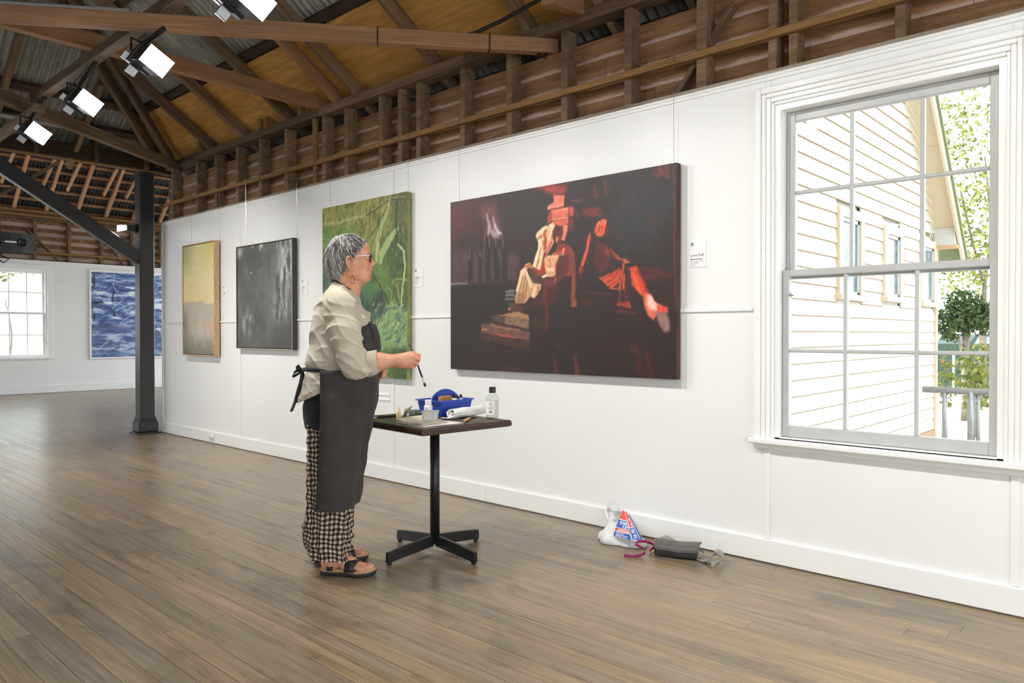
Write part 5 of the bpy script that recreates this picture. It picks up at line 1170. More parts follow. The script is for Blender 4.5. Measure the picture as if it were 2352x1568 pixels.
# left arm, mostly hidden behind the apron front
add(cap((pl(785, 705).x, .16, pl(785, 705).z), pl(815, 850, .24), .05, .042), .04); wl = pl(862, 862, .16); add(cap(pl(815, 850, .24), wl, .042, .028), .03); add(cap(wl, pl(874, 856, .12), .028, .026), .02)
for k in range(4):
    a = pl(878, 848.5 + 4.5 * k, .105); b_ = pl(885.5 - k, 850.5 + 4.5 * k, .085); c = pl(881 - k, 852 + 4.5 * k, .062); add(cap(a, b_, .0095, .009), .008); add(cap(b_, c, .009, .0078), .005)
add(cap(pl(870, 848, .11), pl(877, 846.5, .075), .011, .009), .008)
V, F = sdf_mesh(ops, (-.35, -.36, -.0), (.5, .36, 1.74), .0032, smooth=1)
body = np_mesh('body', V, F, skin, person)
# --- shirt: loose linen, sleeves rolled to the elbow
z_ = lambda py: pl(780, py).z
def f_(px): return pl(px, 800).x
rows = []
for py, b0, f0, hl in ((938, 676, 858, .222), (900, 682, 860, .226), (862, 691, 858, .215), (846, 700, 852, .198), (836, 692, 850, .205), (815, 698, 848, .212), (790, 706, 846, .212), (760, 706, 849, .205), (735, 709, 849, .20), (712, 716, 838, .195), (692, 725, 834, .172), (676, 735, 824, .13), (664, 744, 816, .092), (654, 752, 808, .076), (645, 758, 800, .07)):
    a, b_ = f_(b0), f_(f0); rows.append((z_(py), (a + b_) / 2, (b_ - a) / 2 - .012, hl - .006))
ops = [('+', stk(rows), .02)]
for s in (-1, 1):
    L = lambda px, py, l: (lambda p: Vector((p.x, s * l, p.z)))(pl(px, py, -l if s < 0 else -l))
    add(cap(L(770, 690, .08), L(782, 703, .155), .055, .068), .05); add(cap(L(782, 706, .16), L(793, 762, .205), .072, .076), .04); add(cap(L(793, 762, .205), L(806, 812, .228), .076, .069), .03); add(cap(L(806, 812, .228), L(828, 842, .236), .068, .058), .03); add(cap(L(828, 842, .236), L(858, 834, .226), .056, .047), .02)
    add(ell(L(806, 848, .235), (.05, .045, .045)), .04)
add(ell(pl(826, 742, 0), (.048, .12, .06)), .06)
hem0 = pl(678, 928); hem1 = pl(757, 891); neckc = pl(792, 655)
cuffA = pl(869, 829, -.226); fdir = np.array(tuple((pl(905, 826, -.226) - pl(850, 842, -.226)).normalized()))
lcA = pl(848, 840, .22)
def shirt_post(p, d):
    f, l, z = p[:, 0], p[:, 1], p[:, 2]
    # creases: pulled folds over the back, rings round the sleeves, blousing at the waist
    arm = np.clip((np.abs(l) - .15) / .05, 0, 1)
    rdg = lambda x: (1 - np.abs(np.sin(x))) ** 2
    w = -.0125 * rdg(z * 36 + 12 * f + 1.6 * np.sin(l * 19 + z * 9) + 1.5 * pnoise(p, 8, 2)) * arm * (.5 + .5 * pnoise(p, 13, 12))
    w += -.0120 * rdg(z * 24 - f * 21 + 1.7 * pnoise(p, 9, 1)) * (1 - arm) * (.55 + .6 * pnoise(p, 10, 11))
    w += -.0085 * rdg(z * 30 + f * 34 + 2.0 * pnoise(p, 12, 21)) * (.4 + .6 * pnoise(p, 14, 13))
    w += .0022 * pnoise(p, 40, 4) + .0050 * pnoise(p, 16, 8) + .006
    zz = (z - z_(842)) / .02; w += .009 * np.exp(-zz * zz) * (1 - arm)
    d = d + w
    hem = np.interp(f, [hem0.x, hem1.x, hem1.x + .08], [hem0.z, hem1.z, hem1.z + .02]); d = np.maximum(d, hem - z)
    cut_ = (p - np.array(tuple(cuffA))) @ fdir; d = np.where((l < -.13) & (z < 1.35), np.maximum(d, cut_), d)
    cl = (p - np.array(tuple(lcA))) @ fdir; d = np.where((l > .13) & (z < 1.35), np.maximum(d, cl), d)
    nk = np.sqrt(((f - neckc.x) / .068) ** 2 + (l / .066) ** 2); top = (z - (neckc.z - .004) + (f - neckc.x) * .42)
    return np.maximum(d, np.minimum(top, .02))
V, F = sdf_mesh(ops, (-.36, -.36, .78), (.34, .36, 1.55), .0036, shirt_post, 1)
shirt = np_mesh('shirt', V, F, linen, person); shirt['label'] = 'loose natural linen shirt with rolled sleeves'
# rolled cuff band of the near sleeve
R3 = Vector((0, 0, 1)); ax = Vector(tuple(fdir)); sd = ax.cross(R3).normalized(); upv = sd.cross(ax)
P = []
for t, r in ((-.045, .0585), (-.043, .0625), (-.02, .0595), (.004, .0565), (.0055, .053), (-.006, .051)):
    c = cuffA + ax * (t + .002); row = []
    for k in range(41):
        a = 2 * pi * k / 40; wob = 1 + .03 * sin(3 * a + 1) + .02 * sin(7 * a); row.append(tuple(c + sd * cos(a) * r * wob * .92 + upv * sin(a) * r * wob + ax * (-.022 * (1 - sin(a)) * .55)))
    P.append(row)
grid_obj('rolled_cuff', P, linen, shirt, flip=True)
# --- black top showing under the shirt tail
rows = []
for py, b0, f0, hl in ((979, 698, 846, .198), (955, 693, 850, .2), (930, 691, 850, .198), (880, 704, 846, .175)):
    a, b_ = f_(b0), f_(f0); rows.append((z_(py), (a + b_) / 2, (b_ - a) / 2 - .008, hl))
V, F = sdf_mesh([('+', stk(rows), .02)], (-.3, -.3, .70), (.3, .3, .98), .005, lambda p, d: d + .003 * pnoise(p, 20, 3), 1)
np_mesh('undershirt', V, F, black_cloth, person)['label'] = 'black top hanging below the shirt tail'
# --- gingham trousers: a tube for each leg
tr_root = empty('trousers'); tr_root.parent = person; tr_root['label'] = 'wide black and cream gingham trousers'
def trouser(l, B, seed):
    rg = np.random.default_rng(seed); an = B(.065, 0, 0); n = 73; m = 90; zt = z_(968); zb = .082 if l < 0 else .075; P = np.zeros((m, n, 3)); UV = np.zeros((m, n, 2))
    ph = rg.random(6) * 6.28
    for i in range(m):
        t = i / (m - 1); z = zb + (zt - zb) * t; cf = np.interp(t, [0, .12, .3, .6, 1], [an.x - .018, an.x - .022, (an.x + f_(765)) / 2 - .01, f_(766), f_(768)]); hf = np.interp(t, [0, .04, .12, .3, .6, 1], [.098, .102, .105, .108, .118, .125]); hl = np.interp(t, [0, .1, .5, 1], [.085, .088, .09, .09]); cl = an.y * (1 - t) + l * .85 * t
        for j in range(n):
            a = 2 * pi * j / (n - 1); low = (1 - t) ** 2
            wv = .0065 * sin(7 * a + ph[0] + 2.0 * t + sin(5 * t)) + .004 * sin(13 * a + ph[1] - 3 * t) + .007 * low * sin(26 * t * 3.0 + 2.2 * sin(a * 2 + ph[2]) + 3 * cos(a)) * max(0, cos(a) * .6 + .5) + .003 * sin(60 * t + 4 * a + ph[3])
            P[i, j] = (cf + (hf + wv) * cos(a), cl + (hl + wv) * sin(a), z - .012 * low * cos(a) + .004 * low * sin(3 * a)); UV[i, j] = (a * .115, z + .004 * sin(6 * a + 20 * t))
    grid_obj('trouser_leg', P, gingham_mat, tr_root, UV, flip=False)
trouser(-.10, BR, 3); trouser(.10, BLf, 4)
# --- apron: skirt, bib, waist tie, neck strap
ap = empty('apron'); ap.parent = person; ap['label'] = 'paint-flecked charcoal canvas apron tied at the back'
ys = np.linspace(1150, 846, 44); P = []
for k, py in enumerate(ys):
    z = z_(py); ff = np.interp(py, [846, 870, 900, 935, 970, 1010, 1050, 1110, 1150], [866, 870, 869, 863, 856, 848, 841, 831, 825]); fe = np.interp(py, [846, 900, 1000, 1150], [757, 758, 756, 746]); hw = np.interp(py, [846, 900, 960, 1150], [.214, .228, .232, .232])
    row = []
    for j in range(61):
        t = -1 + 2 * j / 60; s = sin(t * pi / 2); low = (py - 846) / 304
        l = s * hw; f = f_(fe - 11) + (f_(ff) - f_(fe - 11)) * max(0, cos(t * pi / 2)) ** .6
        wv = .006 * sin(9 * t + 2 * low + .6) * low + .004 * sin(17 * t - 3 * low) + .003 * sin(30 * low + 5 * t); sc = 1 + wv / .2
        row.append((f + wv * (1 - abs(s)) * 1.2, l * sc, z + .006 * sin(4 * t + 1) * (low > .97)))
    P.append(row)
grid_obj('apron_skirt', P, apron_cloth, ap, thick=.004, flip=False)
P = []
for py, ff, hw in ((738, 853, .115), (752, 862, .12), (775, 868, .13), (800, 871, .15), (825, 870, .175), (848, 868, .195)):
    row = []
    for j in range(31):
        t = -1 + 2 * j / 30; row.append((f_(ff) - .075 * abs(t) ** 2.0 * (hw / .15) + .002 * sin(12 * t), t * hw, z_(py)))
    P.append(row)
grid_obj('apron_bib', P[::-1], apron_cloth, ap, thick=.004)
# pocket on the bib
P = []
for py, ff in ((744, 862), (770, 871), (800, 874), (806, 873)):
    P.append([(f_(ff) + .004 - .03 * abs(t) ** 2, t * .075, z_(py)) for t in np.linspace(-1, 1, 13)])
grid_obj('pocket', P[::-1], apron_cloth, ap, thick=.003)
wy = z_(848)
pth = [(f_(757), -.212, wy), (f_(735), -.196, wy + .006), (f_(712), -.15, wy + .006), (f_(698), -.08, wy + .002), (f_(694), 0, wy), (f_(698), .08, wy), (f_(712), .15, wy), (f_(735), .196, wy), (f_(757), .212, wy)]
grid_obj('waist_tie', ribbon([Vector(p) for p in spline(pth, 30)], .018, 0, (0, 0, 1)), black_cloth, ap, thick=.002)
kn_ = pl(693, 850, -.03)
for pts, up_ in (([kn_, pl(688, 843, -.05), pl(684, 838, -.06), pl(681, 842, -.06), pl(684, 849, -.05), kn_], (.25, .9, .3)), ([kn_, pl(685, 858, -.04), pl(674, 863, -.06), pl(676, 855, -.07), pl(686, 850, -.05), kn_], (.2, .5, .8)),
                 ([kn_, pl(692, 870, -.05), pl(685, 895, -.06), pl(677, 925, -.06), pl(669, 945, -.07)], (.75, -.6, .15)), ([kn_, pl(696, 862, -.01), pl(693, 880, -.005), pl(686, 915, -.01), pl(680, 925, -.01)], (.8, -.5, .1))):
    grid_obj('tie_tail', ribbon([Vector(p) for p in spline(pts, 24)], .021, 0, up_), black_cloth, ap, thick=.002)
np_ = []
for k in range(33):
    a = 2 * pi * k / 32; f = cos(a); w_ = pl(764, 643).x, pl(817, 676).x; zf = pl(766, 643).z, pl(815, 675).z
    np_.append(Vector(((w_[0] + w_[1]) / 2 + (w_[1] - w_[0]) / 2 * f, .066 * sin(a), (zf[0] + zf[1]) / 2 + (zf[1] - zf[0]) / 2 * f - .002)))
grid_obj('neck_strap', ribbon(np_, .020, 0, (.35, 0, .94)), black_cloth, ap, thick=.003)
# --- sandals
def sandal(B, name_label):
    s = empty('sandal'); s.parent = person; s['label'] = name_label
    out = [(-.004, 0), (.004, .022), (.03, .033), (.07, .034), (.12, .033), (.165, .042), (.205, .05), (.24, .044), (.268, .026), (.28, .0), (.283, -.02), (.276, -.042), (.25, -.054), (.205, -.052), (.15, -.038), (.09, -.032), (.04, -.034), (.008, -.024)]
    def lay(z0, z1, g, nm, m, e=.0):
        Q = spline(out + [out[0]], 61)[:-1]; c = np.array((.14, 0)); R = [[B(*(c + (p - c) * (1 - g)), z0 + max(0, (p[0] - .2)) * e) for p in Q], [B(*p, z1 + max(0, (p[0] - .2)) * e) for p in Q]]
        fixn(MB().loft(R).build(nm, m, s, True))
    lay(0.0, .018, .03, 'outsole', sole_rubber, .08); lay(.0182, .029, .02, 'footbed', footbed, .06)
    def strap(pts, w, ups, nm='strap'):
        Q = [Vector(p) for p in spline([B(*p) for p in pts], 22)]; U = [Vector(u) for u in spline([tuple(B(*u) - B(0, 0, 0)) for u in ups], 22)]
        o = grid_obj(nm, ribbon(Q, w, 0, U), leather_black, s, thick=.003); return o
    strap([(.19, -.056, .026), (.185, -.052, .048), (.178, -.028, .068), (.172, .0, .074), (.168, .03, .066), (.165, .046, .046), (.165, .046, .026)], .052, [(1, .1, 0), (1, .1, .1), (1, .1, -.2), (1, 0, -.25), (1, 0, -.2), (1, 0, 0), (1, 0, 0)])
    strap([(.195, .046, .03), (.17, .038, .062), (.14, .02, .084), (.12, -.01, .088), (.10, -.034, .07), (.085, -.04, .045), (.075, -.04, .026)], .020, [(.7, -.6, .2), (.7, -.6, .1), (.75, -.4, -.4), (.8, -.2, -.5), (.9, 0, -.1), (1, 0, 0), (1, 0, 0)])
    strap([(.06, -.042, .026), (.062, -.041, .06), (.066, -.038, .085), (.075, -.03, .105)], .036, [(1, 0, 0), (1, 0, .1), (1, 0, .1), (1, 0, .2)]); strap([(.06, .04, .026), (.062, .04, .06), (.066, .037, .085), (.075, .03, .105)], .032, [(1, 0, 0), (1, 0, .1), (1, 0, .1), (1, 0, .2)])
    strap([(.075, -.043, .095), (.03, -.038, .092), (.0, -.01, .09), (.0, .01, .09), (.03, .036, .092), (.075, .041, .095)], .018, [(0, 0, 1)] * 6, 'heel_strap')
    for a in ((.052, -.0445, .078), (.060, -.0445, .08), (.068, -.044, .082), (.076, -.045, .042), (.084, -.0445, .045), (.092, -.043, .048)): 
        p = B(*a); MB().lathe([(.0001, -.002), (.0022, -.001), (.0022, .001), (.0001, .002)], 8).build('rivet', steel, s, M=Matrix.Translation(p))
sandal(BR, 'black strap sandal on the near foot'); sandal(BLf, 'black strap sandal on the far foot')
# --- hair: an undercap and a tousle of locks
ops = []
add(ell(pl(799, 582), (.101, .081, .100))); add(ell(pl(830, 562), (.026, .05, .026)), .02); add(ell(pl(777, 600), (.072, .078, .080)), .03); add(ell(pl(778, 628), (.038, .056, .046)), .03)
face = pl(846, 600)
def hair_post(p, d):
    f, l, z = p[:, 0], p[:, 1], p[:, 2]; d = d + .0035 * pnoise(p * np.array([1, 1, .6]), 60, 7) + .003 * np.sin(f * 190 + 40 * np.sin(z * 14 + l * 20))
    line = np.interp(f, [pl(770, 600).x, pl(800, 600).x, pl(812, 600).x, pl(826, 600).x, pl(840, 600).x], [pl(770, 641).z, pl(798, 622).z, pl(808, 594).z, pl(826, 584).z, pl(838, 562).z])
    return np.maximum(d, line - z)
V, F = sdf_mesh(ops, (-.14, -.13, 1.40), (.18, .13, 1.74), .0032, hair_post, 1)
rg = random.Random(8); HV, HF, HT_ = [], [], []
tone = .40 + .25 * pnoise(V * np.array([1, 1, 1.]), 45, 5) + .20 * np.sin(V[:, 0] * 160 + 30 * np.sin(V[:, 2] * 22)); HT_ = list(np.clip(tone, 0, 1)); HV = [tuple(v) for v in V]; HF = [tuple(f) for f in F]
crown = pl(783, 552)
tri = []
ctr = np.array(tuple(pl(796, 590)))
sel = rg.sample(range(len(V)), min(3600, len(V)))
for i in sel:
    p = Vector(V[i]); n = (p - Vector(ctr)).normalized(); fl = p - crown; fl = (fl - n * fl.dot(n)); fl = fl.normalized() if fl.length > 1e-4 else Vector((1, 0, 0))
    sw = pnoise(np.array([[p.x, p.y, p.z]]), 34, 9)[0]; fl = (fl + Vector((rg.gauss(0, .16), .5 * sw * (1 if n.x > 0 else .15) + rg.gauss(0, .12), rg.gauss(0, .1) - (.35 if n.x < 0 else 0)))).normalized(); top = max(0, n.z)
    L = rg.uniform(.026, .05) * (.55 if n.x > .45 else 1); lift = (.05 + .30 * top) * rg.uniform(.2, 1.0); w = rg.uniform(.0013, .0030); sdv = n.cross(fl).normalized(); tn = min(1, max(0, HT_[i] + rg.gauss(.08, .26) + (.12 if p.x > hc.x and p.z < hc.z + .02 else 0))); o = len(HV)
    for k in range(5):
        t = k / 4; q = p - n * .002 + fl * L * t + n * (L * lift * t * (1 - .75 * t)) - Vector((0, 0, 1)) * (L * .18 * t * t); ww = w * (1 - .8 * t * t)
        for u, v_ in ((-1, 0), (1, 0), (0, 1.1)): HV.append(tuple(q + sdv * ww * u + n * ww * v_)); HT_.append(min(1, tn + .12 * t))
    for k in range(4):
        for a in range(3):
            x0_, x1_ = o + k * 3 + a, o + k * 3 + (a + 1) % 3; HF.append((x0_, x1_, x1_ + 3, x0_ + 3))
me = bpy.data.meshes.new('hair'); me.from_pydata(HV, [], HF); me.polygons.foreach_set('use_smooth', [True] * len(HF)); at = me.attributes.new('tone', 'FLOAT', 'POINT'); at.data.foreach_set('value', np.clip(np.array(HT_), 0, 1)); me.materials.append(hair_m); put('hair', me, person)['label'] = 'short tousled salt-and-pepper hair'
# --- glasses, earrings, eyes and lips
gl = empty('glasses'); gl.parent = person; gl['label'] = 'black framed glasses with white side arms'
gz = pl(852, 594).z; gf = pl(852.5, 594).x; white_arm = plain('white_plastic', (236, 236, 234), 0.35); lens_m = glass_mat('lens_glass', (.97, .97, .97), .6)
for s in (-1, 1):
    ring = [(gf + .0005 - .006 * (abs(.026 * cos(a) + .033) / .06) ** 2, s * (.033 + .0245 * cos(a)), gz + .0185 * sin(a)) for a in np.linspace(0, 2 * pi, 25)]
    MB().tube(ring, .0026, 6, cap=False).build('rim', black_plastic, gl, True); MB().loft([[Vector(p) for p in ring[:-1]], [Vector(p) + Vector((.0008, 0, 0)) for p in ring[:-1]]]).build('lens', lens_m, gl)
    e1 = pl(852, 589.5); e2 = pl(818, 591.5); e3 = pl(809.5, 592.5); e4 = pl(800, 603); e5 = pl(796.5, 611)
    MB().tube([(e1.x - .004, s * .060, e1.z), (e1.x - .02, s * .070, e1.z), (e2.x, s * .0785, e2.z)], .0021, 6).build('side_arm', white_arm, gl); MB().tube([(e2.x, s * .0785, e2.z), (e3.x, s * .0825, e3.z + .002), (e4.x, s * .082, e4.z), (e5.x, s * .080, e5.z)], .0022, 6).build('ear_piece', black_plastic, gl)
MB().tube([(gf, -.009, gz + .006), (gf + .003, 0, gz + .009), (gf, .009, gz + .006)], .0022, 6).build('bridge', black_plastic, gl)
horn = plain('dark_horn', (70, 62, 56), 0.3, var=0.3, scale=40)
for s, nm in ((-1, 'dark oval hoop earring'), (1, 'dark oval hoop earring')):
    c = pl(810, 642.5, s * .08); P = []
    for a in np.linspace(0, 2 * pi, 33): P.append([(c.x + r * .46 * cos(a) + .000, s * .082 + y, c.z + r * sin(a)) for r, y in ((.0175, -.004), (.0215, -.004), (.0215, .004), (.0175, .004), (.0175, -.004))])
    e = grid_obj('earring', P, horn, person, smooth=False); e['label'] = nm; MB().tube([(c.x, s * .081, c.z + .021), (c.x - .001, s * .080, c.z + .034)], .0007, 5).build('hook', steel, e)
lip = plain('lip', (190, 112, 100), 0.45); brow_m = plain('grey_brow', (150, 130, 118), 0.7)
MB().tube([(pl(848, 622).x, -.021, pl(848, 622.8).z), (pl(852.5, 622).x, -.012, pl(852, 621.5).z), (pl(854.3, 622).x, 0, pl(854, 621.5).z), (pl(852.5, 622).x, .012, pl(852, 621.5).z), (pl(848, 622).x, .021, pl(848, 622.8).z)], [.0012, .0028, .003, .0028, .0012], 8).build('lips', lip, person, True)
eye_w = plain('eye', (224, 218, 212), 0.2); iris = plain('iris', (70, 84, 92), 0.2)
for s in (-1, 1):
    c = pl(843.5, 593); M = Matrix.Translation((c.x, s * .031, c.z)) @ Matrix.Rotation(radians(90), 4, 'Y'); m = MB(); m.lathe([(.0105 * sin(a), .0105 * cos(a)) for a in np.linspace(pi * .98, 0.02, 9)], 14, M); e = m.build('eye', eye_w, person, True)
    MB().lathe([(.0048, .0096), (.0046, .0101), (.0002, .0106)], 12, M).build('iris', iris, e)
    b0 = pl(844.5, 579.5); MB().tube([(b0.x + .004, s * .012, b0.z), (b0.x + .004, s * .028, b0.z + .004), (b0.x - .008, s * .046, b0.z + .001)], [.0028, .003, .0015], 6, squash=.7).build('eyebrow', brow_m, person, True)

# --- the brush in the hand
lb = lA + .048
A0 = pl(937.6, 784, lb + .01); A1 = pl(950, 812, lb); A2 = pl(957.5, 832, lb - .004); A3 = pl(969.5, 866, lb - .012); A4 = pl(974.5, 880, lb - .015); A5 = pl(977.5, 888, lb - .016)
wm = person.matrix_world if False else (Matrix.Translation(PO) @ Matrix.Rotation(atan2(PF.y, PF.x), 4, 'Z'))
def toW(p): return wm @ Vector(p)
br = empty('paintbrush', toW(A4)); tag(br, 'navy handled flat paintbrush held in the raised hand', 'paintbrush')
navy = plain('navy_lacquer', (30, 34, 72), 0.25); ferrule = plain('pale_ferrule', (214, 206, 200), 0.35, 0.3); bristle = plain('paint_loaded_bristle', (52, 54, 62), 0.7)
o0 = toW(A4); MB().tube([toW(A0) - o0, toW(A1) - o0, toW(A2) - o0, toW(A3) - o0], [.0022, .0032, .0040, .0046], 10).build('handle', navy, br, True)
MB().tube([toW(A3) - o0, toW(A3.lerp(A4, .5)) - o0, toW(A4) - o0], [.0046, .0058, .0075], 12, squash=.6).build('ferrule', ferrule, br, True); MB().tube([toW(A4) - o0, toW(A4.lerp(A5, .6)) - o0, toW(A5) - o0], [.0074, .008, .004], 12, squash=.5).build('bristles', bristle, br, True)
rag = MB().lathe([(.0005, -.012), (.007, -.008), (.009, 0), (.007, .008), (.0005, .012)], 10, Matrix.Translation(Vector((0, 0, 0)))).build('paint_tube', white_arm, None, True)
rag.location = toW(pl(874.5, 851, .082)); tag(rag, 'small white tube gripped in the far hand in front of the apron', 'paint tube')
# ------------------------------------------------------------------ pedestal table and what lies on it
TZ = 0.73; TC = Vector((-3.078, -1.06, 0)); TR = radians(-4.9)
table = empty('pedestal_table', TC, TR); tag(table, 'small square dark wood table on a black pedestal beside the person', 'table')
walnut = timber('dark_walnut', (58, 44, 36), (84, 64, 50), rough=0.28, gs=5, bump=0.04, rv=0.02)
m = MB(); s = 0.30
m.loft([[Vector((a * (s + w), b * (s + w), z)) for a, b in ((-1, -1), (1, -1), (1, 1), (-1, 1))] for w, z in ((-.012, TZ - .036), (-.001, TZ - .030), (.0, TZ - .012), (-.004, TZ - .003), (-.010, TZ))]); m.build('table_top', walnut, table)
MB().tube([(0, 0, .05), (0, 0, TZ - .04)], .0265, 24).build('pedestal', black_metal, table, True)
MB().cbox((-.11, -.11, TZ - .042), (.11, .11, TZ - .035), .002).build('top_plate', black_metal, table)
for k in range(4):
    M = Matrix.Rotation(k * pi / 2 + radians(4), 4, 'Z')
    m = MB(); m.loft([[Vector(p) for p in ((x, -.013, z0), (x, .013, z0), (x, .009, z1), (x, -.009, z1))] for x, z0, z1 in ((.02, .040, .098), (.20, .024, .080), (.325, .012, .064))]); f_arm = fixn(m.build('foot_arm', black_metal, table, M=M)); MB().lathe([(.012, 0), (.013, .004), (.013, .02)], 10, Matrix.Translation((.31, 0, 0))).build('glide', black_plastic, f_arm)
def onT(px, py, h=0.0): return onZ(px, py, TZ + h)
# blue caddy
blue_plastic = plain('blue_plastic', (36, 76, 178), 0.4, var=0.05)
cF = onT(1013, 957); cd = empty('tool_caddy', cF, 0); CA = radians(91)
cd.rotation_euler = (0, 0, CA); tag(cd, 'blue plastic caddy with an arched handle holding paints', 'caddy')
LA, LB, HC = .225, .175, .085
def rect(z, g, i=0.0): return [Vector((-g + i, -g + i, z)), Vector((LA + g - i, -g + i, z)), Vector((LA + g - i, LB + g - i, z)), Vector((-g + i, LB + g - i, z))]
m = MB(); m.loft([rect(0, 0), rect(HC, .012), rect(HC, .022), rect(HC + .006, .022), rect(HC + .006, .012, .003), rect(.005, 0, .003)], cap=True); fixn(m.build('tray', blue_plastic, cd))
m = MB(); P = []
for t in np.linspace(0, 1, 17):
    x = -.004 + (LA + .008) * t; zt = HC + .002 + .062 * sin(pi * t) ** .75; P.append((x, zt))
m.prism(P + [(LA + .0, .01), (0.0, .01)], .010, Matrix.Translation((0, LB / 2 - .005, 0))); fixn(m.build('handle_wall', blue_plastic, cd))
cdW = Matrix.Translation(cF) @ Matrix.Rotation(CA, 4, 'Z')
kraft = plain('brown_card', (178, 128, 74), 0.7); tube_w = plain('white_tube', (228, 226, 222), 0.4); dark_cap = plain('dark_cap', (44, 44, 52), 0.5)
bx = MB().cbox((0, 0, 0), (.085, .028, .105), .002).build('cardboard_box', kraft); bx.matrix_world = cdW @ Matrix.Translation((.022, .022, .008)); tag(bx, 'small brown cardboard box standing in the blue caddy', 'box')
rg = random.Random(2)
for k, (x, y, tl, c, lab) in enumerate(((.13, .028, 8, tube_w, 'white paint tube in the blue caddy next to the brown box'), (.165, .032, -6, steel, 'crumpled silver paint tube in the blue caddy'), (.20, .03, -8, tube_w, 'white paint tube leaning away at the caddy end'), (.148, .06, 4, tube_w, 'upright white paint tube at the back of the caddy'))):
    o = empty('paint_tube'); tag(o, lab, 'paint tube', 'paint tubes in the caddy'); o.matrix_world = cdW @ Matrix.Translation((x, y, .008)) @ Matrix.Rotation(radians(tl), 4, 'Y')
    m = MB(); m.loft([[Vector((.014 * cos(a) * w, .014 * sin(a) * d, z)) for a in np.linspace(0, 2 * pi, 13)[:-1]] for z, w, d in ((0, 1.1, .12), (.05, 1, .6), (.082, .95, .95), (.088, .5, .5))]); m.build('tube_body', c, o, True); MB().lathe([(.008, .088), (.008, .106), (.006, .108)], 10).build('cap', dark_cap, o)
# clear bottle of medium
liquid = glass_mat('clear_bottle', (.93, .95, .94), 1.2); label_m = plain('bottle_label', (238, 238, 236), 0.5)
def bottle(name, loc, prof, capp, lab, capm, bm, label_h=None, label_r=None, group=None):
    b = empty(name, loc); tag(b, lab, 'bottle'); MB().lathe(prof, 28).build('bottle_body', bm, b, True); c = MB().lathe(capp, 20).build('cap', capm, b)
    if label_h:
        a0 = radians(-95); P = [[(label_r * cos(a0 + a), label_r * sin(a0 + a), z) for a in np.linspace(-1.0, 1.15, 19)] for z in (label_h[0], label_h[1])]; l_ = grid_obj('bottle_label', P, label_m, b)
        return b, l_
    return b, None
bt, lb_ = bottle('glass_bottle', onT(1131, 960), [(.031, 0), (.036, .004), (.0365, .02), (.0365, .105), (.034, .118), (.024, .130), (.0165, .136), (.0165, .146)], [(.0185, .142), (.0190, .143), (.0190, .172), (.0175, .175)], 'clear glass bottle with a black cap and white label on the table', black_plastic, liquid, (.022, .098), .0368)
MB().lathe([(.0335, .004), (.0335, .1)], 24).build('liquid', glass_mat('pale_liquid', (.9, .9, .86), .3), bt, True)
for k, (w, z) in enumerate(((.024, .084), (.016, .078), (.022, .062), (.026, .056), (.02, .048), (.018, .034))):
    P = [[(.0371 * cos(radians(-62) + a), .0371 * sin(radians(-62) + a), z + dz) for a in np.linspace(-w / .0365 / 2, w / .0365 / 2, 6)] for dz in (0, .0018 if k != 5 else .007)]; grid_obj('printed_line', P, ink_grey, bt)
red_ink = plain('red_ink', (196, 40, 60), 0.6); P = [[(.0371 * cos(radians(-45) + a), .0371 * sin(radians(-45) + a), .068 + dz) for a in (-.06, .06)] for dz in (0, .005)]; grid_obj('red_mark', P, red_ink, bt)
white_bottle_m = plain('white_bottle', (236, 234, 226), 0.4); green_band = plain('green_band', (88, 160, 74), 0.5)
bt2, _ = bottle('squeeze_bottle', onT(984, 958), [(.0235, 0), (.0245, .003), (.0245, .062), (.022, .068), (.0165, .071), (.0165, .074)], [(.018, .073), (.019, .074), (.019, .096), (.017, .099)], 'small white plastic bottle with a green band in front of the blue caddy', white_bottle_m, white_bottle_m)
MB().lathe([(.0248, .018), (.0248, .030)], 24, cap=False).build('green_band', green_band, bt2, True)
for z, w in ((.052, .02), (.046, .026), (.041, .016)):
    P = [[(.0248 * cos(radians(-75) + a), .0248 * sin(radians(-75) + a), z + dz) for a in np.linspace(-w / .025 / 2, w / .025 / 2, 6)] for dz in (0, .0015)]; grid_obj('printed_line', P, ink_grey, bt2)
# papers, water tub, folded card, phone, roll, knife
paper = plain('white_paper', (232, 226, 214), 0.8, var=0.03)
def sheet(name, pts, h, m, lab, cat, group=None, th=.0008):
    o = MB().prism([(p.x, -p.y) for p in pts], th).build(name, m); o.matrix_world = Matrix.Translation((0, 0, TZ + h)) @ Matrix.Rotation(radians(-90), 4, 'X') @ Matrix.Translation((0, -th, 0)); fixn(o); tag(o, lab, cat, group); return o
def sheet(name, pts, h, m, lab, cat, group=None, th=.0008, curl=0.006):
    """a sheet of paper on the table: corners a,b,c,d, slightly curled"""
    a, b, c, d = [Vector(p) for p in pts]; P = []
    for v in np.linspace(0, 1, 9): P.append([tuple(a.lerp(b, u).lerp(d.lerp(c, u), v) + Vector((0, 0, h + curl * max(0, (1 - u) - .6) ** 1.5 * 2 + .0006 * sin(7 * u + 4 * v)))) for u in np.linspace(0, 1, 11)])
    o = grid_obj(name, P, m, None, thick=th); tag(o, lab, cat, group); return o
sheet('paper_sheet', [onT(912, 971), onT(976, 981), onT(1066, 971), onT(1000, 962)], .0012, paper, 'lower sheet of white paper near the front corner of the table', 'paper', 'papers on the table')
sheet('paper_sheet', [onT(909, 969), onT(972, 978), onT(1030, 970), onT(968, 961)], .0048, plain('cream_paper', (226, 214, 196), 0.8), 'upper cream sheet of paper lying under the plastic tub', 'paper', 'papers on the table', curl=.03)
tubm = plain('cloudy_plastic', (200, 200, 194), 0.35, var=0.15, scale=30); tc = onT(988, 967)
tb = empty('water_tub', tc + Vector((0, 0, .0062)), radians(38)); tag(tb, 'cloudy plastic tub streaked with paint at the front of the table', 'container')
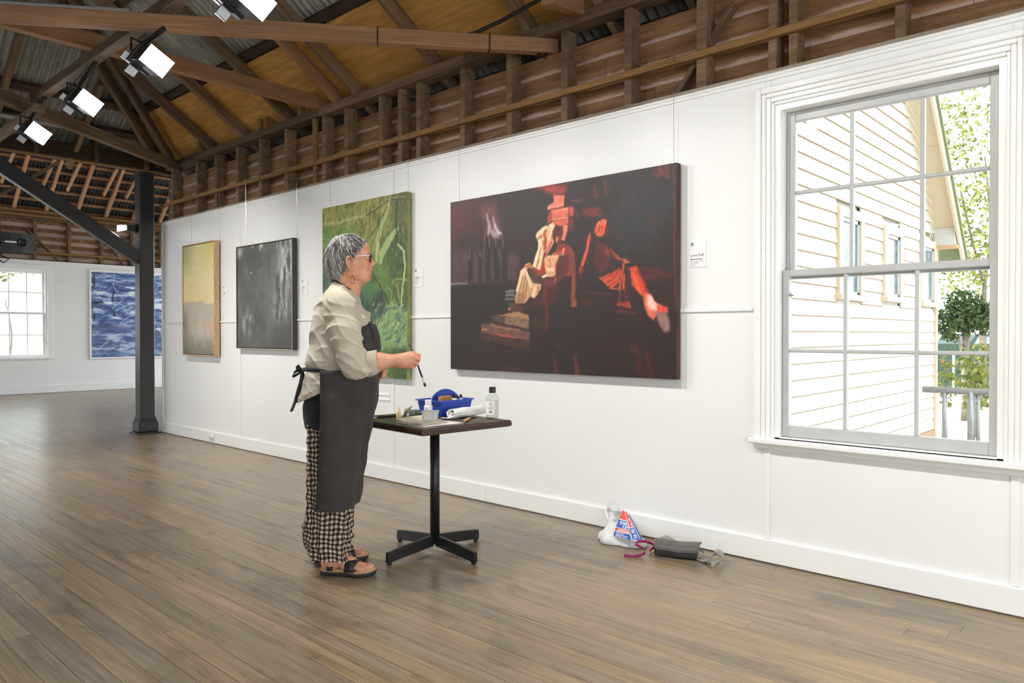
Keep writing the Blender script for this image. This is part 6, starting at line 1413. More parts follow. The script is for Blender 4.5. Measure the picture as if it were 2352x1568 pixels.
m = MB(); rr_ = lambda g, z: [Vector((g * x, g * y, z)) for x, y in ((-.042, -.030), (-.03, -.042), (.03, -.042), (.042, -.030), (.042, .030), (.03, .042), (-.03, .042), (-.042, .030))]
m.loft([rr_(.86, 0), rr_(1.02, .044), rr_(1.06, .046), rr_(1.06, .049), rr_(.98, .049), rr_(.82, .003)]); fixn(m.build('tub', tubm, tb))
MB().loft([rr_(.83, .004), rr_(.90, .022)]).build('murky_water', plain('murky_water', (150, 150, 142), 0.1), tb)
streak = plain('dark_streak', (92, 90, 86), 0.6)
for x, y, a in ((-.0415, -.010, 0),): MB().cbox((x - (.0008 if a == 0 else .006), y - (.006 if a == 0 else .0008), .02), (x + (.0008 if a == 0 else .006), y + (.006 if a == 0 else .0008), .044), .0003).build('paint_streak', streak, tb)
fc = onT(922, 962); card_y = plain('yellowed_card', (222, 206, 150), 0.75, var=0.08); fcard = empty('folded_card', fc); tag(fcard, 'yellowed folded card with handwriting standing open on the table', 'card')
def leaf(pts, nm):
    Q = [(Vector(onY(*p[:2], fc.y + p[2])) - fc) for p in pts]
    for q in Q: q.z = max(q.z, .0008)
    P = [[tuple(Q[0].lerp(Q[1], u).lerp(Q[3].lerp(Q[2], u), v)) for u in np.linspace(0, 1, 5)] for v in np.linspace(0, 1, 5)]; o = grid_obj(nm, P, card_y, fcard, thick=.0008)
    for k in range(4):
        v = .25 + .14 * k; a = Q[0].lerp(Q[3], v).lerp(Q[1].lerp(Q[2], v), .25); b = Q[0].lerp(Q[3], v).lerp(Q[1].lerp(Q[2], v), .45 + .12 * (k % 3)); n = (Q[1] - Q[0]).cross(Q[3] - Q[0]).normalized()
        if n.dot(Vector((1, -.9, .3))) < 0: n = -n
        MB().tube([a + n * .0012, a.lerp(b, .3) + n * .0012 + Vector((0, 0, .002)), a.lerp(b, .6) + n * .0012 - Vector((0, 0, .0015)), b + n * .0012], .0006, 5).build('pen_stroke', ink, o)
leaf([(911, 963, -.01), (924, 960, .03), (916, 932.5, .05), (909.5, 948, .0)], 'leaf'); leaf([(924, 960, .03), (932, 957, .10), (948, 931.5, .12), (929, 938.5, .05)], 'leaf')
ph = MB().cbox((-.036, -.075, 0), (.036, .075, .009), .003).build('phone', black_plastic); ph.matrix_world = Matrix.Translation(onT(889, 956.5)) @ Matrix.Rotation(radians(-12), 4, 'Z'); tag(ph, 'black mobile phone lying on the table next to the apron', 'phone')
MB().cbox((-.033, -.071, .0091), (.033, .071, .0097), .0004).build('screen', plain('dark_glass', (26, 30, 28), 0.08), ph)
foil = [plain('foil_%s' % n, c, 0.35, 0.3) for n, c in (('grey', (150, 152, 150)), ('green', (120, 146, 124)), ('dark', (74, 76, 78)))]
rg = random.Random(6)
for k in range(5):
    b0 = onT(944 + 4.2 * k, 962 - .6 * k); o = empty('palette_knife', b0, rg.uniform(-.3, .3)); tag(o, ['grey metal palette knife leftmost in the little standing bundle', 'green flecked palette knife second in the standing bundle', 'middle palette knife of the standing bundle beside the folded card', 'dark palette knife second from the tub in the bundle', 'palette knife of the bundle closest to the plastic tub'][k], 'palette knife', 'palette knives standing by the folded card')
    tl = radians(-16 + 9 * k); M = Matrix.Rotation(tl, 4, 'Y'); MB().cbox((-.006, -.011, 0), (.006, .011, .022), .003).build('grip', foil[2], o, M=M); MB().cbox((-.0016, -.012, .022), (.0016, .012, .05), .0008).build('blade', foil[k % 2], o, M=M)
rl0, rl1 = onT(1040, 962) + Vector((0, 0, .0285)), onT(1111, 951) + Vector((0, 0, .0285)); towel = plain('white_towel', (240, 238, 232), 0.95, var=0.03, bump=0.3, bscale=90)
rl = empty('rag_roll', rl0 - Vector((0, 0, .0285))); tag(rl, 'rolled white paper towel lying in front of the blue caddy', 'towel'); o0 = rl0 - Vector((0, 0, .0285)); ax_ = (rl1 - rl0); u_ = ax_.cross(Vector((0, 0, 1))).normalized(); v_ = u_.cross(ax_).normalized(); P = []
for i, t in enumerate(np.linspace(-.06, 1.04, 22)):
    row = []
    for k in range(33):
        a = 2 * pi * k / 32; r = (.0245 + .0018 * sin(3 * a + 9 * t) + .0012 * sin(7 * a - 12 * t)) * (1.0 if t < .95 else .82); row.append(tuple(rl0 - o0 + ax_ * t + u_ * cos(a) * r * 1.1 + v_ * sin(a) * r))
    P.append(row)
grid_obj('roll', P, towel, rl, thick=.002)
P = [[tuple(rl0 - o0 + ax_ * (-.05 + .0 * k) + (u_ * cos(a) + v_ * sin(a)) * (.004 + .0028 * a)) for k in (0,)] + [tuple(rl0 - o0 + ax_ * .2 + (u_ * cos(a) + v_ * sin(a)) * (.004 + .0028 * a))] for a in np.linspace(0, 7.0, 40)]; grid_obj('inner_turn', P, towel, rl, thick=.0012)
P = [[tuple(onT(1012 + 30 * u, 962 + 3 * v) - o0 + Vector((0, 0, .0055 + .012 * u * u + .002 * sin(9 * u)))) for u in np.linspace(0, 1, 9)] for v in np.linspace(0, 1, 4)]; grid_obj('loose_end', P, towel, rl, thick=.001)
ka, kb, kc = onT(1066, 967, .007), onT(1080, 959, .008), onT(1092, 955, .004); kn2 = empty('wood_scraper', ka - Vector((0, 0, .007))); tag(kn2, 'wooden handled scraper with a steel blade at the table front', 'scraper'); ko = ka - Vector((0, 0, .007)); beech = plain('beech_handle', (206, 160, 104), 0.5)
MB().tube([ka - ko, ka.lerp(kb, .5) - ko, kb - ko], [.0062, .0075, .005], 10).build('handle', beech, kn2, True); MB().tube([kb - ko, kb.lerp(kc, .3) - ko], .0025, 8).build('shank', black_metal, kn2); d_ = (kc - kb).normalized(); sd_ = Vector((-d_.y, d_.x, 0)); P = [[tuple(kb.lerp(kc, t) - ko + sd_ * w * s_) for s_ in (-1, 1)] for t, w in ((.25, .004), (.5, .011), (1.0, .013))]; grid_obj('blade', P, steel, kn2, thick=.0008)
for pa_, pb_, c, lab in (((1018, 965), (1046, 966), navy, 'thin navy handled brush lying on the papers'), ((1012, 962.5), (1024, 961), red_ink, 'small red topped brush beside the plastic tub')):
    a, b = onT(*pa_) + Vector((0, 0, .0085)), onT(*pb_) + Vector((0, 0, .0075)); o = empty('small_brush', a - Vector((0, 0, .0085))); tag(o, lab, 'paintbrush'); MB().tube([Vector((0, 0, .0085)), b - a + Vector((0, 0, .0075))], [.0038, .0022], 8).build('handle', c, o, True); MB().tube([Vector((0, 0, .0085)), (a - b).normalized() * .016 + Vector((0, 0, .008))], [.0036, .0015], 8).build('bristles', bristle, o, True)

# ------------------------------------------------------------------ by the skirting: bag, lanyard with keys, handbag
def bag_mat():
    q = NB('white_plastic_film'); n = q.noise(q.coord('Object', (1, 1, 1), False), 22, 4); q.bump(q.noise(q.coord('Object', (1, 1, 1), False), 45, 4, .6, 1.0), .5, .006); q.b.inputs['Transmission Weight'].default_value = .12
    return q.fin(q.ramp(n, [(.3, lin((226, 228, 230))), (.7, lin((244, 244, 244)))]), .32, 0, .5)
film = bag_mat(); B0 = Vector((-2.42, -.21, 0)); bag = empty('shopping_bag', B0); tag(bag, 'crumpled white plastic shopping bag with blue and red print against the skirting', 'bag')
def bp(px, py, Y): return Vector(onY(px, py, Y)) - B0
ops = []
add(ell(bp(1412, 1238, -.22), (.075, .085, .05))); add(ell(bp(1446, 1246, -.22), (.095, .06, .034)), .03); add(ell(bp(1388, 1232, -.20), (.03, .04, .03)), .03); add(cap(bp(1425, 1226, -.15), bp(1432, 1180, -.07), .04, .006), .04); add(cap(bp(1440, 1232, -.17), bp(1470, 1252, -.19), .035, .026), .03); add(cap(bp(1405, 1222, -.18), bp(1402, 1190, -.10), .03, .010), .03)
def bag_post(p, d):
    w = .016 * np.abs(pnoise(p, 24, 3)) + .010 * np.abs(pnoise(p, 52, 4)) - .011; return np.maximum(d + w, .001 - p[:, 2])
V, F = sdf_mesh(ops, (-.25, -.15, -.01), (.25, .2, .3), .0042, bag_post, 1); np_mesh('bag_film', V, F, film, bag)
for pts in ([(1400, 1192, -.10), (1394, 1178, -.08), (1396, 1166, -.06), (1404, 1160, -.05), (1414, 1160, -.045), (1422, 1166, -.05), (1424, 1180, -.07)], [(1412, 1195, -.10), (1402, 1176, -.09), (1400, 1168, -.09), (1412, 1163, -.08), (1424, 1172, -.07), (1430, 1182, -.08)]):
    Q = [Vector(p) for p in spline([bp(*p) for p in pts], 24)]; grid_obj('bag_handle', ribbon(Q, .030, 0, [Vector((.75 * cos(k * .13), .5, .45 * sin(k * .13))) for k in range(24)]), film, bag, thick=.0008)
pr_blue = plain('print_blue', (44, 92, 182), 0.4); pr_red = plain('print_red', (226, 78, 62), 0.4); pr_white = plain('print_white', (244, 244, 244), 0.4)
def patch(c):   # c: corner columns: left edge list, right edge list (px,py,Y)
    Lp = spline([bp(*p) for p in c[0]], 24); Rp = spline([bp(*p) for p in c[1]], 24)
    def fn(u, v, off=0.0):
        x = np.clip(v, 0, 1) * 23; i = min(int(x), 22); f = x - i; a = Lp[i] * (1 - f) + Lp[i + 1] * f; b = Rp[i] * (1 - f) + Rp[i + 1] * f; p = Vector(a * (1 - u) + b * u); bulge = sin(pi * min(1, max(0, u))) * .012 + .0025 * sin(11 * v + 5 * u)
        return p + Vector((.66, -.75, .0)) * (bulge + off)
    return fn
def fill(fn, u0, u1, v0, v1, m, nm, off): grid_obj(nm, [[tuple(fn(u, v, off)) for u in np.linspace(u0, u1, 9)] for v in np.linspace(v0, v1, 9)], m, bag, thick=.0003, flip=True)
def ptext(fn, t, u, v, w, h, m, off=.0022):
    me = text_mesh(t, 1.0, bold=.03); xs = [v_.co.x for v_ in me.vertices]; ys_ = [v_.co.y for v_ in me.vertices]; x0_, x1_, y0_, y1_ = min(xs), max(xs), min(ys_), max(ys_)
    for q in me.vertices: q.co = fn(u + (q.co.x - x0_) / (x1_ - x0_) * w, v + (1 - (q.co.y - y0_) / (y1_ - y0_)) * h, off)
    me.materials.append(m); put('lettering', me, bag)
pL = patch(([(1431, 1168, -.085), (1422, 1190, -.17), (1415, 1208, -.23), (1409, 1230, -.29)], [(1433, 1168, -.085), (1440, 1195, -.18), (1446, 1215, -.245), (1452, 1240, -.30)])); pR = patch(([(1433, 1168, -.085), (1440, 1195, -.18), (1446, 1215, -.245), (1454, 1241, -.30)], [(1435, 1168, -.08), (1448, 1185, -.13), (1462, 1210, -.20), (1478, 1242, -.26)]))
fill(pL, 0, 1, 0, 1, pr_white, 'printed_panel', .0); fill(pR, 0, 1, 0, 1, pr_white, 'printed_panel', .0)
fill(pL, 0.0, 1, .06, .33, pr_red, 'printed_band', .0008); fill(pL, 0.0, 1, .36, .68, pr_blue, 'printed_band', .0008); fill(pL, 0.0, 1, .70, .79, pr_red, 'printed_band', .0008); fill(pL, 0.0, .95, .81, .99, pr_blue, 'printed_band', .0008)
fill(pR, .12, .72, .10, .60, pr_red, 'printed_band', .0008); fill(pR, .78, .98, .25, .97, pr_blue, 'printed_band', .0008); fill(pR, .02, .72, .63, .95, pr_blue, 'printed_band', .0008)
ptext(pL, 'DIS', .22, .40, .72, .12, pr_white); ptext(pL, 'CH', .45, .54, .5, .12, pr_white); ptext(pL, 'AUSTRALI', .12, .725, .8, .05, pr_white); ptext(pL, 'FOR YOUR', .1, .83, .45, .035, pr_white); ptext(pL, 'NEAREST STORE', .1, .88, .66, .035, pr_white); ptext(pL, 'DETAILS CALL', .1, .93, .6, .035, pr_white)
ptext(pR, 'T', .3, .33, .3, .11, pr_white); ptext(pR, 'E', .42, .48, .2, .08, pr_white); ptext(pR, 'NT', .15, .67, .45, .11, pr_white); ptext(pR, 'ST', .2, .81, .4, .1, pr_white)
# lanyard
mag = cloth('magenta_webbing', (150, 34, 92), (176, 52, 112), 30); ly0 = Vector(onZ(1480, 1268)); ly = empty('lanyard', ly0); tag(ly, 'magenta lanyard with a bunch of keys on the floor by the bag', 'lanyard')
def lp(px, py, h): return Vector(onZ(px, py, h)) - ly0
def lq(px, py, Y): return Vector(onY(px, py, Y)) - ly0
pts = [lp(1434, 1275, .009), lp(1452, 1277, .009), lp(1472, 1274, .010), lq(1481, 1268, -.365), lq(1479, 1260, -.36), lq(1468, 1254, -.355), lq(1460, 1248, -.345), lq(1466, 1243, -.325), lq(1482, 1243, -.29), lq(1498, 1248, -.265), lq(1504, 1254, -.27), lq(1497, 1260, -.29), lp(1492, 1263, .010)]
Q = [Vector(p) for p in spline(pts, 60)]
for q in Q: q.z = max(q.z, .0085)
grid_obj('ribbon', ribbon(Q, .016, 0, [Vector((.35 * sin(k * .22), .3 * cos(k * .2), .9)).normalized() for k in range(60)]), mag, ly, thick=.0015)
kc_ = lp(1499, 1265, .010); MB().tube([kc_ + Vector((.014 * cos(a), .010 * sin(a), .010 * sin(a))) for a in np.linspace(0, 2 * pi, 21)], .0014, 6, cap=False).build('key_ring', steel, ly, True); MB().tube([lp(1492, 1262, .010), kc_ + Vector((-.012, 0, 0))], .004, 8).build('clip', steel, ly)
for (px, py), m_, a in (((1517, 1264), steel, 0), ((1519, 1269), steel, 1), ((1502, 1279), gold, 2), ((1490, 1276), gold, 3), ((1510, 1272), gold, 4), ((1508, 1262), steel, 5)):
    e = lp(px, py, .004); d = (e - kc_); d2 = d.normalized(); s_ = Vector((-d2.y, d2.x, 0)).normalized(); k = empty('key'); k.parent = ly
    m = MB(); m.lathe([(.0085, -.001), (.0085, .001)], 12, Matrix.Translation(kc_ + d2 * .012 + Vector((0, 0, .0015 * a))) @ Matrix.Rotation(.3, 4, 'X')); m.build('bow', m_, k); P = [[tuple(kc_ + d2 * .018 + (e - kc_ - d2 * .018) * t + s_ * w * q + Vector((0, 0, .0015 * a * (1 - t)))) for q in (-1, 1)] for t, w in ((0, .003), (.3, .0028), (.4, .0042), (.55, .0028), (.7, .0038), (.85, .0026), (1, .001))]; grid_obj('blade', P, m_, k, thick=.0014)
# handbag
hb_leather = plain('grey_black_leather', (58, 56, 55), 0.42, var=0.12, scale=20, bump=0.15, bscale=160); H0 = Vector(onZ(1550, 1266)); hb = empty('handbag', H0); tag(hb, 'small black leather handbag with a patterned strap lying against the skirting', 'handbag')
def hp(px, py, h): return Vector(onZ(px, py, h)) - H0
a0, a1 = hp(1508, 1262, .03), hp(1597, 1272, .028); axh = (a1 - a0).normalized(); sdh = Vector((-axh.y, axh.x, 0)); rings = []
for i, t in enumerate(np.linspace(-.03, 1.03, 16)):
    sq = 1 if 0 < i < 15 else .93; c = a0.lerp(a1, t); c.z = 0; R_ = []
    for k in range(28):
        a = 2 * pi * k / 28; ca, sa = cos(a), sin(a); x = .052 * abs(ca) ** .6 * (1 if ca > 0 else -1); z = .031 * abs(sa) ** .65 * (1 if sa > 0 else -1) * (1 - .12 * sin(5 * t + .5)); R_.append(c + sdh * (x * sq + .014 + .002 * sin(9 * t)) + Vector((0, 0, .0335 + z * sq + .0015 * sin(11 * t + 3 * a))))
    rings.append(R_)
for R_ in rings:
    for q in R_: q.z = max(q.z, .0006)
fixn(MB().loft(rings).build('pouch', hb_leather, hb, True))
prof = [(-.043, .036), (-.038, .056), (-.015, .067), (.02, .072), (.055, .070), (.070, .058)]; P = []
for t in np.linspace(-.03, 1.12, 15): P.append([tuple(Vector((0, 0, 0)) + Vector(a0.lerp(a1, t)).xy.to_3d() + sdh * (x + .002 * sin(9 * t)) + Vector((0, 0, z + .0045 + .003 * sin(6 * t + 1)))) for x, z in spline([(q[0], q[1], 0) for q in prof], 16)[:, :2]])
grid_obj('flap', P, plain('worn_grey_leather', (90, 87, 84), 0.5, var=0.12, scale=25, bump=0.15, bscale=160), hb, thick=.003)
P = []
for t in np.linspace(0, 1, 9): P.append([tuple(a1 + axh * (.005 + .038 * t) + sdh * (x * (1 - .25 * t)) + Vector((0, 0, .016 + .012 * (1 - t) - .01 * t + .004 * cos(x * 60)))) for x in np.linspace(.0, .05, 5)])
grid_obj('side_tab', P, hb_leather, hb, thick=.002); MB().tube([hp(1500, 1240, .05), hp(1506, 1240, .052), hp(1514, 1243, .05)], .006, 8).build('clasp', gold, hb, True)
def zigzag():
    q = NB('zigzag_webbing'); uv = q.new('ShaderNodeUVMap'); sp = q.new('ShaderNodeSeparateXYZ'); q.l.new(uv.outputs[0], sp.inputs[0]); tri = q.math('ABSOLUTE', q.math('SUBTRACT', q.math('FRACT', q.math('MULTIPLY', sp.outputs['X'], 1.0)), .5)); f = q.math('FRACT', q.math('ADD', q.math('MULTIPLY', sp.outputs['Y'], 110), q.math('MULTIPLY', tri, 2.0)))
    return q.fin(q.ramp(f, [(0, lin((34, 33, 34))), (.48, lin((34, 33, 34))), (.52, lin((222, 216, 206))), (1, lin((222, 216, 206)))]), .8, 0, .2)
zz = zigzag()
def strap(pts, ups, nm, m_, w=.034):
    Q = [Vector(p) for p in spline(pts, 40)]; U = [Vector(u).normalized() for u in spline(ups, 40)]; P = ribbon(Q, w, 0, U); L = np.concatenate([[0], np.cumsum(np.linalg.norm(np.diff(P.mean(1), axis=0), axis=1))]); uv = np.stack([np.stack([np.zeros(40), L], -1), np.stack([np.ones(40), L], -1)], 1); grid_obj(nm, P, m_, hb, uv, thick=.002)
strap([hp(1580, 1277, .006), hp(1600, 1284, .006), hp(1622, 1293, .006), hp(1634, 1298, .008)], [(.3, .9, .1)] * 4, 'leather_strap', leather_black, .022)
strap([hp(1634, 1297, .010), hp(1644, 1294, .022), hp(1656, 1286, .030), hp(1658, 1276, .036), hp(1650, 1268, .040), hp(1640, 1270, .034), hp(1634, 1280, .024), hp(1622, 1286, .014), hp(1604, 1282, .012)], [(.2, .3, .9), (.3, .2, .9), (.4, .3, .85), (.3, .4, .85), (.2, .5, .85), (.1, .5, .85), (.2, .8, .6), (.3, .9, .3), (.3, .9, .2)], 'webbing_strap', zz)
strap([hp(1516, 1240, .05), hp(1520, 1233, .064), hp(1528, 1232, .07), hp(1538, 1237, .066), hp(1545, 1242, .06)], [(.4, .8, .4)] * 5, 'webbing_strap', zz, .024)
for px, py in ((1577, 1279), (1632, 1299)):
    c = hp(px, py, .006); MB().tube([c + Vector((.013 * cos(a), .009 * sin(a), .003 * sin(a))) for a in np.linspace(0, 2 * pi, 17)], .0022, 6, cap=False).build('gold_ring', gold, hb, True)
# ------------------------------------------------------------------ outside the window
GZ = -0.26
concrete = plain('pale_concrete', (206, 202, 194), 0.9, var=0.06, scale=0.8); gravel_m = plain('grey_gravel', (150, 148, 146), 0.95, var=0.35, scale=60, bump=0.5, bscale=80)
tag(MB().box((-60, 0.2, GZ - .1), (40, 80, GZ)).box((-60, -60, GZ - .1), (-18.2, 0.2, GZ)).build('ground', concrete), kind='structure')
gv = MB().box((-2.69, 4.6, GZ), (2.5, 6.9, GZ + .006)).build('gravel_strip', gravel_m); tag(gv, kind='structure')
HXW = -2.7; 
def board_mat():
    # painted weatherboard, with a ragged tan band along the lower edge
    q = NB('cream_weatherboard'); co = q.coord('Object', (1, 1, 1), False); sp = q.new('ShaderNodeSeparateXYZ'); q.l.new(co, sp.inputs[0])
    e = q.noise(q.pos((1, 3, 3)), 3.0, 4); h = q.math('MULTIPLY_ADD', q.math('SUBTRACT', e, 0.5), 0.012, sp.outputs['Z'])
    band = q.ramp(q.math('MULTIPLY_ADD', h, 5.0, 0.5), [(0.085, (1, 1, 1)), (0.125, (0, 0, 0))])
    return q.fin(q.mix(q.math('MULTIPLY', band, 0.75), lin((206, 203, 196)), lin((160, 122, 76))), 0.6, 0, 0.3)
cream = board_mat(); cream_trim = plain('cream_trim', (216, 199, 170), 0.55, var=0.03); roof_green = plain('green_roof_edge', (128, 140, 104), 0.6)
house = empty('weatherboard_house', (HXW, 4.5, GZ)); tag(house, 'cream weatherboard house with a steep gable seen through the window', 'house')
O = Vector((HXW, 4.5, GZ)); HY0, HY1 = 0.9, 7.85
def rake(y): return 2.67 + 1.12 * (7.8 - y)
wins = ((4.02, 4.77, 1.60, 2.51), (5.52, 6.23, 1.63, 2.48), (7.07, 7.81, 1.62, 2.47))
z = GZ + .14; k = 0
while z < 5.6:
    zt = z + .15; ye = min(HY1, 7.8 - (zt - 2.67) / 1.12)
    segs = [(HY0, ye)]
    for a, b, c, d in wins:
        if zt > c + .02 and z < d - .02:
            segs = [s for (p, q) in segs for s in ((p, min(q, a)), (max(p, b), q)) if s[1] - s[0] > .02]
    for p, q in segs:
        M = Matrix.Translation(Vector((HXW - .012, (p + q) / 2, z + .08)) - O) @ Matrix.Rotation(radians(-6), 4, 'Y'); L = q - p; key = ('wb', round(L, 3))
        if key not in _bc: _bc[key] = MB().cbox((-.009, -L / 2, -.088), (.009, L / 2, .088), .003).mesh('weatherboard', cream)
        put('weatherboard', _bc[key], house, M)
    z += .15; k += 1
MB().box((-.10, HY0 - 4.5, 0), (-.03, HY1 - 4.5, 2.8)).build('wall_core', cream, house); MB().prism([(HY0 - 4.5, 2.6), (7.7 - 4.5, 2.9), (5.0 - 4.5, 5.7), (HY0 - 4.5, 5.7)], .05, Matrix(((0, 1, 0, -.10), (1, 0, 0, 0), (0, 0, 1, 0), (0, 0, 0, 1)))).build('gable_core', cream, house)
MB().cbox((-.06, HY1 - 4.5 - .02, 0), (.03, HY1 - 4.5 + .06, 2.93), .004).build('corner_board', cream_trim, house); MB().cbox((-.05, HY0 - 4.5, 0), (.02, HY1 - 4.5, .13), .004).build('plinth_board', plain('brick_plinth', (176, 140, 112), .8), house)
dark_pane = plain('reflective_pane', (120, 134, 132), 0.06, 0.0, var=0.4, scale=9); alu = plain('grey_window_frame', (176, 184, 196), 0.4, 0.3)
for a, b, c, d in wins:
    w = empty('house_window'); w.parent = house; y0, y1, z0, z1 = a - 4.5, b - 4.5, c - GZ, d - GZ
    m = MB().cbox((-.03, y0, z0), (.035, y0 + .10, z1)).cbox((-.03, y1 - .10, z0), (.035, y1, z1)).cbox((-.03, y0 + .1, z1 - .10), (.035, y1 - .1, z1)); m.build('casing', cream_trim, w); MB().cbox((-.03, y0 - .06, z0 - .05), (.075, y1 + .06, z0 + .01), .004).build('house_sill', cream_trim, w)
    m = MB(); p0, p1, q0, q1 = y0 + .1, y1 - .1, z0 + .01, z1 - .1
    m.cbox((-.02, p0, q0), (.012, p0 + .035, q1)).cbox((-.02, p1 - .05, q0), (.012, p1, q1)).cbox((-.02, p0, q0), (.012, p1, q0 + .04)).cbox((-.02, p0, q1 - .04), (.012, p1, q1)); m.build('house_sash', alu, w); MB().box((-.012, p0 + .03, q0 + .03), (-.006, p1 - .03, q1 - .03)).build('pane', dark_pane, w)
def rk(y, x, dz): return Vector((x, y, rake(y) + dz)) - O
def slope_slab(nm, x0, x1, ya, yb, d0, d1, m_):
    MB().loft([[rk(ya, x0, d0), rk(ya, x1, d0), rk(ya, x1, d1), rk(ya, x0, d1)], [rk(yb, x0, d0), rk(yb, x1, d0), rk(yb, x1, d1), rk(yb, x0, d1)]]).build(nm, m_, house)
for ya, yb in ((4.4, 5.9), (5.905, 6.95), (6.955, 7.95)): slope_slab('soffit', HXW - .05, HXW + .27, ya, yb, .0, .02, cream_trim)
slope_slab('barge_board', HXW + .27, HXW + .30, 4.4, 8.2, -.13, .05, cream_trim); slope_slab('roof_edge', HXW - .3, HXW + .33, 4.4, 8.25, .052, .09, roof_green)
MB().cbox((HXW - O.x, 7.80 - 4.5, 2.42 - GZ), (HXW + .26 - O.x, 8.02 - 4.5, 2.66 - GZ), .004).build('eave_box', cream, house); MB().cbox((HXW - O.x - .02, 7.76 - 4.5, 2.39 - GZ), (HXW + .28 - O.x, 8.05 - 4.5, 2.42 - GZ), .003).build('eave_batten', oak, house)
# pipe railing
rl_ = empty('pipe_railing', (-1.2, 5.2, GZ)); tag(rl_, 'galvanised pipe handrail outside the window', 'railing')
MB().tube([(onY(2120, 890, 5.2).x + 1.2, 0, .86), (1.6, 0, .86)], .034, 14).build('top_pipe', galv, rl_, True)
for px, r in ((2170, .027), (2231, .036), (2247, .018), (2292, .03)):
    x = onY(px, 950, 5.2).x + 1.2; MB().tube([(x, 0, 0), (x, 0, .86)], r, 12).build('upright', galv, rl_, True)
# planting
def leafm(name, c1, c2):
    q = NB(name); at = q.new('ShaderNodeAttribute', attribute_name='tone'); c = q.ramp(at.outputs['Fac'], [(0, lin(c1)), (1, lin(c2))]); q.b.inputs['Base Color'].default_value = lin(c1); q.fin(c, .55, 0, .3)
    tr_ = q.new('ShaderNodeBsdfTranslucent'); q.l.new(c, tr_.inputs[0]); mx = q.new('ShaderNodeMixShader'); mx.inputs[0].default_value = .35; q.l.new(q.b.outputs[0], mx.inputs[1]); q.l.new(tr_.outputs[0], mx.inputs[2]); q.l.new(mx.outputs[0], q.n['Material Output'].inputs['Surface']); return q.m
leaf_light = leafm('light_leaf', (78, 98, 42), (166, 166, 84)); leaf_dark = leafm('dark_leaf', (36, 54, 28), (86, 108, 54)); bark = timber('bark', (112, 102, 90), (160, 148, 130))
def at_d(px, py, d): return Vector(_cam + _ray(px, py) * d)
def crown(name, blobs, n, size, m_, parent, seed, o):
    rg = np.random.default_rng(seed); V = []; Fc = []; T = []
    for (c, r, share) in blobs:
        k = int(n * share)
        for _ in range(k):
            d = rg.normal(size=3); d /= np.linalg.norm(d); p = np.array(tuple(c - o)) + d * np.array(r) * rg.random() ** .4; a = rg.normal(size=3); a /= np.linalg.norm(a); b = np.cross(a, rg.normal(size=3)); b /= np.linalg.norm(b) + 1e-9; s = size * rg.uniform(.6, 1.4); i = len(V)
            V += [tuple(p - a * s), tuple(p + b * s * .45), tuple(p + a * s), tuple(p - b * s * .45)]; Fc.append((i, i + 1, i + 2, i + 3)); t = rg.random(); T += [t] * 4
    me = bpy.data.meshes.new(name); me.from_pydata(V, [], Fc); me.attributes.new('tone', 'FLOAT', 'POINT').data.foreach_set('value', T); me.materials.append(m_); return put(name, me, parent)
def tree(name, base, pts, blobs, n, size, m_, lab, cat, seed, grp=None):
    t = empty(name, base); tag(t, lab, cat, grp); b = Vector(base)
    for path, r in pts:
        Q = [Vector(p) - b for p in spline(path, 10)]; MB().tube(Q, [r * (1 - .6 * i / 9) for i in range(10)], 8).build('trunk' if r > .04 else 'branch', bark, t, True)
    crown('foliage', blobs, n, size, m_, t, seed, b); return t
D = 15.0; bs = at_d(2255, 900, D); bs.z = GZ
tree('leafy_tree', bs, [([bs, at_d(2258, 760, D), at_d(2262, 640, D)], .09), ([at_d(2262, 660, D), at_d(2235, 560, D), at_d(2205, 430, D)], .035), ([at_d(2262, 650, D), at_d(2275, 520, D), at_d(2262, 360, D)], .035)],
     [(at_d(2225, 480, D), (1.0, 1.0, 1.5), .42), (at_d(2215, 620, D), (.8, .8, .6), .22), (at_d(2290, 500, D), (.8, .8, 1.6), .16), (at_d(2205, 280, D), (.7, .7, .9), .14), (at_d(2265, 300, D), (.7, .7, .9), .06)], 2600, .055, leaf_light, 'tall light green tree behind the gable outside the window', 'tree', 4)
D = 12.5; bs = at_d(2215, 850, D); bs.z = GZ
tree('dark_shrub', bs, [([bs, at_d(2217, 790, D), at_d(2200, 735, D)], .05), ([bs, at_d(2222, 790, D), at_d(2236, 735, D)], .045), ([bs, at_d(2208, 800, D), at_d(2180, 750, D)], .035), ([at_d(2217, 800, D), at_d(2220, 740, D), at_d(2222, 700, D)], .03)],
     [(at_d(2185, 745, D), (.35, .35, .3), .3), (at_d(2225, 725, D), (.42, .42, .3), .38), (at_d(2265, 735, D), (.35, .35, .28), .2), (at_d(2210, 690, D), (.3, .3, .2), .12)], 1900, .05, leaf_dark, 'dark green shrub with several stems beyond the pipe railing', 'shrub', 5)
D = 10.5
for (px, py, rx, rz, n, lab) in ((2240, 868, .30, .16, 420, 'low pale green bush just above the pipe railing'), (2172, 882, .10, .10, 90, 'small bush against the house corner beyond the railing')):
    bs = at_d(px, py, D); c = bs.copy(); bs.z = GZ; tree('low_bush', bs, [([bs, c], .02)], [(c, (rx, rx, max(rz, (c.z - GZ) * .6)), 1.0)], n, .05, leaf_light, lab, 'bush', int(px), 'low bushes beyond the railing')
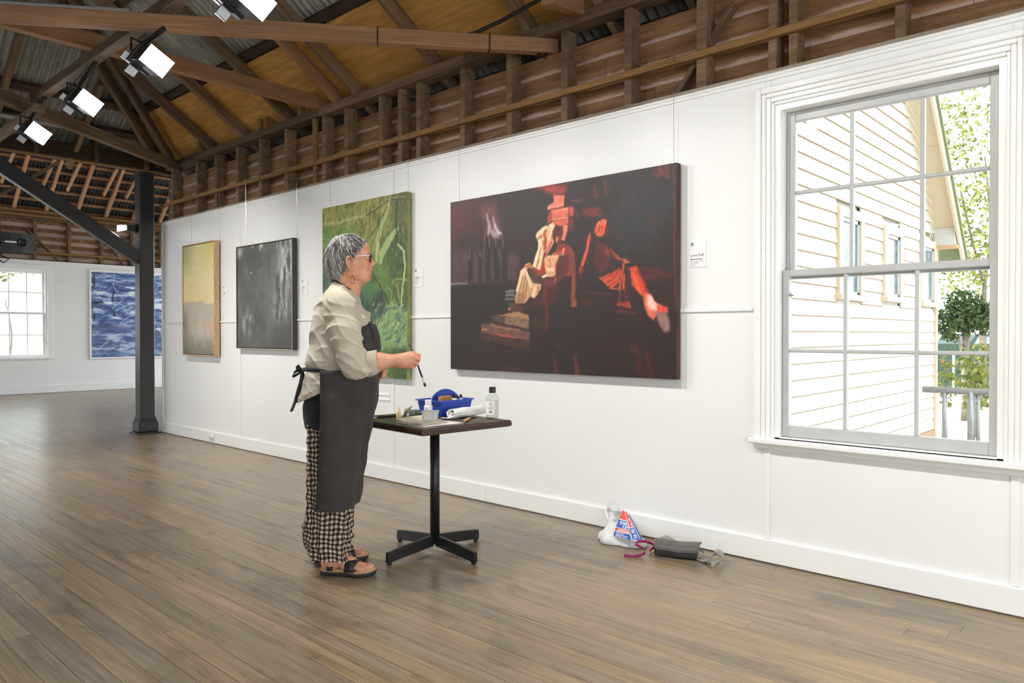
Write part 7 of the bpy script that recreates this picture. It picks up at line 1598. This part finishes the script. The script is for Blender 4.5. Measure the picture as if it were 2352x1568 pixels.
# fence, parked car, bunting
fence_m = plain('dark_green_fence', (52, 74, 62), .7); D = 19.0; fa = at_d(2080, 800, D); fb = at_d(2420, 800, D); fn_ = empty('paling_fence', ((fa + fb) / 2).xy.to_3d() + Vector((0, 0, GZ))); tag(fn_, 'dark green paling fence behind the shrub', 'fence'); d = (fb - fa); d.z = 0; L = d.length; d.normalize(); fn_.rotation_euler = (0, 0, atan2(d.y, d.x)); hgt = at_d(2200, 789, D).z - GZ
n = int(L / .12)
for i in range(n): MB().cbox((-.055, -.008, .04), (.055, .008, hgt), .003).build('paling', fence_m, fn_, M=Matrix.Translation((-L / 2 + .12 * (i + .5), 0, 0))) if i == 0 else put('paling', fn_.children[0].data, fn_, Matrix.Translation((-L / 2 + .12 * (i + .5), 0, 0)))
for zr in (.3, hgt - .12): MB().cbox((-L / 2, .009, zr), (L / 2, .05, zr + .07), .003).build('fence_rail', fence_m, fn_)
D = 22.0; cb = at_d(2262, 800, D); cb.z = GZ; car = empty('parked_car', cb, atan2(d.y, d.x)); tag(car, 'dark parked car half hidden behind the fence and shrub', 'car'); car_paint = plain('dark_car_paint', (60, 78, 74), .2, .3); H = at_d(2262, 764, D).z - GZ
def ringc(y): 
    w = 1.0
    return [Vector((x, y, z)) for x, z in ((-2.1, .35), (-2.15, .75), (-1.95, .95), (-1.2, H * .62), (-.75, H * .97), (.6, H), (1.3, H * .66), (2.0, H * .58), (2.15, .7), (2.1, .35))]
MB().loft([ringc(-.8), ringc(.8)]).build('car_body', car_paint, car)
for x0_, x1_ in ((-.95, -.1), (0.0, .85)): MB().prism([(x0_, H * .64), (x0_ + (.25 if x0_ < -.5 else 0), H * .92), (x1_ - (.2 if x1_ > .5 else 0), H * .93), (x1_, H * .64)], .01, Matrix.Translation((0, -.812, 0))).build('car_window', plain('car_glass', (150, 168, 176), .08), car)
for x in (-1.35, 1.35):
    for y in (-.72, .72): MB().lathe([(.32, -.1), (.34, -.05), (.34, .05), (.32, .1)], 18, Matrix.Translation((x, y, .34)) @ Matrix.Rotation(radians(90), 4, 'X')).build('wheel', black_plastic, car)
D = 11.5; bt0, bt1 = at_d(2140, 824, D), at_d(2330, 834, D); bu = empty('bunting', bt0); tag(bu, 'string of small red triangular flags beyond the railing', 'bunting'); MB().tube([Vector((0, 0, 0)), (bt1 - bt0) * .5 - Vector((0, 0, .02)), bt1 - bt0], .004, 6).build('string', ink_grey, bu); flag_m = plain('red_flag', (226, 92, 70), .7)
for px in (2165, 2198, 2240, 2275):
    c = at_d(px, 826 + (px - 2140) * .05, D) - bt0; ex = (bt1 - bt0).normalized(); MB().add([c - ex * .03, c + ex * .03, c - Vector((0, 0, .075)), c - ex * .03 + Vector((.0, .002, 0)), c + ex * .03 + Vector((0, .002, 0)), c - Vector((0, -.002, .075))], [(0, 2, 1), (3, 4, 5), (0, 1, 4, 3), (1, 2, 5, 4), (2, 0, 3, 5)]).build('flag', flag_m, bu)
pst = at_d(2190, 860, 12.0); MB_p = MB().tube([(0, 0, 0), (0, 0, pst.z + .35 - GZ)], .018, 10).build('white_stake', trim_paint); MB_p.location = (pst.x, pst.y, GZ); tag(MB_p, 'thin white stake standing beyond the railing', 'stake')
# trees outside the far window
for i, (x, y, h_) in enumerate(((-23.5, -.4, 3.4), (-24.5, 1.8, 3.8))):
    bs = Vector((x, y, GZ)); tree('garden_tree', bs, [([bs, bs + Vector((.1, .2, 1.3)), bs + Vector((-.1, .1, 2.4))], .035)], [(bs + Vector((0, 0, h_)), (1.2, 1.3, .9), 1.0)], 500, .09, leaf_light, ['pale tree outside the far window', 'second pale tree further behind the far window'][i], 'tree', 30 + i, 'trees outside the far window')
